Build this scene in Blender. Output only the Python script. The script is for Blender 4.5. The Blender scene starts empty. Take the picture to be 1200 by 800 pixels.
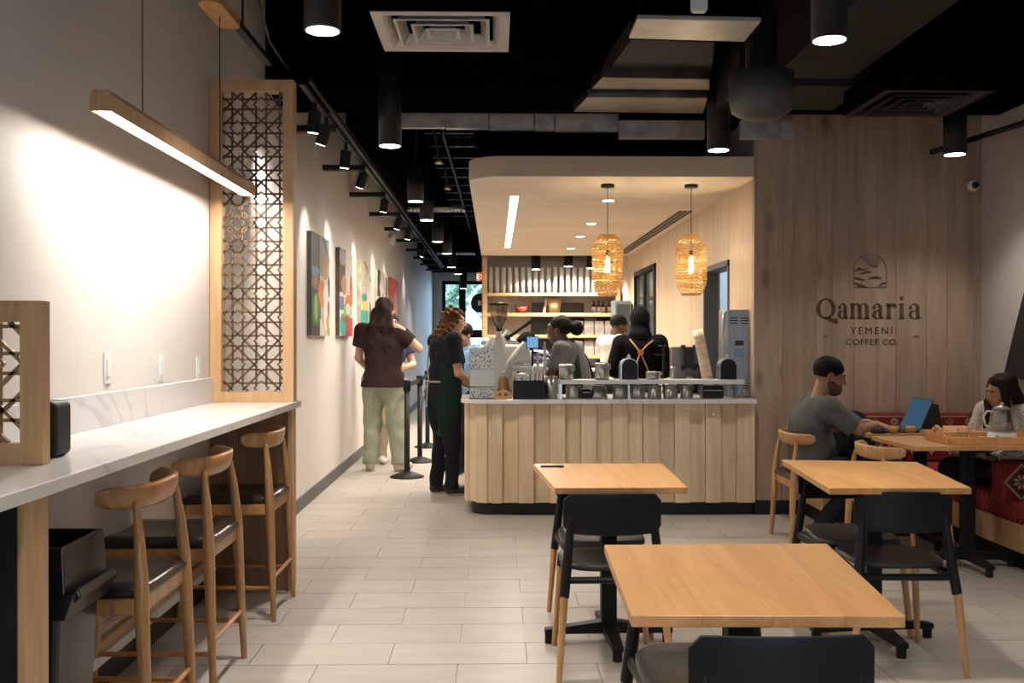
import bpy, bmesh, math, random
import numpy as np
from mathutils import Vector, Matrix, Euler

S = bpy.context.scene
C = S.collection
PI = math.pi
rnd = random.Random(7)
H0, FPX = 1.38, 1167.0                      # eye height, focal length in pixels (1200 px wide frame)

# ---------------------------------------------------------------- camera
cd = bpy.data.cameras.new('camera'); cam = bpy.data.objects.new('camera', cd); C.objects.link(cam)
cd.sensor_width = 36.0; cd.lens = 36.0 * FPX / 1200.0; cd.clip_start = 0.05; cd.clip_end = 300
YAW, PITCH = math.atan(20 / FPX), -math.atan(4 / FPX)
cam.location = (0, 0, H0); cam.rotation_euler = (PI / 2 + PITCH, 0, -YAW)
S.camera = cam
CR = Euler((PI / 2 + PITCH, 0, -YAW)).to_matrix()
def ray(px, py): return CR @ Vector(((px - 600) / FPX, -(py - 400) / FPX, -1))
def onY(px, py, Y): d = ray(px, py); return Vector((0, 0, H0)) + d * (Y / d.y)
def onX(px, py, X): d = ray(px, py); return Vector((0, 0, H0)) + d * (X / d.x)
def onZ(px, py, z): d = ray(px, py); return Vector((0, 0, H0)) + d * ((z - H0) / d.z)

# ---------------------------------------------------------------- exposure, daylight
S.view_settings.view_transform = 'Standard'; S.view_settings.look = 'None'
S.view_settings.exposure = 0.35; S.view_settings.gamma = 1.0; S.view_settings.use_curve_mapping = False
S.cycles.max_bounces = 8; S.cycles.diffuse_bounces = 4; S.cycles.glossy_bounces = 4
S.cycles.transmission_bounces = 8; S.cycles.transparent_max_bounces = 16
S.cycles.use_denoising = True; S.cycles.sample_clamp_indirect = 4.0
S.cycles.caustics_reflective = False; S.cycles.caustics_refractive = False
w = bpy.data.worlds.new('daylight_sky'); S.world = w; w.use_nodes = True
bg = w.node_tree.nodes['Background']; bg.inputs[0].default_value = (0.62, 0.80, 1.0, 1); bg.inputs[1].default_value = 7.0

def lamp(name, kind, loc, power, color, rot=(0, 0, 0), size=.1, size_y=None, spot=None, blend=.5, parent=None):
    l = bpy.data.lights.new(name, kind); l.energy = power; l.color = color
    if kind == 'AREA':
        l.size = size
        if size_y: l.shape = 'RECTANGLE'; l.size_y = size_y
    elif kind == 'SPOT': l.spot_size = spot; l.spot_blend = blend; l.shadow_soft_size = size
    else: l.shadow_soft_size = size
    o = bpy.data.objects.new(name, l); C.objects.link(o); o.location = loc; o.rotation_euler = rot
    if parent: o.parent = parent
    return o
WARM = (1.0, .85, .68); NEUT = (1.0, .92, .83); COOL = (.92, .95, 1.0)
# portals where daylight enters: street window behind the camera, and the far end window
pf = lamp('street_window_portal', 'AREA', (1.2, -3.4, 1.3), 1, (1, 1, 1), (PI / 2, 0, 0), 1.2, 2.0); pf.data.cycles.is_portal = True
pe = lamp('end_window_portal', 'AREA', (-.55, 24.9, 1.45), 1, (1, 1, 1), (-PI / 2, 0, 0), 1.9, 2.8); pe.data.cycles.is_portal = True

# ---------------------------------------------------------------- materials
MATS = {}
def nodemat(name):
    m = bpy.data.materials.new(name); m.use_nodes = True; nt = m.node_tree
    return m, nt, nt.nodes['Principled BSDF']
def lin(c): return tuple(((v / 12.92) if v <= .04045 else ((v + .055) / 1.055) ** 2.4) for v in c)
def hexc(h): return lin(tuple(int(h[i:i + 2], 16) / 255 for i in (0, 2, 4)))
def plain(name, col, rough=.6, metal=0., noise=0., nscale=20., bump=0., emit=None, estr=0., alpha=1., trans=0., ior=1.45, coat=0., stretch=(1, 1, 1), spec=.5):
    if isinstance(col, str): col = hexc(col)
    m, nt, b = nodemat(name)
    b.inputs['Base Color'].default_value = (*col, 1); b.inputs['Roughness'].default_value = rough
    b.inputs['Metallic'].default_value = metal; b.inputs['Specular IOR Level'].default_value = spec
    if trans: b.inputs['Transmission Weight'].default_value = trans; b.inputs['IOR'].default_value = ior
    if coat: b.inputs['Coat Weight'].default_value = coat
    if alpha < 1: b.inputs['Alpha'].default_value = alpha
    if emit: b.inputs['Emission Color'].default_value = (*(hexc(emit) if isinstance(emit, str) else emit), 1); b.inputs['Emission Strength'].default_value = estr
    tc = nt.nodes.new('ShaderNodeTexCoord'); mp = nt.nodes.new('ShaderNodeMapping'); mp.inputs['Scale'].default_value = stretch
    nt.links.new(tc.outputs['Object'], mp.inputs[0])
    n = nt.nodes.new('ShaderNodeTexNoise'); n.inputs['Scale'].default_value = nscale; n.inputs['Detail'].default_value = 4
    nt.links.new(mp.outputs[0], n.inputs['Vector'])
    if noise:
        r = nt.nodes.new('ShaderNodeValToRGB'); r.color_ramp.elements[0].position = .3; r.color_ramp.elements[1].position = .7
        r.color_ramp.elements[0].color = (*[c * (1 - noise) for c in col], 1); r.color_ramp.elements[1].color = (*[min(1, c * (1 + noise)) for c in col], 1)
        nt.links.new(n.outputs['Fac'], r.inputs[0]); nt.links.new(r.outputs[0], b.inputs['Base Color'])
    if bump:
        bp = nt.nodes.new('ShaderNodeBump'); bp.inputs['Strength'].default_value = bump; bp.inputs['Distance'].default_value = .004
        nt.links.new(n.outputs['Fac'], bp.inputs['Height']); nt.links.new(bp.outputs[0], b.inputs['Normal'])
    MATS[name] = m; return m
def wood(name, c1, c2, axis='Z', scale=1., rough=.45, vary=.12, knots=0., coat=0.):
    c1, c2 = hexc(c1), hexc(c2)
    m, nt, b = nodemat(name); N, L = nt.nodes.new, nt.links.new
    tc = N('ShaderNodeTexCoord'); oi = N('ShaderNodeObjectInfo')
    mul = N('ShaderNodeVectorMath'); mul.operation = 'SCALE'; mul.inputs[0].default_value = (37, 53, 71); L(oi.outputs['Random'], mul.inputs['Scale'])
    add = N('ShaderNodeVectorMath'); L(tc.outputs['Object'], add.inputs[0]); L(mul.outputs[0], add.inputs[1])
    mp = N('ShaderNodeMapping'); st = {'X': (1.2, 14, 14), 'Y': (14, 1.2, 14), 'Z': (14, 14, 1.2)}[axis]
    mp.inputs['Scale'].default_value = [s * scale for s in st]; L(add.outputs[0], mp.inputs[0])
    n = N('ShaderNodeTexNoise'); n.inputs['Scale'].default_value = 1.6; n.inputs['Detail'].default_value = 6; n.inputs['Distortion'].default_value = .7; L(mp.outputs[0], n.inputs['Vector'])
    n2 = N('ShaderNodeTexNoise'); n2.inputs['Scale'].default_value = 9; n2.inputs['Detail'].default_value = 3; L(mp.outputs[0], n2.inputs['Vector'])
    mx = N('ShaderNodeMath'); mx.operation = 'MULTIPLY_ADD'; mx.inputs[1].default_value = .3; L(n2.outputs['Fac'], mx.inputs[0]); L(n.outputs['Fac'], mx.inputs[2])
    r = N('ShaderNodeValToRGB'); r.color_ramp.elements[0].position = .45; r.color_ramp.elements[1].position = .82
    r.color_ramp.elements[0].color = (*c2, 1); r.color_ramp.elements[1].color = (*c1, 1); L(mx.outputs[0], r.inputs[0])
    hs = N('ShaderNodeHueSaturation')
    v = N('ShaderNodeMapRange'); v.inputs['To Min'].default_value = 1 - vary; v.inputs['To Max'].default_value = 1 + vary
    L(oi.outputs['Random'], v.inputs['Value']); L(v.outputs[0], hs.inputs['Value']); L(r.outputs[0], hs.inputs['Color'])
    out = hs.outputs[0]
    if knots:
        km = N('ShaderNodeMapping'); kst = {'X': (.7, 2.2, 2.2), 'Y': (2.2, .7, 2.2), 'Z': (3.2, 3.2, 1.5)}[axis]; km.inputs['Scale'].default_value = kst; L(add.outputs[0], km.inputs[0])
        vo = N('ShaderNodeTexVoronoi'); vo.inputs['Scale'].default_value = 1.; L(km.outputs[0], vo.inputs['Vector'])
        kr = N('ShaderNodeMapRange'); kr.inputs['From Min'].default_value = .03; kr.inputs['From Max'].default_value = .16; kr.inputs['To Min'].default_value = knots; kr.inputs['To Max'].default_value = 0; L(vo.outputs['Distance'], kr.inputs['Value'])
        kx = N('ShaderNodeMixRGB'); kx.inputs['Color2'].default_value = (*[c * .25 for c in c2], 1); L(kr.outputs[0], kx.inputs[0]); L(out, kx.inputs['Color1']); out = kx.outputs[0]
    L(out, b.inputs['Base Color']); b.inputs['Roughness'].default_value = rough
    if coat: b.inputs['Coat Weight'].default_value = coat; b.inputs['Coat Roughness'].default_value = .3
    bp = N('ShaderNodeBump'); bp.inputs['Strength'].default_value = .12; bp.inputs['Distance'].default_value = .003; L(mx.outputs[0], bp.inputs['Height']); L(bp.outputs[0], b.inputs['Normal'])
    MATS[name] = m; return m
def glow(name, col, strength):
    m = bpy.data.materials.new(name); m.use_nodes = True; nt = m.node_tree; nt.nodes.clear()
    e = nt.nodes.new('ShaderNodeEmission'); e.inputs[0].default_value = (*col, 1); e.inputs[1].default_value = strength
    o = nt.nodes.new('ShaderNodeOutputMaterial'); nt.links.new(e.outputs[0], o.inputs[0]); return m
def glassy(name, tint=(.95, .98, 1), op=.12, rough=.05):
    m = bpy.data.materials.new(name); m.use_nodes = True; nt = m.node_tree; nt.nodes.clear(); N = nt.nodes.new
    t = N('ShaderNodeBsdfTransparent'); t.inputs[0].default_value = (*tint, 1); g = N('ShaderNodeBsdfGlossy'); g.inputs[1].default_value = rough
    fr = N('ShaderNodeLayerWeight'); fr.inputs[0].default_value = .5; pw = N('ShaderNodeMath'); pw.operation = 'POWER'; pw.inputs[1].default_value = 3; nt.links.new(fr.outputs['Facing'], pw.inputs[0]); ad = N('ShaderNodeMath'); ad.operation = 'MULTIPLY_ADD'; ad.inputs[1].default_value = .45; ad.inputs[2].default_value = op; nt.links.new(pw.outputs[0], ad.inputs[0])
    mx = N('ShaderNodeMixShader'); nt.links.new(ad.outputs[0], mx.inputs[0]); nt.links.new(t.outputs[0], mx.inputs[1]); nt.links.new(g.outputs[0], mx.inputs[2])
    o = N('ShaderNodeOutputMaterial'); nt.links.new(mx.outputs[0], o.inputs[0]); return m

M = {}
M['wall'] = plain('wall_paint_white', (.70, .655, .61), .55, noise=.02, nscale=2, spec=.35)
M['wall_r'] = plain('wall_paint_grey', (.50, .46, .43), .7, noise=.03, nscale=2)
M['end'] = plain('end_wall_paint', (.62, .60, .58), .7)
M['black'] = plain('ceiling_black_paint', (.0022, .0022, .0025), .95, noise=.3, nscale=6, spec=.0)
M['blackmetal'] = plain('black_metal', (.008, .009, .010), .5, noise=.15, nscale=12, spec=.25)
M['blackplastic'] = plain('black_plastic', (.0075, .0085, .0105), .5, noise=.1, nscale=30, spec=.3)
M['binplastic'] = plain('bin_plastic', (.012, .013, .016), .3, noise=.2, nscale=9)
M['toe'] = plain('black_toe_kick', (.008, .009, .010), .5, noise=.15, nscale=15)
M['base'] = plain('grey_baseboard', (.085, .085, .09), .55, noise=.1, nscale=20)
M['duct'] = plain('galvanised_duct', (.13, .11, .09), .33, metal=.9, noise=.35, nscale=7, bump=.1)
M['ductdark'] = plain('dark_duct', (.016, .014, .013), .6, metal=.0, spec=.2, noise=.3, nscale=5, bump=.1)
M['steel'] = plain('brushed_steel', (.55, .53, .50), .28, metal=1., noise=.15, nscale=12, stretch=(1, 1, 12))
M['steelblue'] = plain('boiler_steel', (.42, .47, .52), .38, metal=.85, noise=.12, nscale=9, stretch=(8, 8, 1))
M['marble'] = plain('white_quartz', (.80, .79, .78), .18, noise=.05, nscale=4, coat=.2)
M['white'] = plain('white_enamel', (.76, .76, .74), .3, noise=.03, nscale=20)
M['whitemetal'] = plain('vent_white_metal', (.42, .40, .37), .4, metal=.3, noise=.12, nscale=10)
M['grout'] = plain('floor_grout', (.34, .32, .30), .9, noise=.1, nscale=30)
M['leather'] = plain('dark_brown_leather', (.022, .015, .012), .28, noise=.3, nscale=18, bump=.3, coat=.15)
M['lens'] = glow('downlight_glow', (1, .95, .88), 14)
M['lensw'] = glow('linear_light_glow', (1, .90, .76), 9)
M['lenss'] = glow('soffit_linear_glow', (1, .93, .80), 8)
M['bulb'] = glow('bulb_glow', (1, .80, .50), 25)
M['sheet'] = plain('pale_sheet_metal', (.42, .39, .36), .45, metal=.25, noise=.3, nscale=9)
M['glass'] = glassy('clear_glass', (.97, .98, .98), .02); M['hopper'] = glassy('hopper_glass', (.80, .74, .68), .16); M['pane'] = glassy('window_glass', (.92, .98, 1.), .03)
M['oak_table'] = wood('oak_tabletop', 'dca66a', 'c98f57', 'Y', 1., .42, .05, coat=.15)
M['oak_edge'] = wood('oak_edge', 'b08a66', '94704f', 'X', 1., .5, .05)
M['oak_leg'] = wood('oak_leg', 'cf9f6b', 'b58450', 'Z', 1.5, .45, .06)
M['oak_stool'] = wood('oak_stool', 'b98a58', '9a6d40', 'Z', 1.5, .33, .06, coat=.25)
M['oak_back'] = wood('oak_stool_back', 'b9793e', '955a28', 'Y', 1.5, .28, .05, coat=.3)
M['oak_frame'] = wood('oak_frame', 'c5a078', 'b38d62', 'Z', 1., .5, .05)
M['oak_light'] = wood('counter_oak', 'f0dab8', 'dfc29a', 'Z', .8, .5, .10, knots=.10)
M['oak_wall'] = wood('wall_oak_grey', 'b09a85', '97816d', 'Z', .5, .6, .05, knots=.6)
M['oak_side'] = wood('side_wall_oak', 'dec8ac', 'ccb192', 'Z', .6, .55, .06, knots=.1)
M['soffit'] = wood('soffit_oak', 'dccbb6', 'd2bfa8', 'X', .35, .55, .04)
M['oak_shelf'] = wood('shelf_oak', 'd8b888', 'c4a070', 'X', 1., .5, .04)
M['panel_brown'] = wood('brown_panel', '8a6a4a', '735538', 'Z', .8, .5, .03)
M['lattice'] = wood('lattice_wood', '6c5238', '56402b', 'Z', 2., .5, .03)
M['lattice2'] = wood('lattice_wood_pale', 'a58258', '8a6a42', 'Z', 2., .5, .03)
M['rattan'] = plain('woven_rattan', (.84, .58, .28), .6, noise=.25, nscale=60)
M['engrave'] = plain('engraved_letters', (.085, .045, .024), .7)

def tilemat():
    m, nt, b = nodemat('floor_tile'); N, L = nt.nodes.new, nt.links.new
    tc = N('ShaderNodeTexCoord'); oi = N('ShaderNodeObjectInfo')
    mul = N('ShaderNodeVectorMath'); mul.operation = 'SCALE'; mul.inputs[0].default_value = (31, 17, 5); L(oi.outputs['Random'], mul.inputs['Scale'])
    add = N('ShaderNodeVectorMath'); L(tc.outputs['Object'], add.inputs[0]); L(mul.outputs[0], add.inputs[1])
    mp = N('ShaderNodeMapping'); mp.inputs['Scale'].default_value = (1.2, 4, 1); L(add.outputs[0], mp.inputs[0])
    n = N('ShaderNodeTexNoise'); n.inputs['Scale'].default_value = 2.2; n.inputs['Detail'].default_value = 7; L(mp.outputs[0], n.inputs['Vector'])
    r = N('ShaderNodeValToRGB'); r.color_ramp.elements[0].position = .3; r.color_ramp.elements[1].position = .75
    r.color_ramp.elements[0].color = (*hexc('a9a198'), 1); r.color_ramp.elements[1].color = (*hexc('b8b0a6'), 1); L(n.outputs['Fac'], r.inputs[0])
    hs = N('ShaderNodeHueSaturation'); v = N('ShaderNodeMapRange'); v.inputs['To Min'].default_value = .97; v.inputs['To Max'].default_value = 1.03
    L(oi.outputs['Random'], v.inputs['Value']); L(v.outputs[0], hs.inputs['Value']); L(r.outputs[0], hs.inputs['Color']); L(hs.outputs[0], b.inputs['Base Color'])
    b.inputs['Roughness'].default_value = .42; b.inputs['Specular IOR Level'].default_value = .4
    return m
M['tile'] = tilemat()

# ---------------------------------------------------------------- object helpers
def empty(name, loc=(0, 0, 0), rz=0, label=None, cat=None, group=None):
    o = bpy.data.objects.new(name, None); C.objects.link(o); o.location = loc; o.rotation_euler = (0, 0, rz); o.empty_display_size = .1
    if label: o['label'] = label
    if cat: o['category'] = cat
    if group: o['group'] = group
    return o
def tag(o, label=None, cat=None, group=None, kind=None):
    if label: o['label'] = label
    if cat: o['category'] = cat
    if group: o['group'] = group
    if kind: o['kind'] = kind
    return o
def copy_tree(o, loc=None, rz=None, label=None, parent=None, group=None):
    c = o.copy(); C.objects.link(c)
    if parent: c.parent = parent
    if loc is not None: c.location = loc
    if rz is not None: c.rotation_euler = (0, 0, rz)
    if label: c['label'] = label
    if group: c['group'] = group
    for ch in list(o.children): copy_tree(ch, parent=c)
    return c
class MB:
    def __init__(s): s.v, s.f, s.smooth = [], [], []
    def add(s, vs, fs, sm=False):
        n = len(s.v); s.v += [tuple(v) for v in vs]; s.f += [tuple(i + n for i in f) for f in fs]; s.smooth += [sm] * len(fs); return s
    def box(s, x0, x1, y0, y1, z0, z1, rot=None, piv=None):
        vs = [Vector((x, y, z)) for z in (z0, z1) for y in (y0, y1) for x in (x0, x1)]
        if rot is not None:
            p = Vector(piv) if piv is not None else Vector(((x0 + x1) / 2, (y0 + y1) / 2, (z0 + z1) / 2)); vs = [p + rot @ (v - p) for v in vs]
        return s.add(vs, [(0, 2, 3, 1), (4, 5, 7, 6), (0, 1, 5, 4), (2, 6, 7, 3), (0, 4, 6, 2), (1, 3, 7, 5)])
    def prism(s, pts, d0, d1, axis='Z'):
        n = len(pts)
        def mk(p, d): return {'Z': (p[0], p[1], d), 'Y': (p[0], d, p[1]), 'X': (d, p[0], p[1])}[axis]
        vs = [mk(p, d0) for p in pts] + [mk(p, d1) for p in pts]
        return s.add(vs, [tuple(range(n))[::-1], tuple(range(n, 2 * n))] + [(i, (i + 1) % n, n + (i + 1) % n, n + i) for i in range(n)])
    def tube(s, pts, rs, seg=10, caps=True, flat=(1, 1), closed=False):
        pts = [Vector(p) for p in pts]; n = len(pts)
        if not hasattr(rs, '__len__'): rs = [rs] * n
        t0 = (pts[1] - pts[0]).normalized(); up = Vector((0, 0, 1)) if abs(t0.z) < .9 else Vector((0, 1, 0))
        a = t0.cross(up).normalized(); vs = []
        for i, p in enumerate(pts):
            if closed: t = (pts[(i + 1) % n] - pts[i - 1]).normalized()
            else: t = (pts[min(i + 1, n - 1)] - pts[max(i - 1, 0)]).normalized()
            a = (a - t * a.dot(t)).normalized(); b = t.cross(a)
            for k in range(seg):
                an = 2 * PI * k / seg; vs.append(p + (a * math.cos(an) * flat[0] + b * math.sin(an) * flat[1]) * rs[i])
        fs = [(i * seg + k, i * seg + (k + 1) % seg, (i + 1) % n * seg + (k + 1) % seg, (i + 1) % n * seg + k) for i in range(n if closed else n - 1) for k in range(seg)]
        s.add(vs, fs, True)
        if caps and not closed: s.add(vs[:seg], [tuple(range(seg))[::-1]]); s.add(vs[-seg:], [tuple(range(seg))])
        return s
    def lathe(s, prof, c=(0, 0, 0), seg=24, sm=True):
        vs = [(c[0] + r * math.cos(2 * PI * k / seg), c[1] + r * math.sin(2 * PI * k / seg), c[2] + z) for r, z in prof for k in range(seg)]
        n = len(prof); fs = [(i * seg + k, i * seg + (k + 1) % seg, (i + 1) * seg + (k + 1) % seg, (i + 1) * seg + k) for i in range(n - 1) for k in range(seg)]
        s.add(vs, fs, sm); s.add(vs[:seg], [tuple(range(seg))[::-1]]); s.add(vs[-seg:], [tuple(range(seg))]); return s
    def obj(s, name, mat, parent=None, bevel=0., world=False, seg=2, subsurf=0, solid=0.):
        me = bpy.data.meshes.new(name); off = Vector((0, 0, 0))
        if world and parent is not None: off = parent.location
        me.from_pydata([tuple(Vector(v) - off) for v in s.v], [], s.f); me.materials.append(mat)
        me.polygons.foreach_set('use_smooth', s.smooth); me.update()
        o = bpy.data.objects.new(name, me); C.objects.link(o)
        if parent is not None: o.parent = parent
        if solid: m = o.modifiers.new('thickness', 'SOLIDIFY'); m.thickness = solid; m.offset = 0
        if bevel: m = o.modifiers.new('bevel', 'BEVEL'); m.width = bevel; m.segments = seg; m.limit_method = 'ANGLE'; m.angle_limit = .7
        if subsurf: m = o.modifiers.new('smooth', 'SUBSURF'); m.levels = m.render_levels = subsurf
        return o
def B(*a, **k): return MB().box(*a, **k)
def struct(name, mb, mat, **k): o = mb.obj(name, mat, **k); o['kind'] = 'structure'; return o
def rrect(x0, x1, y0, y1, r, n=5, corners=(1, 1, 1, 1)):
    out = []
    for (cx, cy, a0, on) in ((x1 - r, y0 + r, -90, corners[1]), (x1 - r, y1 - r, 0, corners[2]), (x0 + r, y1 - r, 90, corners[3]), (x0 + r, y0 + r, 180, corners[0])):
        if not on: out.append((cx + (r if a0 in (-90, 0) else -r), cy + (r if a0 in (0, 90) else -r))); continue
        for i in range(n + 1): a = math.radians(a0 + 90 * i / n); out.append((cx + r * math.cos(a), cy + r * math.sin(a)))
    return out
def rotz(a): return Matrix.Rotation(a, 3, 'Z')

def translucent(m, amt, col):
    nt = m.node_tree; b = nt.nodes['Principled BSDF']; out = nt.nodes['Material Output']; t = nt.nodes.new('ShaderNodeBsdfTranslucent'); t.inputs[0].default_value = (*col, 1)
    x = nt.nodes.new('ShaderNodeMixShader'); x.inputs[0].default_value = amt; nt.links.new(b.outputs[0], x.inputs[1]); nt.links.new(t.outputs[0], x.inputs[2]); nt.links.new(x.outputs[0], out.inputs[0])
translucent(M['rattan'], .72, (1., .78, .42))

def veins(m):
    nt = m.node_tree; b = nt.nodes['Principled BSDF']; N, L = nt.nodes.new, nt.links.new; tc = N('ShaderNodeTexCoord'); n = N('ShaderNodeTexNoise'); n.inputs['Scale'].default_value = 1.1; n.inputs['Detail'].default_value = 8; n.inputs['Distortion'].default_value = 1.2; L(tc.outputs['Object'], n.inputs['Vector'])
    a = N('ShaderNodeMath'); a.operation = 'SUBTRACT'; a.inputs[1].default_value = .5; L(n.outputs['Fac'], a.inputs[0]); c = N('ShaderNodeMath'); c.operation = 'ABSOLUTE'; L(a.outputs[0], c.inputs[0])
    r = N('ShaderNodeValToRGB'); r.color_ramp.elements[0].color = (.62, .61, .605, 1); r.color_ramp.elements[1].position = .022; r.color_ramp.elements[1].color = (.76, .75, .74, 1); L(c.outputs[0], r.inputs[0]); L(r.outputs[0], b.inputs['Base Color'])
veins(M['marble'])

# ================================================================ THE SETTING
XL, XR, YW, YS, YB = -1.56, 3.82, 7.76, 15.3, 16.6     # left wall, right wall, branded wall, soffit end, service back wall
XS = 2.06                                              # service side wall
# floor: slab of grout, tiles laid on it
floor = struct('floor', B(-1.8, 4.2, -3.5, 25.3, -.12, -.004), M['grout'])
TW, TD, G = .589, .2945, .0035
tile_me = None; nt_ = 0
far_tiles = MB()
yrow0 = 3.62
for r in range(0, 74):
    y0 = yrow0 + r * TD
    x0 = -1.56 - (TW / 2 if r % 2 else 0) - .07
    xmax = XR if y0 < YW - .1 else (.35 if y0 > 9.6 else -.05)
    i = 0
    while x0 + i * TW < xmax:
        a, b_ = max(x0 + i * TW, XL + .001), min(x0 + (i + 1) * TW, XR - .001); i += 1
        if b_ - a < .05: continue
        if r <= 25 and (y0 < 8.3 or a < -.3) and nt_ < 292:
            if b_ - a > TW - .01:
                if tile_me is None:
                    o = B(-TW / 2 + G / 2, TW / 2 - G / 2, -TD / 2 + G / 2, TD / 2 - G / 2, -.006, .002).obj('tile', M['tile'], floor, bevel=0.); tile_me = o.data
                else: o = bpy.data.objects.new('tile', tile_me); C.objects.link(o); o.parent = floor
                o.location = ((a + b_) / 2, y0 + TD / 2, rnd.uniform(-.0004, .0004))
            else:
                o = B(a + G / 2, b_ - G / 2, y0 + G / 2, y0 + TD - G / 2, -.006, .002).obj('tile', M['tile'], floor)
            nt_ += 1
        else: far_tiles.box(a + G / 2, b_ - G / 2, y0 + G / 2, y0 + TD - G / 2, -.006, .002)
for r in range(1, 25):                                  # behind and beneath the camera
    y0 = yrow0 - r * TD
    for i in range(10):
        a = -1.56 + i * TW - (.29 if r % 2 else 0); a, b_ = max(a, XL + .001), min(a + TW, XR - .001)
        if b_ - a > .05: far_tiles.box(a + G / 2, b_ - G / 2, y0 + G / 2, y0 + TD - G / 2, -.006, .002)
for r in range(26):
    far_tiles.box(-.04, XS, 8.0 + r * .33, 8.32 + r * .33, -.006, .0015)
o = far_tiles.obj('floor_tiles_beyond', M['tile'], floor); o['kind'] = 'stuff'

struct('wall_left', B(XL - .15, XL, -3.5, 25.2, 0, 4.3), M['wall'])
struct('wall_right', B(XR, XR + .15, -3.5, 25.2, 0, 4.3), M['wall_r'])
struct('wall_corridor_right', B(2.25, 2.4, YB, 25.1, 0, 4.3), M['wall'])
# unseen street side behind the camera, its window narrowed to cut the daylight
wf = struct('wall_street', B(-1.7, -1.1, -3.55, -3.4, 0, 4.3).box(3.5, 4.0, -3.55, -3.4, 0, 4.3).box(-1.1, 3.5, -3.55, -3.4, 2.3, 4.3).box(-1.1, .6, -3.55, -3.4, 0, 2.3).box(1.8, 3.5, -3.55, -3.4, 0, 2.3).box(.3, 2.1, -3.55, -3.4, 0, .3), M['wall'])
struct('window_1', B(.3, 2.1, -3.5, -3.45, .3, .36).box(.3, 2.1, -3.5, -3.45, 2.24, 2.3).box(1.17, 1.23, -3.5, -3.45, .36, 2.24), M['blackmetal'])
# end wall round the far window
ex0, ex1, ez1 = onY(518, 400, 25).x, .42, onY(530, 329, 25).z
struct('wall_end', B(XL, ex0, 25, 25.2, 0, 4.3).box(ex0, ex1, 25, 25.2, ez1, 4.3).box(ex1, 2.4, 25, 25.2, 0, 4.3), M['end'])
win = tag(empty('window_2', (ex0, 25.05, 0)), kind='structure')
f_ = MB()
zt = onY(530, 391, 25).z
for (a, b_, c_, d_) in ((ex0, ex0 + .09, 0, ez1), (onY(541, 1, 25).x - .07, onY(541, 1, 25).x + .1, 0, ez1), (ex1 - .06, ex1, 0, ez1), (ex0, ex1, ez1 - .09, ez1), (onY(541, 1, 25).x, ex1, zt - .1, zt + .1), (ex0, ex1, 0, .12)):
    f_.box(a, b_, 25.0, 25.09, c_, d_)
f_.obj('window_frame', M['blackmetal'], win, world=True)
B(ex0 + .09, onY(541, 1, 25).x - .07, 25.04, 25.05, .12, ez1 - .09).obj('pane', M['pane'], win, world=True)
B(onY(541, 1, 25).x + .1, ex1 - .06, 25.04, 25.05, zt + .1, ez1 - .09).obj('pane', M['pane'], win, world=True)
B(onY(541, 1, 25).x + .1, ex1 - .06, 25.04, 25.05, .12, zt - .1).obj('pane', M['pane'], win, world=True)
# black deck ceiling, transverse beam
struct('ceiling', B(-1.8, 4.2, -3.55, 9.2, 4.3, 4.45).box(-1.8, 4.2, 9.2, 20, 4.3, 4.45).box(-1.8, 4.2, 20, 25.3, 3.02, 4.45), M['black'])
struct('trim_1', B(XL, XR, 6.8, 7.5, 3.07, 4.3), M['black'])
struct('trim_2', B(-1.12, -.78, 7.5, 24, 2.98, 3.5), M['black'])
struct('baseboard_left', B(XL, XL + .014, 5.62, 25, 0, .11), M['base'])
struct('baseboard_right', B(XR - .014, XR, -3.4, 1, 0, .11), M['toe'])
# deck ribs and bar joists over the aisle
rib = MB()
for k in range(16): rib.box(-.75, -.23, 8.4 + k * .72, 8.46 + k * .72, 3.55, 3.62).box(-.75, -.23, 8.4 + k * .72, 8.46 + k * .72, 3.95, 4.02)
for k in range(16):
    y = 8.43 + k * .72
    for j in range(4): rib.tube([(-.75 + j * .13, y, 3.6), (-.685 + j * .13, y, 3.98)], .012, 5).tube([(-.685 + j * .13, y, 3.98), (-.62 + j * .13, y, 3.6)], .012, 5)
tag(rib.obj('bar_joist', M['blackmetal']), 'black open web roof joists above the corridor', kind='stuff')
for k in range(3):
    y = 8.9 + k * 1.45
    for j in range(4): o = B(-.70 + j * .11, -.62 + j * .11, y, y + .8, 4.12, 4.16).obj('deck_strip', plain('deck_grey', (.30, .33, .38), .6) if (k, j) == (0, 0) else bpy.data.materials['deck_grey'], bpy.data.objects['ceiling'])
for k in range(10):
    y = .2 + k * .66; B(-1.55, XR, y, y + .08, 4.1, 4.3).obj('joist', M['black'], bpy.data.objects['ceiling'])
# service side wall, oak planks with a window and a doorway
ws = tag(empty('wall_service', (XS, YW, 0)), kind='structure')
def plank_x(y0, y1, z0, z1):
    B(XS, XS + .03, y0 + .002, y1 - .002, z0, z1).obj('plank', M['oak_side'], ws, world=True, bevel=.0015, seg=1)
SZ = 2.655
dy0, dy1, dz1 = 8.72, 9.78, 2.07
wy0, wy1, wz0, wz1 = 12.7, 14.6, .95, 2.34
segs = [(YW + .12, 7.98), (7.98, 8.35), (8.35, dy0), (dy0, 9.2, dz1, SZ), (9.2, dy1, dz1, SZ), (dy1, 10.1), (10.1, 10.45), (10.45, 10.8), (10.8, 11.2), (11.2, 11.55), (11.55, 11.9), (11.9, 12.3), (12.3, wy0),
        (wy0, 13.3, wz1, SZ), (13.3, 14, wz1, SZ), (14, wy1, wz1, SZ), (wy0, 13.3, 0, wz0), (13.3, 14, 0, wz0), (14, wy1, 0, wz0), (wy1, 15), (15, YS + .1)]
for s_ in segs: plank_x(s_[0], s_[1], s_[2] if len(s_) > 2 else 0, s_[3] if len(s_) > 2 else SZ)
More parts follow.
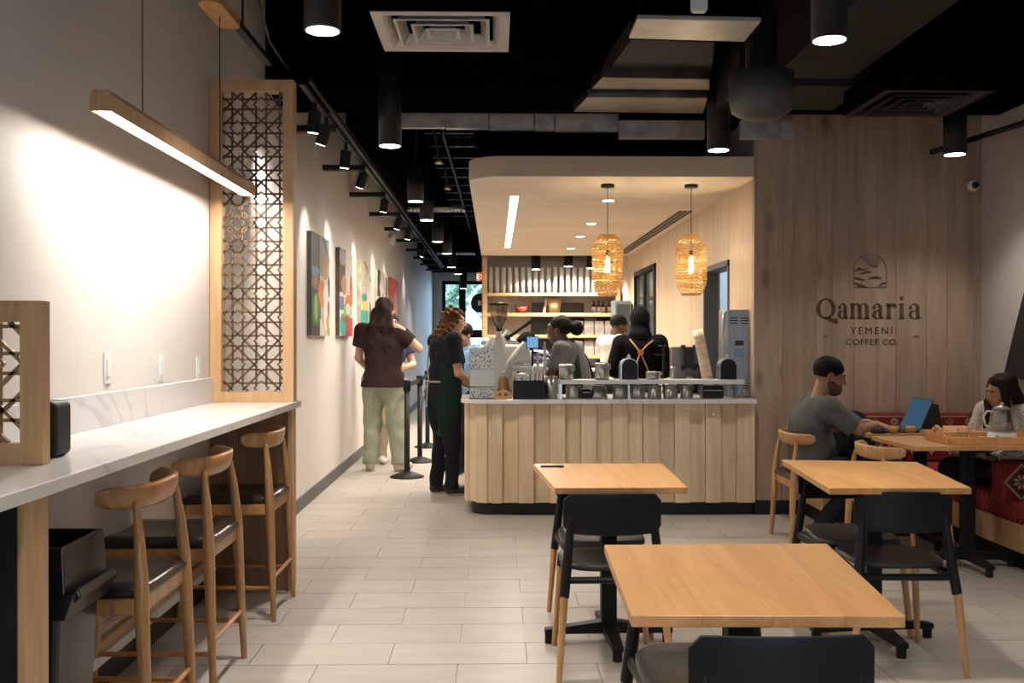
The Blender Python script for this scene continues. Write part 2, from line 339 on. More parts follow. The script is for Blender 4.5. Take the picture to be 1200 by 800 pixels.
wb = MB().box(XS + .03, XS + .16, YW + .12, dy0, 0, 3.2).box(XS + .03, XS + .16, dy0, dy1, dz1, 3.2).box(XS + .03, XS + .16, dy1, wy0, 0, 3.2).box(XS + .03, XS + .16, wy0, wy1, wz1, 3.2).box(XS + .03, XS + .16, wy0, wy1, 0, wz0).box(XS + .03, XS + .16, wy1, YB, 0, 3.2).box(XS, XS + .03, YS + .1, YB, 0, 3.2)
wb.obj('backing', M['wall'], ws, world=True)
M['doorgrey'] = plain('dark_grey_door', (.07, .072, .08), .5)
M['coolwall'] = plain('pale_blue_wall', (.55, .62, .68), .6)
d1 = tag(empty('door_1', (XS, dy0, 0)), kind='structure')
MB().box(XS - .012, XS + .17, dy0 - .0, dy0 + .035, 0, dz1).box(XS - .012, XS + .17, dy0, dy1, dz1 - .05, dz1).obj('door_frame', M['base'], d1, world=True)
B(XS - .01, XS + .13, dy1 - .05, dy1, 0, dz1 - .05).obj('door_jamb', M['doorgrey'], d1, world=True)
struct('wall_back_room', B(XS + .16, 3.8, 12.0, 12.1, 0, 3.2).box(3.7, 3.8, YW + .2, 12, 0, 3.2).box(XS + .16, 3.8, YW + .12, 12, 3.0, 3.1), M['coolwall'])
lamp('back_room_light', 'POINT', (3.0, 10.4, 2.6), 45, (.85, .93, 1), size=.15)
w3 = tag(empty('window_3', (XS, wy0, wz0)), kind='structure')
wm = MB()
for (a, b_, c_, d_) in ((wy0, wy0 + .14, wz0, wz1), (wy1 - .05, wy1, wz0, wz1), (wy0, wy1, wz1 - .06, wz1), (wy0, wy1, wz0, wz0 + .05), (13.62, 13.68, wz0, wz1)): wm.box(XS - .02, XS + .06, a, b_, c_, d_)
wm.obj('window_frame', M['blackmetal'], w3, world=True)
M['mirror'] = plain('dark_reflective_glass', (.16, .21, .21), .06, metal=.6)
B(XS + .02, XS + .03, wy0 + .14, 13.62, wz0 + .05, wz1 - .06).obj('pane', M['mirror'], w3, world=True)
B(XS + .02, XS + .03, 13.68, wy1 - .05, wz0 + .05, wz1 - .06).obj('pane', M['mirror'], w3, world=True)
struct('wall_service_back', B(-.22, XS, YB, YB + .12, 0, 3.4), plain('warm_grey_wall', (.42, .39, .36), .7))
struct('trim_4', B(.78, 1.75, YB - .03, YB, 1.0, 1.78).box(1.78, 2.0, YB - .03, YB, .3, 1.1), M['toe'])

# branded wall: vertical oak planks
wbr = tag(empty('wall_back', (XS, YW, 0)), kind='structure')
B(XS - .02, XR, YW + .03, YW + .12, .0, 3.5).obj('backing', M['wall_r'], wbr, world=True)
x = XS - .03
for px_ in (917, 930, 957, 975, 1001, 1028, 1050, 1086, 1110, 1140, 1156):
    x1 = min(onY(px_, 300, YW).x, XR)
    if x1 - x > .01: B(x + .0008, x1 - .0008, YW + rnd.uniform(0, .002), YW + .03, .11, 3.4).obj('plank', M['oak_wall'], wbr, world=True, bevel=.001, seg=1)
    x = x1
B(XS - .03, XR, YW - .004, YW + .03, 0, .11).obj('toe_kick', M['toe'], wbr, world=True)

# soffit over the service counter
sof = tag(empty('trim_3', (-.21, 7.8, SZ)), kind='structure')
sx0, sx1 = -.21, XS
MB().prism(rrect(sx0, sx1, 7.8, YS, .28, 8, (1, 0, 0, 0)), SZ + .004, SZ + .15).obj('soffit_body', M['soffit'], sof, world=True)
k = 0; yy = 7.8                                         # boards of the underside
while yy < YS - .02:
    y1_ = min(yy + .62, YS)
    if k == 0: pts = rrect(sx0 + .004, sx1 - .002, 7.804, y1_ - .0015, .276, 8, (1, 0, 0, 0))
    else: pts = [(sx0 + .004, yy), (sx1 - .002, yy), (sx1 - .002, y1_ - .0015), (sx0 + .004, y1_ - .0015)]
    MB().prism(pts, SZ - .008, SZ + .004).obj('board', M['soffit'], sof, world=True); yy = y1_; k += 1
# ---------------- window view: street outside
M['leaf'] = plain('street_leaves', (.12, .20, .13), .8, noise=.5, nscale=3)
M['asphalt'] = plain('street_paving', (.45, .46, .48), .9, noise=.1)
struct('ground', B(-30, 30, 25.4, 70, -.2, -.1), M['asphalt'])
tag(B(-6, 9, 52, 58, -.1, 3.2).prism([(52 - .4, 3.2), (58.4, 3.2), (55, 5.2)], -6.4, 9.4, 'X').obj('house', plain('house_white', (.55, .55, .55), .8)), 'pale house with pitched roof beyond the far window', 'building')
def tree(x, y, h, r, label):
    t = empty('street_tree', (x, y, -.1), 0, label, 'tree')
    MB().tube([(0, 0, 0), (.05, 0, h * .5), (0, 0, h * .8)], [.16, .12, .06], 8).obj('trunk', plain('bark_%d' % int(x * 10 + 99), (.2, .17, .14), .9), t)
    rr = random.Random(int(h * 100)); m_ = MB()
    for k in range(420):
        v = Vector((rr.gauss(0, 1), rr.gauss(0, 1), rr.gauss(0, 1))).normalized() * r * rr.uniform(.4, 1); c = Vector((v.x, v.y, h * .75 + v.z * 1.2))
        a = Vector((rr.uniform(-1, 1), rr.uniform(-1, 1), rr.uniform(-1, 1))) * .28; b_ = Vector((rr.uniform(-1, 1), rr.uniform(-1, 1), rr.uniform(-1, 1))) * .28
        m_.add([c, c + a, c + a + b_, c + b_], [(0, 1, 2, 3)])
    m_.obj('crown', M['leaf'], t)
tree(-2.1, 36, 4.6, 1.7, 'leafy street tree seen through the left pane of the far window')
tree(.5, 42, 5.4, 1.9, 'leafy street tree seen through the upper right pane of the far window')
car = empty('parked_car', (-.2, 33, -.1), 0, 'pale blue parked car outside the far window', 'car')
MB().prism([(-2.1, .3), (2.1, .3), (2.1, .8), (1.2, .9), (.7, 1.35), (-.9, 1.35), (-1.5, .9), (-2.1, .8)], -.8, .8, 'Y').obj('body', plain('car_blue', (.45, .52, .6), .3), car, bevel=.06)
for sx in (-1.3, 1.3):
    for sy in (-.82, .66): MB().tube([(sx, sy, .33), (sx, sy + .16, .33)], .33, 16).obj('wheel', M['blackplastic'], car)

# ================================================================ BAR COUNTER ON THE LEFT
CT = 1.03
bar = empty('bar_counter', (XL, 2.4, 0), 0, 'long white quartz bar counter on oak end panels along the left wall', 'counter')
B(XL + .003, -1.09, -1.2, 5.62, CT - .035, CT).obj('worktop', M['marble'], bar, world=True, bevel=.003)
B(XL + .003, XL + .022, -1.2, 5.56, CT, CT + .135).obj('backsplash', M['marble'], bar, world=True, bevel=.002)
B(XL + .003, -1.13, 2.38, 2.50, .0, CT - .036).obj('end_panel', M['panel_brown'], bar, world=True)
B(-1.13, -1.115, 2.375, 2.505, .0, CT - .036).obj('edge_strip', M['oak_frame'], bar, world=True)
B(XL + .003, -1.13, 2.368, 2.379, .0, CT - .036).obj('dark_panel', M['blackmetal'], bar, world=True)
B(XL + .003, -1.13, 5.46, 5.58, .0, CT - .036).obj('end_panel', M['panel_brown'], bar, world=True)
B(-1.13, -1.112, 5.455, 5.585, .0, CT - .036).obj('edge_strip', M['oak_frame'], bar, world=True)
MB().box(XL + .003, XL + .03, 2.52, 5.45, .16, .20).obj('foot_ledge', M['oak_frame'], bar, world=True)
B(XL + .003, XL + .045, 2.52, 5.45, .12, .158).obj('ledge_face', M['white'], bar, world=True)
B(XL + .003, XL + .02, 2.52, 5.45, 0, .118).obj('toe_kick', M['toe'], bar, world=True)

def lattice_mb(x0, x1, z0, z1, cx, cz, y0, y1, s=.13, w_=.0275, t=.0098):
    mb = MB(); segs = []
    i0, i1 = int((x0 - cx) / s) - 2, int((x1 - cx) / s) + 2; j0, j1 = int((z0 - cz) / s) - 2, int((z1 - cz) / s) + 2
    R = w_ * 1.16
    def addline(p, d):                                 # a long line, cut at stars and clipped to the opening
        p, d = Vector(p), Vector(d).normalized(); lo, hi = -9., 9.
        for (c, dd, a, b) in ((p.x, d.x, x0, x1), (p.y, d.y, z0, z1)):
            if abs(dd) < 1e-9:
                if not a < c < b: return
                continue
            ta, tb = (a - c) / dd, (b - c) / dd; lo, hi = max(lo, min(ta, tb)), min(hi, max(ta, tb))
        if hi <= lo: return
        cuts = []
        for i in range(i0, i1 + 1):
            for j in range(j0, j1 + 1):
                q = Vector((cx + i * s, cz + j * s)) - p; tm = q.dot(d); dist = (q - d * tm).length
                if dist < R: h = math.sqrt(R * R - dist * dist); cuts.append((tm - h, tm + h))
        cuts.sort(); cur = lo
        for a, b in cuts:
            if a > cur: segs.append((p + d * cur, p + d * min(a, hi))) if min(a, hi) - cur > .002 else None
            cur = max(cur, b)
            if cur >= hi: break
        if cur < hi: segs.append((p + d * cur, p + d * hi))
    for i in range(i0, i1 + 1):
        for sg in (-w_, w_): addline((cx + i * s + sg, 0), (0, 1))
    for j in range(j0, j1 + 1):
        for sg in (-w_, w_): addline((0, cz + j * s + sg), (1, 0))
    r2 = math.sqrt(2); D = w_ * r2
    for k in range(2 * (i0 + j0) - 2, 2 * (i1 + j1) + 2):
        for sg in (-D, D):
            c_ = cx + cz + 2 * k * s + sg; addline((c_ / 2, c_ / 2), (1, -1))
            c2 = (cx - cz) + 2 * k * s + sg; addline((c2 / 2, -c2 / 2), (1, 1))
    for a, b in segs:
        if (b - a).length < .003: continue
        n = Vector((-(b - a).y, (b - a).x)).normalized() * t / 2
        mb.prism([(a + n)[:], (a - n)[:], (b - n)[:], (b + n)[:]], y0, y1, 'Y')
    for i in range(i0, i1 + 1):
        for j in range(j0, j1 + 1):
            c = Vector((cx + i * s, cz + j * s)); P = []
            for k in range(16):
                rr = w_ * r2 if k % 2 == 0 else w_ * 1.082; P.append((rr, 2 * PI * k / 16))
            for k in range(16):
                (ra, aa), (rb, ab) = P[k], P[(k + 1) % 16]
                q = [c + Vector((math.cos(an), math.sin(an))) * (r_ + o_) for r_, an, o_ in ((ra, aa, -t / 2), (rb, ab, -t / 2), (rb, ab, t / 2), (ra, aa, t / 2))]
                if all(x0 - .002 < v.x < x1 + .002 and z0 - .002 < v.y < z1 + .002 for v in q): mb.prism([v[:] for v in q], y0, y1, 'Y')
    return mb
def screen(name, x0, x1, y0, y1, z0, z1, st, rb, rt, cx, cz, label, lm, s=.13, stl=None):
    stl = stl or st
    r = empty(name, ((x0 + x1) / 2, (y0 + y1) / 2, z0), 0, label, 'screen')
    B(x0, x0 + stl, y0, y1, z0, z1).obj('stile', M['oak_frame'], r, world=True, bevel=.002)
    B(x1 - st, x1, y0, y1, z0, z1).obj('stile', M['oak_frame'], r, world=True, bevel=.002)
    B(x0 + stl, x1 - st, y0 + .001, y1 - .001, z0, z0 + rb).obj('rail', M['oak_frame'], r, world=True)
    B(x0 + stl, x1 - st, y0 + .001, y1 - .001, z1 - rt, z1).obj('rail', M['oak_frame'], r, world=True)
    ym = (y0 + y1) / 2
    lattice_mb(x0 + stl, x1 - st, z0 + rb, z1 - rt, cx, cz, ym - .007, ym + .007, s).obj('lattice', lm, r, world=True)
    return r
scx = onY(306, 300, 5.5).x
screen('lattice_screen', XL + .004, -1.10, 5.46, 5.55, CT + .001, 2.79, .058, .055, .06, scx, onY(306, 427, 5.5).z + .0, 'tall oak framed screen with star lattice standing on the far end of the bar', M['lattice'], stl=.062)
screen('lattice_divider', XL + .024, -1.245, 2.76, 2.81, CT + .001, 1.483, .062, .058, .058, -1.40, 1.18, 'low oak framed divider with star lattice at the near end of the bar', M['lattice2'])
# black device behind the divider
t = empty('card_terminal', (-1.325, 2.97, CT), 0, 'black rounded device standing on the bar behind the low divider', 'device')
MB().prism(rrect(-.05, .05, 0, .165, .022, 5), -.05, .05, 'Y').obj('body', M['blackplastic'], t, bevel=.006)


# litter bin
bn = empty('litter_bin', (-1.36, 2.91, 0), 0, 'tall black plastic litter bin with flared lid under the bar', 'bin')
MB().add([(-.17, -.13, 0), (.13, -.13, 0), (.13, .13, 0), (-.17, .13, 0), (-.18, -.14, .66), (.155, -.14, .66), (.155, .145, .66), (-.18, .145, .66)], [(0, 3, 2, 1), (4, 5, 6, 7), (0, 1, 5, 4), (1, 2, 6, 5), (2, 3, 7, 6), (3, 0, 4, 7)]).obj('body', M['binplastic'], bn, bevel=.015)
ld = MB()
def ringbox(mb, a, b, z0, z1, t=.012):
    x0, x1, y0, y1 = a; X0, X1, Y0, Y1 = b
    vs = [(x0, y0, z0), (x1, y0, z0), (x1, y1, z0), (x0, y1, z0), (X0, Y0, z1), (X1, Y0, z1), (X1, Y1, z1), (X0, Y1, z1)]
    vi = [(x0 + t, y0 + t, z0), (x1 - t, y0 + t, z0), (x1 - t, y1 - t, z0), (x0 + t, y1 - t, z0), (X0 + t, Y0 + t, z1), (X1 - t, Y0 + t, z1), (X1 - t, Y1 - t, z1), (X0 + t, Y1 - t, z1)]
    fs = []
    for k in range(4):
        j = (k + 1) % 4; fs += [(k, j, 4 + j, 4 + k), (8 + j, 8 + k, 12 + k, 12 + j), (4 + k, 4 + j, 12 + j, 12 + k), (j, k, 8 + k, 8 + j)]
    return mb.add(vs + vi, fs)
ringbox(ld, (-.19, .175, -.15, .155), (-.185, .20, -.15, .16), .60, .67)
ringbox(ld, (-.185, .175, -.15, .155), (-.175, .165, -.14, .15), .67, .80)
ld.box(-.17, .15, -.13, .14, .735, .742); ld.obj('lid', M['binplastic'], bn, bevel=.006)
MB().prism([(.13, .60), (.215, .66), (.20, .685), (.13, .64)], -.13, .14, 'Y').obj('lid_lip', M['binplastic'], bn, bevel=.006)

# switch plates on the wall
for i, (px_, lab) in enumerate(((125, 'faint white wall socket nearest the low divider above the bar'), (188, 'white wall switch plate, middle of three above the bar'), (232, 'white wall switch plate nearest the tall lattice screen'))):
    p = onX(px_, 431, XL); sp = empty('wall_switch', (XL, p.y, p.z), 0, lab, 'switch')
    B(0, .006, -.036, .036, -.062, .062).obj('plate', M['white'], sp, bevel=.002); B(.006, .010, -.017, .017, -.034, .034).obj('rocker', M['white'], sp, bevel=.001)
for px_, py_, lab in ((86, 562, 'small dark screw in the wall beneath the bar by the bin'), (187, 530, 'small dark screw in the wall beneath the bar behind the second stool')):
    p = onX(px_, py_, XL); tag(MB().tube([(XL, p.y, p.z), (XL + .006, p.y, p.z)], .006, 8).obj('screw', M['blackmetal']), lab, 'screw')

# ================================================================ STOOLS AND WISHBONE CHAIRS
def horn_chair(name, label, cat, seat_z, back_z, leg_m, back_m, seat_m, group, rung=True):
    """sitter faces -X; curved arm-back rail on two tapering rear posts"""
    r = empty(name, (0, 0, 0), 0, label, cat, group)
    for sy in (-1, 1):
        MB().tube([(.235, sy * .235, 0), (.222, sy * .222, seat_z * .55), (.212, sy * .215, seat_z - .03), (.210, sy * .213, seat_z + .03), (.200, sy * .204, (seat_z + back_z) / 2), (.186, sy * .19, back_z - .05)], [.0125, .019, .0235, .022, .017, .010], 14).obj('post', leg_m, r)
        MB().tube([(-.225, sy * .24, 0), (-.205, sy * .225, seat_z * .6), (-.19, sy * .215, seat_z - .015)], [.0125, .018, .021], 14).obj('leg', leg_m, r)
    # seat rails
    MB().box(.185, .212, -.205, .205, seat_z - .062, seat_z - .01).box(-.205, -.18, -.205, .205, seat_z - .062, seat_z - .01).box(-.19, .2, -.225, -.198, seat_z - .062, seat_z - .01).box(-.19, .2, .198, .225, seat_z - .062, seat_z - .01).obj('seat_frame', leg_m, r, bevel=.006)
    # padded seat: dished cushion
    n = 14; vs = []; fs = []
    for j in range(n + 1):
        for i in range(n + 1):
            u, v = i / n * 2 - 1, j / n * 2 - 1; x, y = u * (.225), v * (.222)
            e = min(1, (1 - abs(u)) * 6) * min(1, (1 - abs(v)) * 6); e = math.sqrt(max(e, 0))
            z = seat_z - .008 + .034 * e + .012 * v * v - .012 * (1 - u * u) * (1 - v * v) + .006 * max(0, u) ** 2
            vs.append((x, y, z))
    m_ = n + 1; fs = [(j * m_ + i, j * m_ + i + 1, (j + 1) * m_ + i + 1, (j + 1) * m_ + i) for j in range(n) for i in range(n)]
    mb = MB().add(vs, fs, True)
    rim = [i for i in range(m_)] + [k * m_ + n for k in range(1, m_)] + [n * m_ + i for i in range(n - 1, -1, -1)] + [k * m_ for k in range(n - 1, 0, -1)]
    mb.v += [(vs[i][0] * .96, vs[i][1] * .96, seat_z - .012) for i in rim]; L = len(rim); b0 = len(vs)
    for k in range(L): mb.f.append((rim[(k + 1) % L], rim[k], b0 + k, b0 + (k + 1) % L)); mb.smooth.append(True)
    mb.f.append(tuple(b0 + k for k in range(L))[::-1]); mb.smooth.append(False)
    mb.obj('seat', seat_m, r)
    # horn rail
    pts, ra = [], []
    for k in range(25):
        a = (k / 24 * 2 - 1); ang = a * 1.22
        x = .205 - .23 * (1 - math.cos(ang)) ** 1.5; y = math.sin(ang) * .272
        z = back_z - .040 + .012 * abs(a) ** 2; pts.append((x, y, z)); ra.append(.5 + .5 * math.cos(a * PI * .5) ** .6)
    mb = MB(); sec = 12; N_ = len(pts); vs = []
    for i, p in enumerate(pts):
        t_ = (Vector(pts[min(i + 1, N_ - 1)]) - Vector(pts[max(i - 1, 0)])).normalized(); sd = Vector((t_.y, -t_.x, 0)).normalized()
        hh = .020 + .022 * ra[i] if 0 < i < N_ - 1 else .018; tt = .013 + .004 * ra[i] if 0 < i < N_ - 1 else .010
        for k in range(sec):
            an = 2 * PI * k / sec; q = Vector(p) + sd * (math.copysign(abs(math.cos(an)) ** .7, math.cos(an)) * tt + math.sin(an) * .010) + Vector((0, 0, 1)) * math.copysign(abs(math.sin(an)) ** .7, math.sin(an)) * hh; vs.append(q)
    fs = [(i * sec + k, i * sec + (k + 1) % sec, (i + 1) * sec + (k + 1) % sec, (i + 1) * sec + k) for i in range(N_ - 1) for k in range(sec)]
    lo, hi = 7, 17
    def band(a, b):
        q = MB().add(vs[a * sec:(b + 1) * sec], [f for f in [tuple(v - a * sec for v in f) for f in fs[a * sec:b * sec]]], True)
        q.add(vs[a * sec:(a + 1) * sec], [tuple(range(sec))[::-1]]); q.add(vs[b * sec:(b + 1) * sec], [tuple(range(sec))]); return q
    band(lo, hi).obj('back_rail', back_m, r); band(0, lo).obj('arm', leg_m, r); band(hi, N_ - 1).obj('arm', leg_m, r)
    if rung:
        for sy in (-1, 1): MB().tube([(-.215, sy * .232, .17), (.225, sy * .228, .165)], .0095, 10).obj('stretcher', back_m, r)
        MB().tube([(.226, -.228, .21), (.226, .228, .21)], .010, 10).obj('stretcher', back_m, r)
        MB().tube([(-.21, -.23, .26), (-.21, .23, .26)], .011, 10).obj('stretcher', back_m, r)
    return r
st = horn_chair('bar_stool', 'oak bar stool with dark leather seat nearest the litter bin', 'stool', .58, .915, M['oak_stool'], M['oak_back'], M['leather'], 'oak bar stools along the counter')
st.location = (-1.31, 3.33, 0)
copy_tree(st, (-1.315, 4.07, 0), label='middle oak bar stool with dark leather seat at the bar')
copy_tree(st, (-1.31, 5.09, 0), label='oak bar stool with dark leather seat nearest the tall lattice screen')
hc = horn_chair('horn_back_chair', 'oak armchair with curved back rail that the laptop man sits on', 'chair', .445, .745, M['oak_leg'], M['oak_leg'], M['leather'], 'oak chairs by the bench tables', rung=False)
hc.location = (2.18, 6.74, 0); hc.rotation_euler = (0, 0, PI)
copy_tree(hc, (2.42, 5.93, 0), PI + .12, label='empty oak chair with curved back rail tucked at the tray table').scale = (1, .9, 1)

# ================================================================ TABLES
def quad_table(name, corners, z, label, th=.026, nb=4, split=None, base=True, rot=0., mats=('oak_table', 'oak_edge')):
    """corners near-left, near-right, far-right, far-left (world xy)"""
    c = sum((Vector((p[0], p[1], 0)) for p in corners), Vector()) / 4
    t = empty(name, c, 0, label, 'table', 'cafe tables')
    nl, nr, fr, fl = [Vector((p[0], p[1], 0)) - c for p in corners]
    sp = split or [0] + [k / nb for k in range(1, nb)] + [1]
    for a, b in zip(sp[:-1], sp[1:]):
        q = [nl.lerp(nr, a), nl.lerp(nr, b), fl.lerp(fr, b), fl.lerp(fr, a)]
        o = MB().prism([(v.x, v.y) for v in q], z - th, z).obj('board', M[mats[0]], t, bevel=.0012, seg=1)
    if base:
        MB().box(-.035, .035, -.035, .035, .07, z - th - .012).obj('column', M['blackmetal'], t, bevel=.004)
        B(-.2, .2, -.2, .2, z - th - .013, z - th - .0005).obj('mount_plate', M['blackmetal'], t)
        for k in range(4):
            a = rot + k * PI / 2; R_ = rotz(a)
            vs = [R_ @ Vector(v) for v in ((.02, -.032, .05), (.02, .032, .05), (.02, .032, .105), (.02, -.032, .105), (.29, -.024, .045), (.29, .024, .045), (.29, .024, .068), (.29, -.024, .068))]
            lg = MB().add(vs, [(0, 1, 2, 3), (7, 6, 5, 4), (0, 4, 5, 1), (1, 5, 6, 2), (2, 6, 7, 3), (3, 7, 4, 0)]).obj('foot', M['blackmetal'], t, bevel=.004)
            p = R_ @ Vector((.268, 0, 0)); MB().tube([(p.x, p.y, .0), (p.x, p.y, .046)], .021, 12).obj('leveller', M['blackplastic'], lg)
    return t, c
TZ = .762
def tc(*pp): return [onZ(a, b, TZ).to_tuple()[:2] for a, b in pp]
t1, c1 = quad_table('cafe_table', tc((740, 721), (1061, 722), (969, 636.5), (708, 638)), TZ, 'square oak cafe table nearest the camera at the bottom of the view', split=[0, .26, .52, .78, 1], rot=.0)
t2, c2 = quad_table('cafe_table', tc((650, 571.5), (806, 571), (776, 542.5), (624.5, 543)), TZ, 'oak cafe table in front of the wooden service counter', split=[0, .17, .52, .78, 1], rot=.03)
t3, c3 = quad_table('cafe_table', tc((972, 572), (1138.5, 571.5), (1074, 541), (916.5, 538.5)), TZ, 'oak cafe table with a black chair, left of the red bench', split=[0, .3, .55, .8, 1], rot=.1)
print('tables', c1, c2, c3)
t4, c4 = quad_table('cafe_table', [onZ(1071, 523, TZ)[:2], (3.32, 5.66), (3.32, 6.30), onZ(1021, 510.8, TZ)[:2]], TZ, 'oak table carrying the wooden tray and teapot beside the right bench', split=[0, .3, .62, 1], mats=('oak_table2', 'oak_edge') if 0 else ('oak_leg', 'oak_edge'))
t5, c5 = quad_table('cafe_table', [(2.41, 6.37), (3.32, 6.37), (3.32, 6.98), (2.43, 6.98)], TZ, 'oak table under the laptop in front of the oak plank wall', split=[0, .4, .7, 1], mats=('oak_leg', 'oak_edge'))
tag(B(-.055, .055, -.012, .012, 0, .006).obj('card_holder', M['blackmetal']), 'small dark card lying at the far left corner of the middle table', 'card').location = (*onZ(647, 547, TZ)[:2], TZ + .001)

# ================================================================ BLACK CHAIRS
def black_chair(label):
    """sitter faces +Y, backrest at -Y"""
    r = empty('cafe_chair', (0, 0, 0), 0, label, 'chair', 'black cafe chairs with oak feet')
    for sx in (-1, 1):
        MB().tube([(sx * .218, -.235, .33), (sx * .205, -.212, .44), (sx * .188, -.19, .60), (sx * .175, -.185, .70)], [.0215, .0225, .018, .012], 12).obj('upright', M['blackplastic'], r)
        MB().tube([(sx * .245, -.275, 0), (sx * .219, -.237, .335)], [.0125, .0185], 12).obj('leg', M['oak_leg'], r)
        MB().tube([(sx * .225, .205, 0), (sx * .195, .165, .375)], [.0125, .0185], 12).obj('leg', M['oak_leg'], r)
        MB().tube([(sx * .195, .165, .37), (sx * .190, .16, .42)], .021, 12).obj('leg_socket', M['blackplastic'], r)
        MB().tube([(sx * .208, -.215, .395), (sx * .194, .16, .405)], [.019, .016], 10, flat=(.7, 1.2)).obj('side_rail', M['blackplastic'], r)
    MB().tube([(-.208, -.215, .395), (.208, -.215, .395)], .017, 10, flat=(1.3, .8)).obj('rear_rail', M['blackplastic'], r)
    MB().tube([(-.194, .16, .405), (.194, .16, .405)], .015, 10).obj('front_rail', M['blackplastic'], r)
    pts = []
    for k in range(40):
        a = 2 * PI * k / 40; c_, s_ = math.cos(a), math.sin(a); e = .55
        pts.append((math.copysign(abs(c_) ** e, c_) * (.215 + .01 * s_), math.copysign(abs(s_) ** e, s_) * .205 - .01))
    vs = []
    for (sc, z) in ((.93, .418), (1., .424), (1., .440), (.97, .446), (.7, .441), (.3, .436)):
        vs += [(x * sc, y * sc, z + (.008 if sc > .9 else 0) * (y < 0)) for x, y in pts]
    fs = [(l * 40 + k, l * 40 + (k + 1) % 40, (l + 1) * 40 + (k + 1) % 40, (l + 1) * 40 + k) for l in range(5) for k in range(40)] + [tuple(range(200, 240)), tuple(range(40))[::-1]]
    MB().add(vs, fs, True).obj('seat', M['seatgrey'], r)
    out = []; n = 16; o2 = rrect(-.215, .215, .575, .742, .035, 5)
    mb = MB(); cols = 17; rows = 7; vs = []
    for side in (0, 1):
        for j in range(rows):
            for i in range(cols):
                u = i / (cols - 1) * 2 - 1; v = j / (rows - 1)
                hw = .218; z0_, z1_ = .582, .742
                e = max(0, abs(u) - .84) / .16; zc = (z0_ + z1_) / 2; hh = (z1_ - z0_) / 2 * (1 - .35 * (1 - math.sqrt(max(0, 1 - e * e)))) + (.006 * (1 - u * u) if True else 0)
                x = hw * u; y = -.205 - .022 * (1 - u * u) * 1.0 + .018 * u * u + (.012 if side else -.0) - .004 * v; z = zc + hh * (v * 2 - 1) - (.0)
                vs.append((x, y, z))
    q = rows * cols
    for j in range(rows - 1):
        for i in range(cols - 1):
            a = j * cols + i; mb.f += [(a, a + 1, a + cols + 1, a + cols), (q + a + 1, q + a, q + a + cols, q + a + cols + 1)]; mb.smooth += [True, True]
    rim = [i for i in range(cols)] + [j * cols + cols - 1 for j in range(1, rows)] + [(rows - 1) * cols + i for i in range(cols - 2, -1, -1)] + [j * cols for j in range(rows - 2, 0, -1)]
    for k in range(len(rim)): a, b = rim[k], rim[(k + 1) % len(rim)]; mb.f.append((b, a, q + a, q + b)); mb.smooth.append(False)
    mb.v = vs; mb.obj('backrest', M['blackplastic'], r, bevel=.003)
    return r
M['seatgrey'] = plain('dark_seat_plastic', (.035, .033, .033), .42, noise=.1, nscale=30)
ch = black_chair('black chair with oak feet on the near side of the middle table')
def chair_at(px_l, px_r, yy, rz, near=True, label=None, first=False):
    X = (onY(px_l, 600, yy).x + onY(px_r, 600, yy).x) / 2
    if first: ch.location = (X, yy + .19, 0); ch.rotation_euler = (0, 0, rz); return ch
    return copy_tree(ch, (X, yy + (.19 if near else -.19), 0), rz, label)
ch.scale = (.925, 1, 1)
chair_at(660, 773, 4.07, .02, first=True)
copy_tree(ch, (c2.x - .01, 4.745, 0), PI + .02, 'black chair with oak feet tucked in beyond the middle table')
chair_at(1010, 1112, 4.10, -.04, label='black chair with oak feet on the near side of the right table')
copy_tree(ch, (c3.x - .02, c3.y + .215, 0), PI - .03, 'black chair tucked in beyond the right table, nearest the seated man')
chair_at(815, 1018, 2.13, 0., label='black chair cropped by the bottom edge, nearest the camera')
copy_tree(ch, (c1.x - .03, c1.y + .22, 0), PI, 'black chair facing the camera, tucked beyond the nearest table')

# ================================================================ LINEAR PENDANT OVER THE BAR
LX, LZ = -1.335, 2.15
y0l, y1l = onX(118, 128, LX).y, onX(291, 228, LX).y
lp = empty('linear_pendant', (LX, (y0l + y1l) / 2, LZ), 0, 'long oak linear pendant lamp glowing downwards above the bar', 'lamp')
prof = [(-.038, 0), (-.030, 0), (-.030, .014), (.030, .014), (.030, 0), (.038, 0), (.038, .052), (.026, .072), (-.026, .072), (-.038, .052)]
MB().prism([(LX + a, LZ + b) for a, b in prof], y0l, y1l, 'Y').obj('body', M['oak_frame'], lp, world=True)
B(LX - .03, LX + .03, y0l, y0l + .008, LZ, LZ + .014).obj('end_cap', M['oak_frame'], lp, world=True); B(LX - .03, LX + .03, y1l - .008, y1l, LZ, LZ + .014).obj('end_cap', M['oak_frame'], lp, world=True)
ym_ = y0l + (y1l - y0l) * .54
B(LX - .0295, LX + .0295, y0l + .01, ym_ - .01, LZ + .008, LZ + .013).obj('diffuser', M['lensw'], lp, world=True)
B(LX - .0295, LX + .0295, ym_ + .01, y1l - .01, LZ + .008, LZ + .013).obj('diffuser', M['lensw'], lp, world=True)
B(LX - .0295, LX + .0295, ym_ - .01, ym_ + .01, LZ + .003, LZ + .0135).obj('divider', M['oak_frame'], lp, world=True)
for yy in (3.80, 4.86): MB().tube([(LX, yy, LZ + .07), (LX, yy, 2.96)], .0022, 6).obj('cable', M['blackmetal'], lp, world=True)
cn = MB().prism([(LX + a, 4.86 + b) for a, b in rrect(-.055, .055, -.21, .21, .05, 6)], 2.94, 2.985).obj('canopy', M['oak_leg'], lp, world=True, bevel=.004)
lamp('linear_pendant_light', 'AREA', (LX, (y0l + y1l) / 2, LZ + .006), 23, (1, .92, .84), size=.056, size_y=y1l - y0l - .04)
tr = empty('lighting_track', (LX, 4, 3.0), 0, 'black lighting track above the linear pendant along the left wall', 'track')
B(LX - .022, LX + .022, 1.2, 5.9, 2.985, 3.02).obj('rail', M['blackmetal'], tr, world=True)
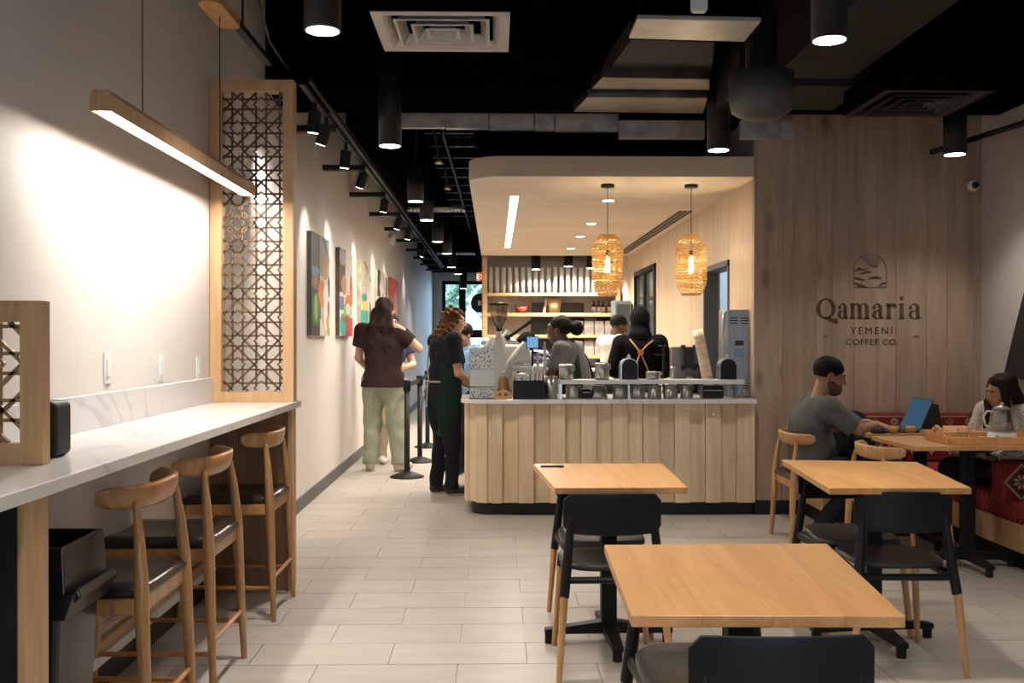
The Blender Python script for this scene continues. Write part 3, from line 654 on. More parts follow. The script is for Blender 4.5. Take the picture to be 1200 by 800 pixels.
for yy in (2.6, 5.3): MB().tube([(LX, yy, 3.01), (LX, yy, 4.1)], .006, 6).obj('rod', M['blackmetal'], tr, world=True)
MB().tube([onX(308, 0, -1.5), onX(303, 30, -1.5), onX(309, 50, -1.5)], .008, 6).tube([(-1.5, onX(309, 50, -1.5).y, onX(309, 50, -1.5).z), (-1.5, 6.9, 3.3)], .008, 6)
tag(MB().tube([(-1.45, 5.9, 4.1), (-1.45, 6.1, 3.5), (-1.42, 6.3, 3.25), (-1.40, 6.78, 3.2)], .009, 8).obj('conduit', M['duct']), 'thin grey conduit looping down beside the left wall near the ceiling', 'conduit')

# track and heads washing the paintings
TX, TRZ = -1.20, 2.95
tk = empty('lighting_track', (TX, 12, TRZ), 0, 'long black lighting track running down the corridor over the paintings', 'track')
B(TX - .018, TX + .018, 6.2, 22.5, TRZ, TRZ + .03).obj('rail', M['blackmetal'], tk, world=True)
B(TX + .04, TX + .06, 6.2, 22.5, TRZ + .02, TRZ + .05).obj('conduit_bar', M['blackmetal'], tk, world=True)
k = 0
for yy in [7.35 + 1.68 * i for i in range(10)]:
    tag(B(XL + .001, TX + .02, yy, yy + .09, 2.90, 2.945).obj('strut', M['blackmetal'], tk, world=True))
names = ('nearest the tall lattice screen', 'second from the lattice screen', 'third from the lattice screen', 'fourth from the lattice screen', 'fifth from the lattice screen', 'sixth from the lattice screen', 'seventh from the lattice screen', 'with a glowing face far down the corridor')
for i, px_ in enumerate((370, 383, 406, 427, 451, 469, 479, 497)):
    yy = TX * FPX / (px_ - 580); th = empty('track_head', (TX, yy, TRZ), 0, 'black track spotlight ' + names[i], 'spotlight', 'track spotlights over the paintings')
    MB().tube([(0, 0, 0), (0, 0, -.07)], .014, 8).obj('stem', M['blackmetal'], th)
    d = Vector((-.35 if i % 2 else -.12, .12, -1)).normalized(); c_ = Vector((0, 0, -.07))
    MB().tube([c_ - d * .01, c_ + d * .13], .043, 16).obj('can', M['blackmetal'], th)
    MB().tube([c_ + d * .131, c_ + d * .133], .034, 16).obj('lens', M['lens'], th)
    tgt = Vector((XL, yy + .3, 1.75)) - (Vector((TX, yy, TRZ)) + c_ + d * .14)
    s_ = lamp('wall_wash_light', 'SPOT', Vector((TX, yy, TRZ)) + c_ + d * .15, 34 if i < 6 else 22, (1, .90, .78), size=.03, spot=1.15, blend=.8)
    s_.rotation_euler = tgt.to_track_quat('-Z', 'Y').to_euler()

# emergency light box
p = onX(457, 282, XL); lamp('wall_wash_light', 'SPOT', (TX, 6.3, 2.8), 75, (1, .92, .84), rot=(0, 0, 0), size=.03, spot=1.3, blend=.8).rotation_euler = Vector((-.36, .9, -1.1)).to_track_quat('-Z', 'Y').to_euler()  # the spot has no head, added to brighten the wall behind the lattice
em = empty('emergency_light', (XL, p.y, p.z), 0, 'small white emergency light box high on the corridor wall', 'lamp')
B(0, .07, -.13, .13, -.06, .06).obj('box', M['white'], em, bevel=.01); MB().tube([(.035, -.16, .03), (.08, -.19, .03)], .04, 12).obj('lamp_head', M['white'], em)

# ================================================================ CYLINDER DOWNLIGHTS
DZ = 2.67
dls = [(378, 36, .6, 'round black cylinder downlight at the top left above the stools', 150), (972, 47, .6, 'round black cylinder downlight at the top right of the ceiling', 95), (457, 171, .65, 'round black cylinder downlight in front of the metal duct strip', 130),
       (842, 176, .6, 'long black cylinder downlight beside the big stepped duct', 55), (1119, 181, .32, 'short black cylinder downlight below the dark ceiling vent at right', 75),
       (487, 236, .33, 'black corridor downlight, nearest of the corridor row on its left', 130), (500, 258, .38, 'black corridor downlight second along, beside the far vent', 130), (513, 283, .33, 'black corridor downlight third along the corridor', 120), (524, 297, .33, 'black corridor downlight fourth along the corridor', 120),
       (529, 313, .33, 'black corridor downlight fifth along, before the end window', 110), (537, 321, .33, 'black corridor downlight farthest along, before the end window', 50), (543, 338, .5, 'low black cylinder lamp silhouetted against the end window', 30)]
for (px_, py_, ln, lab, pw) in dls:
    p = onZ(px_, py_, DZ if py_ < 330 else 2.45)
    dl = empty('cylinder_downlight', p, 0, lab, 'downlight', 'black cylinder downlights')
    MB().lathe([(.070, 0), (.078, 0), (.078, ln), (.0, ln)], seg=28).obj('housing', M['blackmetal'], dl)
    MB().tube([(0, 0, ln), (0, 0, min(4.2, 4.29) - p.z if p.y < 20 else 3.02 - p.z)], .012, 8).obj('stem', M['blackmetal'], dl)
    MB().lathe([(.0, -.003), (.068, -.003), (.068, -.001), (0, -.001)], seg=28).obj('lens', M['lens'], dl)
    lamp('downlight_light', 'SPOT', p + Vector((0, 0, -.01)), pw, NEUT, size=.06, spot=2.0, blend=.9)
# unseen downlights, added to light the tables and the front of the room
for (x, y, pw) in ((.9, 1.6, 120), (2.6, 1.6, 80), (2.9, 4.6, 70), (-.6, 1.2, 125), (.3, 3.6, 60)):
    dl = empty('cylinder_downlight', (x, y, 2.9), 0, {(.9, 1.6): 'out of view black cylinder downlight just ahead of the camera', (2.6, 1.6): 'out of view black cylinder downlight to the right of the camera', (2.9, 4.6): 'out of view black cylinder downlight above the right table', (-.6, 1.2): 'out of view black cylinder downlight left of the camera', (.3, 3.6): 'out of view black cylinder downlight above the middle tables'}[(x, y)], 'downlight', 'black cylinder downlights')
    MB().lathe([(.070, 0), (.078, 0), (.078, .33), (.0, .33)], seg=28).obj('housing', M['blackmetal'], dl)
    MB().tube([(0, 0, .33), (0, 0, 1.2)], .012, 8).obj('stem', M['blackmetal'], dl)
    MB().lathe([(.0, -.003), (.068, -.003), (.068, -.001), (0, -.001)], seg=28).obj('lens', M['lens'], dl)
    lamp('downlight_light', 'SPOT', (x, y, 2.89), pw, NEUT, size=.06, spot=2.0, blend=.9)

# ================================================================ DUCTS AND VENTS
def vent(x0, x1, y0, y1, z, label, mat):
    v = empty('ceiling_vent', ((x0 + x1) / 2, (y0 + y1) / 2, z), 0, label, 'vent'); cx, cy = v.location.x, v.location.y
    W, D = (x1 - x0) / 2, (y1 - y0) / 2
    def ring(a, b, z0, z1, nm):
        (aw, ad), (bw, bd) = a, b
        vs = []
        for (w_, d_, zz) in ((aw, ad, z0), (bw, bd, z1), (bw, bd, z1 + .004), (aw, ad, z0 + .004)): vs += [(-w_, -d_, zz), (w_, -d_, zz), (w_, d_, zz), (-w_, d_, zz)]
        fs = []
        for l in range(4):
            for k in range(4): fs.append((l * 4 + k, l * 4 + (k + 1) % 4, ((l + 1) % 4) * 4 + (k + 1) % 4, ((l + 1) % 4) * 4 + k))
        MB().add(vs, fs).obj(nm, mat, v)
    ring((W, D), (W - .045, D - .045), 0, 0, 'flange'); ring((W - .045, D - .045), (W - .075, D - .075), 0, .03, 'louvre')
    for i, s_ in enumerate((.70, .46, .25)): ring((W * s_, D * s_), (W * (s_ - .045), D * (s_ - .045)), -.004, -.004, 'louvre'); ring((W * (s_ - .045), D * (s_ - .045)), (W * (s_ - .14), D * (s_ - .14)), -.004, .045, 'louvre')
    B(-W * .09, W * .09, -D * .09, D * .09, .02, .024).obj('centre_plate', mat, v)
    B(-W, W, -D, D, .11, .15).box(-W, -W + .01, -D, D, .004, .12).box(W - .01, W, -D, D, .004, .12).box(-W, W, -D, -D + .01, .004, .12).box(-W, W, D - .01, D, .004, .12).obj('plenum_box', M['black'], v)
    MB().tube([(0, 0, .15), (0, 0, 1.3)], .16, 20).obj('flexible_duct', M['black'], v)
    return v
a = onZ(433, 14, 2.77); b = onZ(598, 15, 2.77); c_ = onZ(597, 61, 2.77)
vent(a.x, b.x, a.y, c_.y, 2.77, 'large pale square ceiling vent with nested louvres at top left', M['whitemetal'])
a = onZ(1037, 106, 2.77); b = onZ(1161, 110, 2.77); c_ = onZ(1105, 137, 2.77)
vent(a.x, b.x, a.y, c_.y, 2.77, 'dark square ceiling vent hanging before the oak plank wall', M['ductdark'])
def slot(px0, py, px1, w_, lab, z=2.95):
    a = onZ(px0, py, z); b = onZ(px1, py, z)
    v = empty('linear_vent', ((a.x + b.x) / 2, a.y, z), 0, lab, 'vent'); L_ = (b.x - a.x) / 2
    MB().box(-L_, L_, -.12, -.09, 0, .03).box(-L_, L_, .09, .12, 0, .03).box(-L_, -L_ + .03, -.12, .12, 0, .03).box(L_ - .03, L_, -.12, .12, 0, .03).obj('frame', M['whitemetal'], v)
    for k in range(14): B(-L_ + .04 + k * (2 * L_ - .08) / 14, -L_ + .06 + k * (2 * L_ - .08) / 14, -.09, .09, .002, .028).obj('blade', M['whitemetal'], v)
slot(477, 247, 545, .2, 'pale louvred vent high above the corridor beside the downlights'); slot(512, 298, 557, .2, 'farther pale louvred vent above the corridor')
# sheet metal strip duct crossing the room
sd = empty('strip_duct', (.5, 7.95, 3.06), 0, 'flat galvanised metal strip duct crossing the room below the beam', 'duct')
xs = [onY(p_, 140, 7.9).x for p_ in (394, 440, 522, 573, 626, 650, 725)]
for i in range(len(xs) - 1): B(xs[i] + .003, xs[i + 1] - .003, 7.88 + .006 * (i % 2), 7.95, 3.05 - .006 * i, 3.22).obj('sheet', M['sheet'], sd, world=True, bevel=.002)
for p0, p1, yA in ((726, 826, 7.70), (868, 932, 7.66)):
    B(onY(p0, 145, yA).x, onY(p1, 145, yA).x, yA, yA + .07, onY(0, 159, yA).z, onY(0, 138, yA).z).obj('sheet', M['sheet'], sd, world=True, bevel=.002)
# big stepped duct
bd = empty('stepped_duct', (.95, 6.2, 3.0), 0, 'big stepped galvanised duct glinting above the service counter', 'duct')
def quadbox(mb, pts, z, h):
    vs = [(x, y, z) for x, y in pts] + [(x, y, z + h) for x, y in pts]
    mb.add(vs, [(3, 2, 1, 0), (4, 5, 6, 7), (0, 1, 5, 4), (1, 2, 6, 5), (2, 3, 7, 6), (3, 0, 4, 7)]); return mb
def under(z, *pp): return [onZ(a, b, z)[:2] for a, b in pp]
quadbox(MB(), under(3.10, (740, 46), (838, 50), (833, 92), (708, 90)), 3.10, .12).obj('section', M['ductdark'], bd, world=True, bevel=.004)
quadbox(MB(), under(3.04, (706, 91), (832, 93), (832, 106), (692, 105)), 3.04, .08).obj('section', M['duct'], bd, world=True, bevel=.004)
quadbox(MB(), under(3.00, (688, 114), (829, 115), (824, 133), (672, 131)), 3.00, .06).obj('section', M['duct'], bd, world=True, bevel=.004)
ap = empty('duct_box', (1.0, 4.9, 2.92), 0, 'pale flat panel beneath the duct at the top of the view', 'box')
quadbox(MB(), under(2.92, (747, 22), (892, 25), (872, 49), (737, 45)), 2.92, .02).obj('plate', M['whitemetal'], ap, world=True, bevel=.002)
quadbox(MB(), under(2.94, (747, 22), (892, 25), (874, 47), (739, 43)), 2.94, .25).obj('plenum', M['black'], ap, world=True)
p = onZ(820, 8, 2.8); ao = empty('access_point', p, 0, 'small white rounded device hanging at the top edge', 'device')
MB().prism(rrect(-.035, .035, -.02, .12, .015, 4), 0, .03, 'Y').obj('body', M['white'], ao, bevel=.004); MB().tube([(0, .015, .12), (0, .015, 1.4)], .006, 6).obj('stem', M['blackmetal'], ao)
ld_ = empty('long_duct', (1.9, 3, 2.95), 0, 'wide dark duct running overhead at the right of the ceiling', 'duct')
B(1.68, 2.16, -.5, 3.2, 2.95, 3.5).obj('section', M['ductdark'], ld_, world=True, bevel=.004); B(1.68, 2.16, 3.21, 6.0, 2.95, 3.5).obj('section', M['ductdark'], ld_, world=True, bevel=.004)
B(1.5, 2.3, 6.1, 6.75, 2.93, 3.3).obj('section', M['ductdark'], ld_, world=True, bevel=.004)
p = onY(892, 112, 5.6); rd = empty('round_canister', p, 0, 'round dark grey canister hanging between the ducts', 'canister')
MB().lathe([(0, -.13), (.10, -.13), (.165, -.09), (.18, -.02), (.18, .12), (.09, .13), (.08, .9), (0, .9)], seg=32).obj('drum', plain('dark_grey_drum', (.05, .05, .052), .5), rd)
for (pts, lab) in (([(-.3, 4.0, 3.6), (-.45, 6.7, 3.55)], 'thin dark sprinkler pipe above the large square vent'), ([(XR - .06, 2.0, 2.95), (XR - .06, 6.0, 2.86), (XR - .6, 7.3, 2.75)], 'dark pipe running down the right wall to the vent'), ([(-.55, 8.2, 3.5), (-.48, 19.9, 3.5)], 'black sprinkler pipe running along above the corridor')):
    tag(MB().tube(pts, .02, 10).obj('pipe', M['blackmetal']), lab, 'pipe')
for k, yy in enumerate((8.6, 10.1)):
    hs_ = empty('sprinkler', (-.548 + .006 * k, yy, 3.5), 0, ('nearer' if k == 0 else 'farther') + ' sprinkler drop with joint fittings above the corridor', 'sprinkler')
    MB().tube([(0, 0, 0), (0, 0, -.3), (.03, .02, -.36), (.06, .15, -.55)], .012, 8).obj('drop', M['blackmetal'], hs_); MB().lathe([(0, -.60), (.04, -.59), (.02, -.55), (0, -.55)], (.06, .15, 0), 12).obj('head', M['steel'], hs_)
# camera dome
p = onY(1139, 218, YW); cd_ = empty('security_camera', p, 0, 'small white dome camera high on the oak plank wall', 'camera')
MB().lathe([(0, 0), (.045, 0), (.045, .03), (.03, .05), (0, .055)], seg=20).obj('housing', M['white'], cd_).rotation_euler = (PI / 2, 0, 0)
MB().lathe([(0, .04), (.028, .045), (.025, .068), (0, .078)], seg=16).obj('lens', M['blackplastic'], cd_).rotation_euler = (PI / 2, 0, 0)

# ================================================================ SOFFIT LIGHTS AND RATTAN PENDANTS
for (px_, py_, lab) in ((713, 235, 'round recessed light nearest the front of the oak soffit'), (693, 262, 'round recessed light second from the front of the oak soffit'), (680, 277, 'round recessed light third from the front of the oak soffit'), (669, 291, 'round recessed light at the back of the oak soffit')):
    p = onZ(px_, py_, SZ - .009); rl = empty('recessed_light', p, 0, lab, 'downlight', 'recessed soffit lights')
    MB().lathe([(.045, -.001), (.075, -.003), (.078, 0), (.045, .0)], seg=24).obj('trim_ring', M['steel'], rl)
    MB().lathe([(0, -.0035), (.052, -.0035), (.052, -.001), (0, -.001)], seg=24).obj('lens', M['lens'], rl)
    lamp('soffit_spot_light', 'SPOT', p + Vector((0, 0, -.02)), 78, WARM, size=.05, spot=2.3, blend=.8)
for (x, y) in ((.35, 9.0), (.45, 12.0), (1.6, 13.5), (.6, 14.6), (1.4, 14.7)):
    lamp('soffit_spot_light', 'SPOT', (x, y, SZ - .03), 45 if y < 14 else 130, WARM, size=.05, spot=2.4, blend=.8)  # added spots without fixtures, brightening the service area and far shelves
ly0, ly1 = onZ(603, 228, SZ).y, onZ(598, 289, SZ).y
ll = empty('linear_light', (onZ(603, 228, SZ).x, (ly0 + ly1) / 2, SZ - .009), 0, 'long white linear light set in the oak soffit', 'lamp')
lx = ll.location.x
B(-.045, .045, -(ly1 - ly0) / 2, (ly1 - ly0) / 2, -.004, .0).obj('trim', M['white'], ll)
B(-.036, .036, -(ly1 - ly0) / 2 + .01, (ly1 - ly0) / 2 - .01, -.0065, -.0045).obj('diffuser', M['lenss'], ll)
lamp('soffit_linear_light', 'AREA', (lx, (ly0 + ly1) / 2, SZ - .02), 95, (1, .92, .80), size=.06, size_y=ly1 - ly0 - .1)
vy0, vy1 = onX(808, 240, XS - .32).y, onX(737, 297, XS - .32).y
sv = empty('slot_vent', (XS - .22, 11.5, SZ - .009), 0, 'long dark slot vent in the soffit beside the service wall', 'vent')
a, b = onZ(803, 246, SZ), onZ(737, 296, SZ)
for k in range(3): B(a.x - .06 + .05 * k, a.x - .03 + .05 * k, a.y, b.y, SZ - .016, SZ - .0085).obj('slot_bar', M['blackmetal'], sv, world=True)

def rattan(px_, top_py, cup_py, bot_py, Y, label):
    c0 = onY(px_, cup_py, Y); b0 = onY(px_, bot_py, Y); hh = c0.z - b0.z; R0 = 18 * Y / FPX
    r = empty('rattan_pendant', (c0.x, Y, b0.z), 0, label, 'lamp', 'rattan pendants over the service counter')
    def rad(t):                                        # t 0 bottom .. 1 top
        e = 1.0 - max(0, abs(t - .5) - .28) / .22 * .0
        if t < .26: return R0 * (.60 + .40 * math.sin(t / .26 * PI / 2))
        if t > .76: return R0 * (.50 + .50 * math.sin((1 - t) / .24 * PI / 2))
        return R0
    mb = MB(); NS = 16; nst = 30; wd = .0062
    for fam in (1, -1):
        for s_ in range(NS):
            pv = []
            for k in range(nst + 1):
                t = k / nst; a = 2 * PI * s_ / NS + fam * (t * 2.6 + .22 * math.sin(t * 40)); rr = rad(t) + .0022 * fam * math.sin(k * 2.1 + s_)
                for dz in (-1, 1): pv.append((rr * math.cos(a + dz * fam * wd / R0 * .62), rr * math.sin(a + dz * fam * wd / R0 * .62), t * hh - dz * wd * .5))
            mb.add(pv, [(2 * k, 2 * k + 1, 2 * k + 3, 2 * k + 2) for k in range(nst)])
    for k in range(21):
        t = (k + .5) / 21; rr = rad(t) + (.002 if k % 2 else -.002); w_ = .0022 if k % 5 else .005
        v = [(rr * math.cos(2 * PI * j / 28), rr * math.sin(2 * PI * j / 28), t * hh + dz) for dz in (-w_, w_) for j in range(28)]
        mb.add(v, [(j, (j + 1) % 28, 28 + (j + 1) % 28, 28 + j) for j in range(28)])
    mb.obj('shade', M['rattan'], r, solid=.0016)
    for zz, t in ((0.002, 0), (hh - .002, 1)): MB().tube([(rad(t) * math.cos(2 * PI * j / 28), rad(t) * math.sin(2 * PI * j / 28), zz) for j in range(28)], .004, 6, closed=True).obj('rim', M['rattan'], r)
    MB().lathe([(0, hh * .36), (.016, hh * .38), (.020, hh * .5), (.014, hh * .6), (.011, hh * .64), (0, hh * .64)], seg=16).obj('bulb', M['bulb'], r)
    MB().tube([(0, 0, hh * .64), (0, 0, hh * .74)], .016, 12).obj('socket', M['blackmetal'], r)
    MB().tube([(0, 0, hh * .74), (0, 0, SZ - .03 - b0.z)], .003, 6).obj('cord', M['blackmetal'], r)
    MB().lathe([(0, 0), (.055, 0), (.055, .024), (0, .024)], (0, 0, SZ - .034 - b0.z), 24).obj('canopy', M['blackmetal'], r)
    lamp('pendant_bulb_light', 'POINT', (c0.x, Y, b0.z + hh * .5), 150, (1, .80, .50), size=.022)
rattan(712, 212, 275, 346, 8.2, 'left glowing woven rattan pendant over the service counter')
rattan(810, 213, 275, 346, 8.2, 'right glowing woven rattan pendant over the service counter')

# ================================================================ SERVICE COUNTER
CZ = .905; YC = 7.72
sc = empty('service_counter', (.9, 8.0, 0), 0, 'wooden service counter with vertical oak boards and white top', 'counter')
cx0, cx1 = -.235, XS - .035
MB().prism([(x, y) for x, y in rrect(cx0 - .035, cx1, YC - .06, 8.42, .22, 10, (1, 0, 0, 0))], CZ - .032, CZ).obj('worktop', M['marble'], sc, world=True, bevel=.003)
MB().prism(rrect(cx0 + .05, cx1, YC + .055, 8.40, .16, 8, (1, 0, 0, 0)), 0, .10).obj('toe_kick', M['toe'], sc, world=True)
MB().prism(rrect(cx0 + .03, cx1, YC + .035, 8.40, .18, 8, (1, 0, 0, 0)), .10, CZ - .033).obj('carcass', M['oak_light'], sc, world=True)
R0 = .21; pth = [(cx0, 8.38), (cx0, 8.24), (cx0, 8.1), (cx0, YC + R0)]
arc = [(cx0 + R0 + R0 * math.cos(math.radians(a)), YC + R0 + R0 * math.sin(math.radians(a))) for a in (180, 207, 234, 261, 270)]
front = [cx0 + R0 + .085 + i * .1215 for i in range(18)]
path = pth + arc[1:] + [(x, YC) for x in front if x < cx1 - .04] + [(cx1, YC)]
for i in range(len(path) - 1):
    a, b = Vector((*path[i], 0)), Vector((*path[i + 1], 0)); t_ = (b - a).normalized(); n = Vector((t_.y, -t_.x, 0)); g = t_ * .0015
    dp = .0 if i % 2 else .026; th = .03
    q = [a + g + n * (.0 - dp + .008), b - g + n * (-dp + .008), b - g - n * .034, a + g - n * .034]
    MB().prism([(v.x, v.y) for v in q][::-1], .10, CZ - .034).obj('plank', M['oak_light'], sc, world=True, bevel=.0015, seg=1)
# side counter carrying the espresso machine, and island behind
s2 = empty('side_counter', (.1, 9.7, 0), 0, 'low white machine counter behind the service counter, hidden mostly', 'counter')
B(-.12, .34, 8.46, 9.5, CZ - .03, CZ).obj('worktop', M['marble'], s2, world=True); B(-.10, .32, 8.48, 9.48, .0, CZ - .03).obj('carcass', M['oak_light'], s2, world=True)
s3 = empty('back_counter', (1.7, 8.9, 0), 0, 'steel counter along the oak side wall under the boiler', 'counter')
B(1.28, XS - .01, 8.46, 8.72, CZ - .03, CZ).obj('worktop', M['steel'], s3, world=True); B(1.30, XS - .02, 8.48, 8.70, 0, CZ - .03).obj('carcass', M['steel'], s3, world=True)
s4 = empty('back_worktop', (.9, 16.2, 0), 0, 'white counter beneath the far shelves', 'counter')
B(-.15, 1.95, 15.6, YB - .02, .86, .9).obj('worktop', M['marble'], s4, world=True); B(-.13, 1.93, 15.64, YB - .02, 0, .86).obj('carcass', M['toe'], s4, world=True)

# riser shelf
YR = 7.86
def xat(px_, Y=YR): return onY(px_, 450, Y).x
def zat(py, Y=YR): return onY(600, py, Y).z
rs = empty('riser_shelf', (xat(762), YR, CZ), 0, 'long white riser shelf over the canisters on the service counter', 'shelf')
B(xat(655), xat(869), YR - .1, YR + .12, zat(449.5), zat(444.5)).obj('shelf_board', M['white'], rs, world=True, bevel=.002)
for px_ in (656.5, 735, 866.5):
    for yy in (YR - .09, YR + .11): B(xat(px_) - .007, xat(px_) + .007, yy - .007, yy + .007, CZ, zat(449.5)).obj('leg', M['steel'], rs, world=True)
RT = zat(444.5)
def canister(px0, px1, ytop, Y, zb, label, mat='steel', lid=True, group='stainless canisters on the service counter'):
    x0, x1 = onY(px0, 450, Y).x, onY(px1, 450, Y).x; r_ = (x1 - x0) / 2; h = onY(600, ytop, Y).z - zb
    c = empty('canister', ((x0 + x1) / 2, Y, zb), 0, label, 'canister', group)
    MB().lathe([(0, 0), (r_ * .94, 0), (r_, .006), (r_, h * .80), (r_ * .97, h * .82), (0, h * .82)], seg=28).obj('body', M[mat], c)
    if lid:
        MB().lathe([(r_ * .98, h * .82), (r_ * 1.04, h * .83), (r_ * 1.04, h * .90), (r_ * .9, h * .95), (0, h * .96)], seg=28).obj('lid', M['steel' if mat == 'steel' else 'glass'], c)
        MB().lathe([(0, h * .96), (.012, h * .96), (.016, h), (0, h * 1.02)], seg=14).obj('knob', M['steel'], c)
        MB().tube([(r_ * 1.0, 0, h * .55), (r_ * 1.18, 0, h * .62), (r_ * 1.14, 0, h * .86), (r_ * 1.0, 0, h * .90)], .0035, 6).obj('clasp', M['steel'], c)
    return c
canister(663, 680, 450.5, YR, CZ, 'squat steel canister under the riser, nearest the black bin')
for i, (a, b, w_) in enumerate(((718, 736, 'first'), (739, 756, 'second'), (759, 775, 'third'), (777, 794, 'fourth'), (797, 812, 'last'))):
    canister(a, b, 450.3, YR, CZ, 'steel canister under the riser, %s in the row from the tall pitcher' % w_)
pt = empty('steel_pitcher', (xat(702), YR, CZ), 0, 'tapered steel pitcher standing under the riser shelf', 'pitcher')
MB().lathe([(0, 0), (.068, 0), (.066, .02), (.052, .10), (.048, .1), (0, .1)], seg=24).obj('body', M['steel'], pt)
canister(655, 672, 426, YR, RT, 'steel canister with clasp lid on the riser before the grey shirt barista')
canister(697, 714, 424, YR, RT, 'steel canister with knob lid on the riser beside the white shirt man')
canister(757, 774, 435, YR, RT, 'low glass jar with steel lid on the riser', 'steel')
jt = empty('steel_jar', (xat(645.5), YR - .02, CZ), 0, 'tall brushed steel cylinder between black bin and riser', 'jar')
MB().lathe([(0, 0), (.052, 0), (.052, .175), (.046, .175), (.046, .02), (0, .02)], seg=28).obj('body', M['steel'], jt)
for i, (a, b, Y, yb, yt, lab) in enumerate(((822, 846, YR, 468, 451, 'black box under the right end of the riser'), (681, 692, YR + .02, 468, 456, 'small black box between canisters under the riser'))):
    x0, x1 = xat(a), xat(b); o = empty('black_box', ((x0 + x1) / 2, Y, CZ), 0, lab, 'box')
    B(x0 - o.location.x, x1 - o.location.x, -.06, .06, 0, .10 if i == 0 else .07).obj('body', M['blackplastic'], o, bevel=.005); B(x0 - o.location.x + .01, x1 - o.location.x - .01, -.062, -.058, .06 - .015 * i, .066 - .015 * i).obj('label_slot', M['white'], o)
for (a, b, lab) in ((726, 747, 'black napkin dispenser with rounded top on the riser before the woman in black'), (841, 862, 'black napkin dispenser with rounded top at the right end of the riser')):
    x0, x1 = xat(a), xat(b); hw = (x1 - x0) / 2; o = empty('napkin_dispenser', ((x0 + x1) / 2, YR, RT), 0, lab, 'dispenser'); h = .168
    pts = [(-hw, 0), (hw, 0), (hw, h * .62)] + [(hw * math.cos(a_), h * .62 + h * .38 * math.sin(a_)) for a_ in [PI * k / 12 for k in range(1, 12)]] + [(-hw, h * .62)]
    MB().prism(pts, -.05, .06, 'Y').obj('shell', M['steel'], o, bevel=.003)
    MB().prism([(x * .88 + .004, z * .94 + .004) for x, z in pts], -.056, -.049, 'Y').obj('front_plate', M['blackplastic'], o)
    MB().prism([(-.018, h * .9), (.022, h * .92), (.006, h * 1.2), (-.008, h * 1.15)], -.01, .0, 'Y').obj('napkin', M['white'], o)

# acrylic cup and lid dispenser
def speck(name, base, dark, sc_, thr):
    m, nt, b = nodemat(name); N, L = nt.nodes.new, nt.links.new
    tc_ = N('ShaderNodeTexCoord'); v = N('ShaderNodeTexVoronoi'); v.inputs['Scale'].default_value = sc_; L(tc_.outputs['Object'], v.inputs['Vector'])
    r = N('ShaderNodeValToRGB'); r.color_ramp.elements[0].position = thr; r.color_ramp.elements[1].position = thr + .12
    r.color_ramp.elements[0].color = (*dark, 1); r.color_ramp.elements[1].color = (*base, 1); L(v.outputs['Distance'], r.inputs[0]); L(r.outputs[0], b.inputs['Base Color']); b.inputs['Roughness'].default_value = .4; return m
M['speck'] = speck('loose_wrapped_straws', (.75, .74, .72), (.10, .085, .075), 62, .30)
M['beans'] = speck('coffee_beans', (.06, .03, .018), (.02, .01, .006), 70, .35)
M['milky'] = plain('milky_acrylic', (.74, .73, .72), .25, noise=.04, nscale=9)
ad = empty('acrylic_dispenser', (xat(565), 7.86, CZ), 0, 'tall clear acrylic dispenser holding small speckled pieces at the counter end', 'dispenser')
MB().box(-.094, .094, -.075, .075, .235, .40).obj('upper_contents', M['speck'], ad); MB().box(-.094, .094, -.075, .075, .10, .232).obj('middle_tier', M['milky'], ad); MB().box(-.094, .094, -.075, .075, .012, .085).obj('lower_contents', M['speck'], ad)
ringbox(MB(), (-.102, .102, -.083, .083), (-.102, .102, -.083, .083), 0, .425, .005).box(-.1, .1, -.08, .08, 0, .006).box(-.1, .1, -.08, .08, .228, .234).box(-.1, .1, -.08, .08, .086, .096).obj('acrylic_shell', M['glass'], ad)
# brown jar on small wooden stand
bj = empty('syrup_jar', (xat(590), 7.83, CZ + .052), 0, 'amber brown jar with steel lid on a wooden stand', 'jar')
MB().lathe([(0, 0), (.047, 0), (.044, .03), (.036, .105), (.030, .115), (0, .115)], seg=24).obj('body', plain('amber_jar', (.32, .15, .05), .35, noise=.15), bj)
MB().lathe([(0, .115), (.03, .115), (.03, .13), (.014, .14), (.010, .165), (0, .165)], seg=20).obj('lid', M['steel'], bj)
ws_ = empty('wooden_stand', (xat(590), 7.83, CZ), 0, 'small arched wooden sign stand with green mark at the counter end', 'stand')
MB().prism([(-.068, 0), (.068, 0), (.068, .03)] + [(.068 * math.cos(a_), .03 + .04 * math.sin(a_)) for a_ in [PI * k / 10 for k in range(1, 10)]] + [(-.068, .03)], -.065, -.05, 'Y').obj('front_plate', M['oak_table'], ws_, bevel=.002)
MB().box(-.06, .06, -.05, .05, .0, .05).obj('block', M['oak_table'], ws_)
MB().prism([(-.04, .028), (-.015, .024), (-.02, .046), (-.035, .045)], -.0665, -.0651, 'Y').prism([(.0, .024), (.035, .027), (.028, .042), (.01, .05)], -.0665, -.0651, 'Y').obj('mark', plain('green_mark', (.03, .10, .06), .6), ws_)
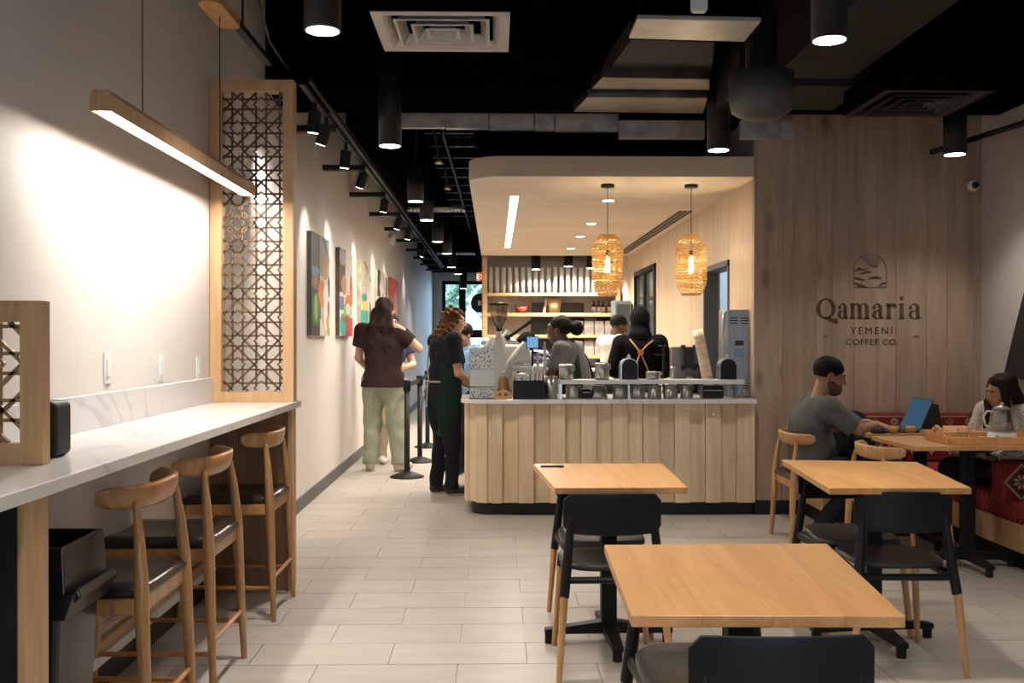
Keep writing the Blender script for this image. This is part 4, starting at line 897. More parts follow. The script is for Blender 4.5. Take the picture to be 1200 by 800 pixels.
# black bin with lids and straws
bb = empty('lid_organiser', (xat(619), 7.82, CZ), 0, 'black organiser box full of lids, straws and cups on the counter', 'organiser'); hw = (xat(637) - xat(601)) / 2
ringbox(MB(), (-hw, hw, -.08, .08), (-hw, hw, -.08, .08), 0, .145, .005).box(-hw, hw, -.08, .08, 0, .006).obj('box', M['blackplastic'], bb, bevel=.002)
for k in range(26):
    x = -hw * .85 + (k % 13) * hw * 1.7 / 12; tag(MB().tube([(x, -.03 + .05 * (k // 13), .02), (x + rnd.uniform(-.02, .02), -.03 + .05 * (k // 13), .17 + rnd.uniform(0, .035))], .004, 5).obj('straw', M['milky'] if k % 3 else M['blackplastic'], bb))
for k in range(5): MB().lathe([(0, 0), (.04, 0), (.043, .012), (.03, .02), (0, .02)], (-.05 + .03 * (k % 2), .03, .13 + .012 * k), 20).obj('cup_lid', M['milky'], bb)
def cupstack(px_, Y, ytop, zb, r_, label, lean=0., n=6, mat='cupw', group=None):
    c = empty('paper_cup_stack', (onY(px_, 450, Y).x, Y, zb), 0, label, 'cups', group); h = onY(600, ytop, Y).z - zb
    prof = [(0, 0)] + [(r_ * (.80 if k % 2 == 0 else 1.) * 1., h * k / (2 * n)) for k in range(2 * n)] + [(r_, h * .99), (r_ * .9, h), (0, h)]
    prof = [(0, 0), (r_ * .78, 0)]
    for k in range(n): prof += [(r_ * .99, h * (.3 + .7 * k / n)), (r_ * 1.015, h * (.3 + .7 * k / n) + .004), (r_ * .96, h * (.3 + .7 * k / n) + .006)]
    prof += [(r_, h), (r_ * .92, h), (0, h * .9)]
    o = MB().lathe(prof, seg=20).obj('cups', M[mat], c); o.rotation_euler = (0, lean, 0); return c
M['cupw'] = plain('paper_cup', (.68, .64, .58), .6); M['cupt'] = plain('tan_paper_cup', (.72, .55, .42), .6)
cupstack(629, 8.05, 429, CZ, .042, 'white paper cup stack behind the black organiser', n=4)
cs = cupstack(833, 8.25, 385, CZ, .046, 'tall leaning stack of tan paper cups left of the boiler', lean=-.20, n=8, mat='cupt')
# boiler
bo = empty('water_boiler', (onY(860, 450, 8.22).x, 8.2, CZ), 0, 'tall blue grey steel boiler with vent slots against the oak wall', 'machine'); hw = .095
B(-hw, hw, -.16, .16, .0, .705).obj('housing', M['steelblue'], bo, bevel=.006)
for r_ in range(3):
    for s_ in (-1, 1): B(s_ * .045 - .032, s_ * .045 + .032, -.163, -.158, .635 - .022 * r_, .643 - .022 * r_).obj('vent_slot', M['blackmetal'], bo)
for s_ in (-1, 1): B(s_ * .045 - .03, s_ * .045 + .03, -.163, -.158, .085, .092).box(s_ * .045 - .03, s_ * .045 + .03, -.163, -.158, .065, .072).obj('vent_slot', M['blackmetal'], bo)
B(-.035, .035, -.164, -.158, .415, .455).obj('badge', plain('dark_red_badge', (.06, .03, .035), .4), bo); B(-.045, .04, -.164, -.158, .32, .395).obj('display', plain('pale_label', (.25, .38, .50), .4), bo)
MB().tube([(-hw - .02, -.12, .30), (-hw - .035, -.12, .5), (-hw - .015, -.12, .68), (-hw, -.12, .69)], .012, 8).obj('pipe', M['steel'], bo)
# grey grinder block with black portafilter device
gm = empty('grinder_machine', (onY(802, 450, 8.62).x, 8.58, CZ), 0, 'grey boxy machine with black twin knob grinder head on the rear steel counter', 'machine')
B(-.12, .115, -.05, .1, .12, .40).obj('housing', plain('grey_machine', (.17, .16, .155), .4, metal=.4), gm, bevel=.01)
g2 = MB().box(-.028, .058, -.12, -.06, .22, .40).obj('grinder_head', M['blackplastic'], gm, bevel=.012)
for s_ in (-.035, .065): MB().lathe([(0, 0), (.022, 0), (.022, .03), (0, .034)], (s_, -.09, .385), 16).obj('knob', M['blackplastic'], gm)
for s_ in (-.035, .06): MB().lathe([(0, 0), (.018, 0), (.018, .03), (0, .034)], (s_, -.09, .20), 16).obj('knob', M['blackplastic'], gm)
MB().tube([(.05, -.09, .26), (.13, -.10, .21), (.18, -.11, .13), (.19, -.11, .05)], .010, 8).obj('hose', M['blackplastic'], gm)
MB().lathe([(0, 0), (.03, 0), (.034, .10), (.02, .12), (0, .12)], (.02, -.09, .03), 18).obj('spout', M['steel'], gm)
MB().box(-.12, .12, -.03, .10, 0, .12).obj('base', M['blackplastic'], gm, bevel=.006)
tp = empty('tamper_stand', (onY(776, 450, 8.6).x, 8.55, CZ), 0, 'thin dark tap with flat lever right of the woman in black', 'tap')
MB().tube([(0, 0, 0), (0, 0, .40)], .009, 8).tube([(-.07, 0, .33), (.02, 0, .33)], .008, 8).obj('post', M['blackmetal'], tp); MB().lathe([(0, 0), (.035, 0), (.03, .012), (0, .014)], (-.01, 0, .40), 16).obj('lever', M['blackmetal'], tp)
for (px_, mt, hh, lab) in ((822, 'blackplastic', .30, 'dark slim bottle leaning by the tan cups'), (789, 'steel', .24, 'steel milk jug beside the grey machine')):
    o = empty('bottle' if hh > .25 else 'milk_jug', (onY(px_, 450, 8.3).x, 8.3, CZ), 0, lab, 'bottle' if hh > .25 else 'jug')
    MB().lathe([(0, 0), (.03, 0), (.032, hh * .6), (.018, hh * .85), (.016, hh), (0, hh)], seg=18).obj('body', M[mt], o)

# espresso machine (white, slanted cheeks) and grinder with hopper
em_ = empty('espresso_machine', (.12, 9.0, CZ), 0, 'large white espresso machine with slanted side panels behind the counter end', 'machine')
EX = lambda p_, Y=8.9: onY(p_, 450, Y).x - .12
EZ = lambda p_, Y=8.9: onY(600, p_, Y).z - CZ
B(EX(556), EX(640), -.3, .35, 0.02, EZ(428)).obj('lower_body', M['white'], em_, bevel=.02)
MB().prism([(EX(566), EZ(404)), (EX(618), EZ(404)), (EX(626), EZ(425)), (EX(562), EZ(425))], -.22, .3, 'Y').obj('upper_body', M['white'], em_, bevel=.02)
for (a, b, r_) in (((575, 427), (596, 388), .034), ((588, 436), (615, 402), .034), ((556, 432), (578, 396), .03)):
    p0 = Vector((EX(a[0]), -.33, EZ(a[1]))); p1 = Vector((EX(b[0]), -.25, EZ(b[1]))); MB().tube([p0, p0.lerp(p1, .15), p0.lerp(p1, .85), p1], [r_ * .7, r_, r_, r_ * .8], 16).obj('cheek_panel', M['white'], em_)
MB().tube([(EX(594), -.36, EZ(396)), (EX(621), -.36, EZ(377))], .016, 10).obj('steam_lever', M['blackplastic'], em_); MB().tube([(EX(592), -.36, EZ(397)), (EX(596), -.36, EZ(394))], .028, 12).obj('lever_grip', M['blackplastic'], em_)
for px_ in (570, 582, 600): MB().lathe([(0, 0), (.05, 0), (.05, .03), (.03, .06), (0, .065)], (EX(px_), .0, EZ(404)), 20).obj('group_cap', M['white' if px_ != 600 else 'steel'], em_)
for k, (a, b) in enumerate(((580, 436), (601, 440))):
    B(EX(a), EX(a + 9), -.37, -.352, EZ(b + 4), EZ(b - 5), rot=Matrix.Rotation(-.6, 3, 'Y')).obj('button_panel', M['blackplastic'], em_)
# tablet on stand
tb = empty('order_tablet', (onY(623, 450, 8.75).x, 8.55, CZ), 0, 'blue lit screen on a stand left of the barista', 'screen')
SB = glow('blue_screen', (.16, .36, .62), .9)
B(-.052, .052, -.012, .0, .385, .49).obj('casing', M['blackplastic'], tb, bevel=.003); B(-.047, .047, -.0135, -.0122, .392, .484).obj('display', SB, tb)
MB().tube([(0, .01, 0), (0, .01, .39)], .010, 8).obj('stand', M['blackplastic'], tb); MB().tube([(0, .0, .36), (.08, -.0, .33), (.16, 0, .31)], .010, 8).obj('arm', M['blackplastic'], tb)
MB().lathe([(0, 0), (.05, 0), (.05, .01), (0, .012)], seg=16).obj('foot', M['blackplastic'], tb)
gr = empty('coffee_grinder', (onY(585, 450, 8.55).x, 8.53, CZ), 0, 'coffee grinder with clear hopper of dark beans above the white machine', 'grinder')
GZ = lambda p_: onY(600, p_, 8.53).z - CZ
MB().lathe([(0, 0), (.055, 0), (.055, GZ(402)), (.03, GZ(395)), (.02, GZ(387)), (0, GZ(387))], seg=20).obj('body', M['white'], gr)
MB().lathe([(.018, GZ(386)), (.068, GZ(374)), (.083, GZ(360)), (.085, GZ(357)), (.081, GZ(357)), (.079, GZ(361)), (.063, GZ(374.5)), (.012, GZ(386))], seg=28).obj('hopper', M['hopper'], gr)
MB().lathe([(0, GZ(385.5)), (.018, GZ(385)), (.061, GZ(374.5)), (.066, GZ(371)), (0, GZ(369))], seg=28).obj('coffee_beans', M['beans'], gr)
MB().lathe([(0, GZ(357)), (.088, GZ(357)), (.088, GZ(355.6)), (0, GZ(354))], seg=28).obj('lid', M['blackplastic'], gr)
MB().lathe([(0, GZ(388)), (.022, GZ(388)), (.03, GZ(385)), (0, GZ(385))], seg=18).obj('collar', M['blackplastic'], gr)
# bits between machine and organiser
for (px_, Y, h, r_, mt, nm, ct, lab) in ((645, 8.5, .36, .014, 'steel', 'tap_column', 'tap', 'vertical steel tap column behind the counter'), (653, 8.52, .44, .012, 'steel', 'tap_column', 'tap', 'taller thin steel column beside the barista face'),
        (610, 8.1, .16, .03, 'milky', 'plastic_jug', 'jug', 'frosted jug behind the black organiser'), (603, 8.15, .2, .02, 'steel', 'sauce_bottle', 'bottle', 'small steel bottle behind the black organiser')):
    if px_ in (645, 653): px_ -= 12
    o = empty(nm, (onY(px_, 450, Y).x, Y if px_ < 620 else 9.7, CZ), 0, lab, ct)
    if px_ >= 620: o.location.x = onY(px_, 450, 8.52).x - .02; o.location.y = 8.5; o.location.z = CZ; 
    MB().lathe([(0, 0), (r_ * 1.2, 0), (r_, .01), (r_, h * .8), (r_ * .7, h), (0, h)], seg=16).obj('body', M[mt], o)

# ================================================================ FAR SHELF UNIT
YF = 16.0
def fx(p_, Y=YF): return onY(p_, 350, Y).x
def fz(p_, Y=YF): return onY(600, p_, Y).z
su = empty('shelf_unit', (.95, YF + .2, 0), 0, 'tall oak shelf unit on the far wall behind the counter', 'shelf')
B(fx(565.5), fx(571), YF, YF + .4, .9, fz(301)).obj('post', M['oak_shelf'], su, world=True); B(fx(722), fx(727), YF, YF + .4, .9, fz(340)).obj('post', M['oak_shelf'], su, world=True)
for (a, b, y0, y1) in ((571, 722, 343, 346.5), (571, 722, 366.5, 370.5), (571, 722, 392, 395.5), (571, 722, 416, 420)):
    B(fx(a), fx(b), YF + .01, YF + .4, fz(y1), fz(y0)).obj('shelf_board', M['oak_shelf'], su, world=True, bevel=.002)
B(fx(571), fx(722), YF + .4, YF + .42, fz(429), fz(303)).obj('back_panel', bpy.data.materials['warm_grey_wall'], su, world=True)
for (a, b, y0, y1) in ((624, 650, 353.5, 366), (650, 687, 353.5, 366), (623, 649, 371, 392), (651, 687, 371, 392), (702, 722, 371, 391), (623, 687, 397, 416), (702, 718, 421, 429), (623, 690, 421, 429)):
    B(fx(a), fx(b), YF + .385, YF + .4, fz(y1), fz(y0)).obj('dark_panel', M['toe'], su, world=True)
M['cupg'] = plain('pale_paper_cup', (.66, .66, .60), .8)
ord_ = ['leftmost', 'second', 'third', 'fourth', 'fifth', 'sixth', 'seventh', 'eighth', 'ninth', 'tenth', 'eleventh', 'twelfth', 'thirteenth', 'fourteenth', 'fifteenth', 'sixteenth', 'rightmost']
c0 = cupstack(575, YF + .15, 313, fz(343), .036, 'leftmost tall stack of pale cups on the top far shelf', n=14, mat='cupg', group='tall cup stacks on the top far shelf')
for k in range(1, 17):
    copy_tree(c0, (onY(575 + 7.55 * k, 330, YF + .15).x, YF + .15, fz(343)), None, '%s of the tall pale cup stacks counted from the left on the top far shelf' % ord_[k])
pot = empty('woven_pot', (fx(650), YF + .2, fz(366.5)), 0, 'tan tapered pot on the second far shelf', 'pot'); MB().lathe([(0, 0), (.095, 0), (.135, .235), (.125, .235), (.09, .02), (0, .02)], seg=24).obj('body', plain('tan_pot', (.36, .26, .13), .7, noise=.15, nscale=30), pot)
bk = empty('leaning_board', (fx(638), YF + .2, fz(366.5)), 0, 'narrow pale board leaning on the tan pot', 'board'); B(-.02, .02, -.08, .08, 0, .24, rot=Matrix.Rotation(.16, 3, 'Y'), piv=(0, 0, 0)).obj('board', plain('pale_board', (.5, .36, .24), .6), bk)
rb_ = empty('red_basket', (fx(612), YF + .2, fz(366.5)), 0, 'small red woven basket with flared handles on the second far shelf', 'basket')
MB().lathe([(0, 0), (.07, 0), (.11, .10), (.10, .10), (.06, .015), (0, .015)], seg=20).obj('bowl', plain('red_basket', (.45, .05, .03), .6, noise=.4, nscale=40), rb_); MB().tube([(-.10, 0, .09), (-.125, 0, .14), (-.095, 0, .12)], .012, 6).obj('handle', bpy.data.materials['red_basket'], rb_); MB().tube([(.10, 0, .09), (.13, 0, .13), (.095, 0, .12)], .012, 6).obj('handle', bpy.data.materials['red_basket'], rb_)
b0 = None
M['label'] = plain('white_paper_label', (.68, .62, .60), .6); M['darkglass'] = plain('dark_bottle', (.03, .012, .008), .15)
for k, px_ in enumerate((697.5, 703, 708, 716)):
    lab = '%s dark syrup bottle with white label on the second far shelf' % ('leftmost', 'second', 'third', 'rightmost')[k]
    if b0 is None:
        b0 = empty('syrup_bottle', (fx(px_), YF + .2, fz(366.5)), 0, lab, 'bottle', 'syrup bottles on the far shelf')
        MB().lathe([(0, 0), (.032, 0), (.032, .12), (.013, .155), (.013, .185), (0, .185)], seg=16).obj('glass', M['darkglass'], b0); MB().lathe([(.0325, .02), (.0335, .02), (.0335, .10), (.0325, .10)], seg=16).obj('label', M['label'], b0); MB().lathe([(0, .185), (.015, .185), (.015, .205), (0, .205)], seg=12).obj('cap', M['blackplastic'], b0)
    else: copy_tree(b0, (fx(px_), YF + .2, fz(366.5)), None, lab)
M['bag'] = plain('white_coffee_bag', (.74, .74, .75), .5, noise=.1, nscale=14)
g0 = None
for row, (yb, nm) in enumerate(((392, 'third'), (416, 'fourth'))):
    for k in range(5):
        px_ = 667 + 12.2 * k; lab = '%s white coffee bag on the %s far shelf' % (('leftmost', 'second', 'middle', 'fourth', 'rightmost')[k], nm)
        if g0 is None:
            g0 = empty('coffee_bag', (fx(px_), YF + .2, fz(yb)), 0, lab, 'bag', 'white coffee bags on the far shelves')
            MB().add([(-.075, -.04, 0), (.075, -.04, 0), (.075, .04, 0), (-.075, .04, 0), (-.078, -.045, .12), (.078, -.045, .12), (.078, .045, .12), (-.078, .045, .12), (-.072, -.004, .225), (.072, -.004, .225), (.072, .004, .225), (-.072, .004, .225)], [(3, 2, 1, 0), (0, 1, 5, 4), (1, 2, 6, 5), (2, 3, 7, 6), (3, 0, 4, 7), (4, 5, 9, 8), (5, 6, 10, 9), (6, 7, 11, 10), (7, 4, 8, 11), (8, 9, 10, 11)]).obj('pouch', M['bag'], g0, bevel=.006)
            B(-.04, .04, -.047, -.045, .04, .10).obj('label', plain('bag_label', (.62, .66, .62), .6), g0)
        else: copy_tree(g0, (fx(px_), YF + .2, fz(yb)), None, lab)
fr = empty('glass_fridge', (XS - .16, 15.1, 0), 0, 'steel framed glass door fridge in the far right corner', 'fridge')
B(XS - .28, XS - .03, 14.8, 15.25, 0, fz(352, 14.8)).obj('cabinet', M['steelblue'], fr, world=True, bevel=.01); B(XS - .26, XS - .05, 14.785, 14.8, .3, fz(356, 14.8)).obj('door', M['mirror'], fr, world=True); B(XS - .25, XS - .24, 14.77, 14.785, 1.2, 1.9).obj('handle', M['steel'], fr, world=True)
for i, (px_, yt, yb, Y) in enumerate(((628, 296, 315.5, 15.8), (666, 300, 312, 15.8), (692.5, 300, 314, 15.8))):
    p = onY(px_, yb, Y); dl = empty('cylinder_downlight', p, 0, 'black cylinder lamp above the far shelves, ' + ('leftmost', 'middle', 'right, behind the left rattan pendant')[i], 'downlight', 'black cylinder downlights')
    MB().lathe([(.072, 0), (.072, .30 if i != 1 else .2), (0, .30 if i != 1 else .2)], seg=24).obj('housing', M['blackmetal'], dl); MB().tube([(0, 0, .2), (0, 0, 3.1 - p.z)], .01, 6).obj('stem', M['blackmetal'], dl)
    MB().lathe([(0, -.003), (.064, -.003), (.064, -.001), (0, -.001)], seg=24).obj('lens', M['lens'], dl)
    lamp('downlight_light', 'SPOT', p + Vector((0, 0, -.01)), 130, NEUT, size=.05, spot=2.6, blend=.8)
struct('ceiling_service', B(-.21, XS, YS + .01, YB, 3.1, 3.2), bpy.data.materials['warm_grey_wall'])
# hanging round sign and exit sign near the end window
p = onY(563, 355, 20.5); hs2 = empty('round_sign', p, 0, 'round black hanging sign with a pale cup symbol near the far window', 'sign')
MB().tube([(0, 0, 0), (0, .05, 0)], .20, 32).obj('disc', M['blackplastic'], hs2)
MB().prism([(-.05, -.05), (.0, -.05), (.0, .05), (-.05, .05)], -.004, 0, 'Y').prism([(.015, -.05), (.04, -.05), (.04, .05), (.015, .05)], -.004, 0, 'Y').prism([(.06, -.02), (.08, -.02), (.08, .0), (.06, .0)], -.004, 0, 'Y').obj('symbol', M['label'], hs2)
MB().tube([(0, .025, .2), (0, .025, 3.02 - p.z)], .008, 6).obj('hanger', M['blackmetal'], hs2)

def text(s_, size, loc, mat, parent, ext=.002, align='CENTER', rot=(PI / 2, 0, 0), spacing=1., name='lettering', sx=1.):
    c = bpy.data.curves.new(name, 'FONT'); c.body = s_; c.size = size; c.extrude = ext; c.align_x = align; c.space_character = spacing; c.materials.append(mat)
    o = bpy.data.objects.new(name, c); C.objects.link(o); o.rotation_euler = rot; o.location = Vector(loc) - (parent.location if parent else Vector()); o.parent = parent; o.scale = (sx, 1, 1)
    bpy.context.view_layer.update(); me = bpy.data.meshes.new_from_object(o.evaluated_get(bpy.context.evaluated_depsgraph_get())); m2 = bpy.data.objects.new(name, me); C.objects.link(m2); m2.parent = parent; m2.location = o.location; m2.rotation_euler = rot; m2.scale = o.scale; bpy.data.objects.remove(o); return m2
p = onY(567, 324, 23); ex = empty('exit_sign', p, 0, 'red exit sign hanging at the far end of the corridor', 'sign')
B(-.17, .17, 0, .05, -.10, .10).obj('housing', M['white'], ex, bevel=.005); B(-.16, .16, -.004, 0, -.09, .09).obj('face', glow('exit_red', (.9, .09, .04), 1.3), ex)
text('EXIT', .17, p + Vector((0, -.006, -.062)), glow('exit_letters', (1, .75, .65), 1.4), ex); MB().tube([(0, .025, .1), (0, .025, 3.02 - p.z)], .008, 6).obj('hanger', M['blackmetal'], ex)

# ================================================================ PAINTINGS
PC = dict(k=(.03, .03, .03), g=(.05, .16, .04), lg=(.30, .42, .12), b=(.22, .12, .07), s=(.45, .24, .14), o=(.62, .20, .06), r=(.55, .05, .04), w=(.72, .68, .60), t=(.05, .32, .26), y=(.70, .50, .10), gr=(.30, .30, .30), db=(.07, .04, .03), bl=(.10, .17, .28), c=(.66, .60, .45), m=(.35, .08, .06), v=(.32, .16, .14))
for k_, v_ in PC.items(): plain('pigment_' + k_, v_, .55, noise=.25, nscale=9)
def painting(pxa, pxb, base, shapes, label, z0=1.40, z1=2.27):
    ya, yb = -XL * FPX / (580 - pxa) , -XL * FPX / (580 - pxb)
    p_ = empty('painting', (XL, (ya + yb) / 2, z0), 0, label, 'painting', 'canvases on the corridor wall'); D = yb - ya; Hh = z1 - z0
    B(0.002, .042, -D / 2, D / 2, 0, Hh).obj('canvas', bpy.data.materials['pigment_' + base], p_)
    B(0.004, .0415, -D / 2 - .0015, -D / 2 + .001, 0.002, Hh - .002).obj('canvas_edge', bpy.data.materials['pigment_' + (shapes[0][0] if base != 'c' or pxa < 380 else 'c')], p_)
    for i, (c_, pts) in enumerate(shapes):
        x = .0424 + i * .0005
        MB().add([(x, (u - .5) * D, v * Hh) for u, v in pts], [tuple(range(len(pts)))]).obj('brushwork', bpy.data.materials['pigment_' + c_], p_)
def blob(cx, cy, rx, ry, n=14, seed=0):
    q = random.Random(seed); return [(min(1, max(0, cx + rx * math.cos(2 * PI * k / n) * q.uniform(.85, 1.1))), min(1, max(0, cy + ry * math.sin(2 * PI * k / n) * q.uniform(.85, 1.1)))) for k in range(n)]
R4 = lambda a, b, c, d: [(a, c), (b, c), (b, d), (a, d)]
painting(360, 381, 'c', [('k', R4(0, .45, 0, 1)), ('gr', R4(.45, 1, .6, 1)), ('bl', blob(.2, .62, .2, .06, seed=1)), ('b', blob(.2, .52, .2, .08, seed=2)), ('g', blob(.25, .25, .26, .17, seed=3)), ('lg', blob(.22, .28, .1, .14, seed=4)), ('s', blob(.72, .72, .22, .17, seed=5)), ('bl', [(.5, 1), (.7, 1), (1, .8), (1, .74), (.7, .9)]), ('o', blob(.55, .42, .22, .14, seed=6)), ('w', blob(.78, .3, .2, .28, seed=7)), ('r', blob(.93, .28, .07, .1, seed=8)), ('o', blob(.88, .15, .08, .07, seed=9)), ('lg', blob(.93, .05, .08, .06, seed=10)), ('k', blob(.95, .5, .05, .12, seed=11))], 'nearest canvas, portrait with green leaves, right of the lattice screen')
painting(393.5, 409, 'w', [('db', R4(0, .42, .5, 1)), ('gr', blob(.2, .9, .25, .1, seed=12)), ('s', blob(.3, .6, .2, .12, seed=13)), ('bl', R4(0, .3, .3, .45)), ('r', R4(.35, 1, 0, .22)), ('t', blob(.25, .12, .28, .14, seed=14)), ('lg', blob(.55, .3, .3, .12, seed=15)), ('o', blob(.7, .42, .3, .08, seed=16)), ('w', blob(.6, .32, .18, .07, seed=17)), ('m', blob(.5, .2, .35, .04, seed=18)), ('o', blob(.85, .55, .12, .2, seed=19))], 'second canvas along the corridor, with red lower half')
painting(419, 431, 'c', [('t', R4(0, .7, 0, .35)), ('y', blob(.3, .42, .3, .08, seed=20)), ('t', blob(.3, .52, .25, .06, seed=21)), ('b', [(.2, 1), (.4, 1), (1, .8), (1, .74), (.5, .93)]), ('w', blob(.75, .6, .2, .3, seed=22)), ('k', blob(.9, .3, .1, .2, seed=23))], 'third canvas along the corridor, cream above teal')
painting(439, 450, 'c', [('k', R4(0, .3, .6, 1)), ('w', blob(.4, .75, .18, .1, seed=24)), ('gr', blob(.5, .4, .3, .25, seed=25)), ('k', R4(.85, 1, .4, .95)), ('db', R4(0, 1, 0, .2))], 'fourth canvas along the corridor, dark and cream')
painting(455, 464.5, 'v', [('m', R4(0, .5, .3, 1)), ('r', blob(.4, .85, .4, .12, seed=26)), ('s', blob(.6, .45, .25, .3, seed=27)), ('db', R4(0, 1, 0, .15)), ('o', blob(.5, .7, .2, .08, seed=28))], 'farthest canvas along the corridor, dark red')

# ================================================================ WALL LOGO
YL_ = YW
def wp(px_, py): return onY(px_, py, YL_)
sg = empty('wall_logo', wp(1019, 373), 0, 'brown engraved cafe name and landscape emblem on the oak plank wall', 'sign')
def ribbon(mb, pts, ws_, y=-.003):
    """pts in letter units (x,z), ws_ stroke widths; extruded a little off the wall"""
    P = [Vector(p) for p in pts]; n = len(P); L_, R_ = [], []
    for i in range(n):
        t_ = (P[min(i + 1, n - 1)] - P[max(i - 1, 0)]).normalized(); nn = Vector((-t_.y, t_.x)) * ws_[i] / 2; L_.append(P[i] + nn); R_.append(P[i] - nn)
    for i in range(n - 1): mb.prism([R_[i][:], R_[i + 1][:], L_[i + 1][:], L_[i][:]], y, 0.0008, 'Y')
def arcp(cx, cz, rx, rz, a0, a1, n, wf):
    pts = []; ws_ = []
    for k in range(n + 1):
        a = math.radians(a0 + (a1 - a0) * k / n); pts.append((cx + rx * math.cos(a), cz + rz * math.sin(a))); ws_.append(wf(a))
    return pts, ws_
def logo_letters():
    mb = MB(); bl = wp(1000, 373.5); xh = wp(1000, 355.3).z - bl.z; cap = wp(1000, 349.5).z - bl.z; ox, oz = sg.location.x, sg.location.z
    X = lambda p_: wp(p_, 373).x - ox
    zb = bl.z - oz; th = xh * .235; tn = xh * .08
    # Q: contrasty bowl with tail
    x0, x1 = X(957.5), X(978.5); cx, rx = (x0 + x1) / 2, (x1 - x0) / 2 - th * .35
    p_, w_ = arcp(cx, zb + cap / 2, rx, cap / 2 - tn / 2, 0, 360, 40, lambda a: tn + (th - tn) * abs(math.cos(a)) ** 1.5); ribbon(mb, p_, w_)
    ribbon(mb, [(cx - rx * .3, zb + xh * .10), (cx + rx * .2, zb + xh * .06), (cx + rx * .75, zb - xh * .1), (cx + rx * 1.25, zb - xh * .22), (cx + rx * 1.45, zb - xh * .12)], [tn, th * .8, th, th * .7, tn])
    ribbon(mb, [(cx + rx * 1.0, zb + xh * .0), (cx + rx * 1.35, zb - xh * .05), (cx + rx * 1.45, zb - xh * .2), (cx + rx * 1.2, zb - xh * .33)], [tn, tn * 2, tn * 2, tn])
    def serif(x, z, w2): mb.prism([(x - w2, z), (x + w2, z), (x + w2, z + tn), (x - w2, z + tn)], -.003, .0008, 'Y')
    def a_(pa, pb):
        x0, x1 = X(pa), X(pb); W = x1 - x0; sx = x1 - W * .30
        ribbon(mb, [(sx, zb + xh * .06), (sx, zb + xh * .72)], [th, th])
        p_, w_ = arcp(sx - W * .22, zb + xh * .70, W * .22, xh * .26, 0, 165, 12, lambda a: tn + (th - tn) * max(0, math.cos(a)) ** 1.2); ribbon(mb, p_, w_)
        mb.prism([(sx - W * .44 + th * .5 * math.cos(k * PI / 6), zb + xh * .72 + th * .5 * math.sin(k * PI / 6)) for k in range(12)], -.003, .0008, 'Y')
        p_, w_ = arcp(sx - W * .20, zb + xh * .27, W * .26, xh * .25, 40, 330, 20, lambda a: tn + (th * .9 - tn) * max(0, -math.cos(a)) ** 1.2); ribbon(mb, p_, w_)
        ribbon(mb, [(sx, zb + xh * .1), (sx + W * .10, zb + tn * .5), (sx + W * .24, zb + xh * .08)], [th * .9, tn * 1.6, tn])
    def stem(x): ribbon(mb, [(x, zb), (x, zb + xh)], [th, th]); serif(x, zb, th * .78); mb.prism([(x - th * .95, zb + xh - tn), (x, zb + xh - tn), (x, zb + xh), (x - th * .95, zb + xh - tn * .4)], -.003, .0008, 'Y')
    def hump(xa, xb):
        p_, w_ = arcp((xa + xb) / 2, zb + xh * .70, (xb - xa) / 2, xh * .27, 180, 0, 14, lambda a: tn + (th - tn) * max(0, math.cos(a)) ** 1.3); ribbon(mb, p_, w_); ribbon(mb, [(xb, zb), (xb, zb + xh * .72)], [th, th]); serif(xb, zb, th * .78)
    a_(980, 995); xs_ = [X(999), X(1007.5), X(1016)]; stem(xs_[0]); hump(xs_[0], xs_[1]); hump(xs_[1], xs_[2]); a_(1020, 1036.5)
    xr = X(1041.5); stem(xr); p_, w_ = arcp(xr + (X(1049) - xr) * .62, zb + xh * .66, (X(1049) - xr) * .6, xh * .28, 170, 50, 8, lambda a: tn + th * .2); ribbon(mb, p_, w_)
    xd = X(1048.3); mb.prism([(xd + th * .55 * math.cos(k * PI / 6), zb + xh * .83 + th * .55 * math.sin(k * PI / 6)) for k in range(12)], -.003, .0008, 'Y')
    xi = X(1056.5); stem(xi); mb.prism([(xi + th * .6 * math.cos(k * PI / 6), zb + xh * 1.33 + th * .6 * math.sin(k * PI / 6)) for k in range(12)], -.003, .0008, 'Y')
    a_(1062, 1081)
    mb.obj('lettering', M['engrave'], sg)
logo_letters()
pz = wp(1000, 391.3).z; text('YEMENI', .080, (wp(1021.5, 391).x, YL_ - .001, pz), M['engrave'], sg, .0015, spacing=1.32, sx=1.0)
pz = wp(1000, 403.8).z; text('COFFEE CO.', .064, (wp(1022, 391).x, YL_ - .001, pz), M['engrave'], sg, .0015, spacing=1.08, sx=1.12)
for s_, px_ in (('EST.', 968), ('2021', 1074)): text(s_, .026, (wp(px_, 395).x, YL_ - .001, wp(px_, 395.5).z), M['engrave'], sg, .001)
mb = MB(); ox, oz = sg.location.x, sg.location.z
c_ = wp(1019.5, 317.5); cx, cz = c_.x - ox, c_.z - oz; r_ = wp(1039, 318).x - c_.x; zb_ = wp(1019, 336.5).z - oz
p_, w_ = arcp(cx, cz, r_, r_, 0, 180, 30, lambda a: .0035); ribbon(mb, p_, w_); ribbon(mb, [(cx - r_, cz), (cx - r_, zb_), (cx + r_, zb_), (cx + r_, cz)], [.0035] * 4)
U = lambda px_, py: (wp(px_, 0).x - ox, wp(1000, py).z - oz)
for pts, ws_ in (([U(1001, 318), U(1007, 315), (U(1016, 316.5))], [.008, .024, .004]), ([U(1008, 321), U(1015, 319), U(1023, 319)], [.01, .02, .006]), ([U(1001, 325), U(1007, 327), U(1014, 328)], [.012, .02, .01]), ([U(1019, 326), U(1026, 325), U(1033, 326)], [.014, .026, .016]), ([U(1001, 331), U(1008, 334), U(1016, 336.3)], [.012, .022, .006]), ([U(1030, 336), U(1034, 332), U(1039, 332)], [.006, .016, .014])): ribbon(mb, pts, ws_)
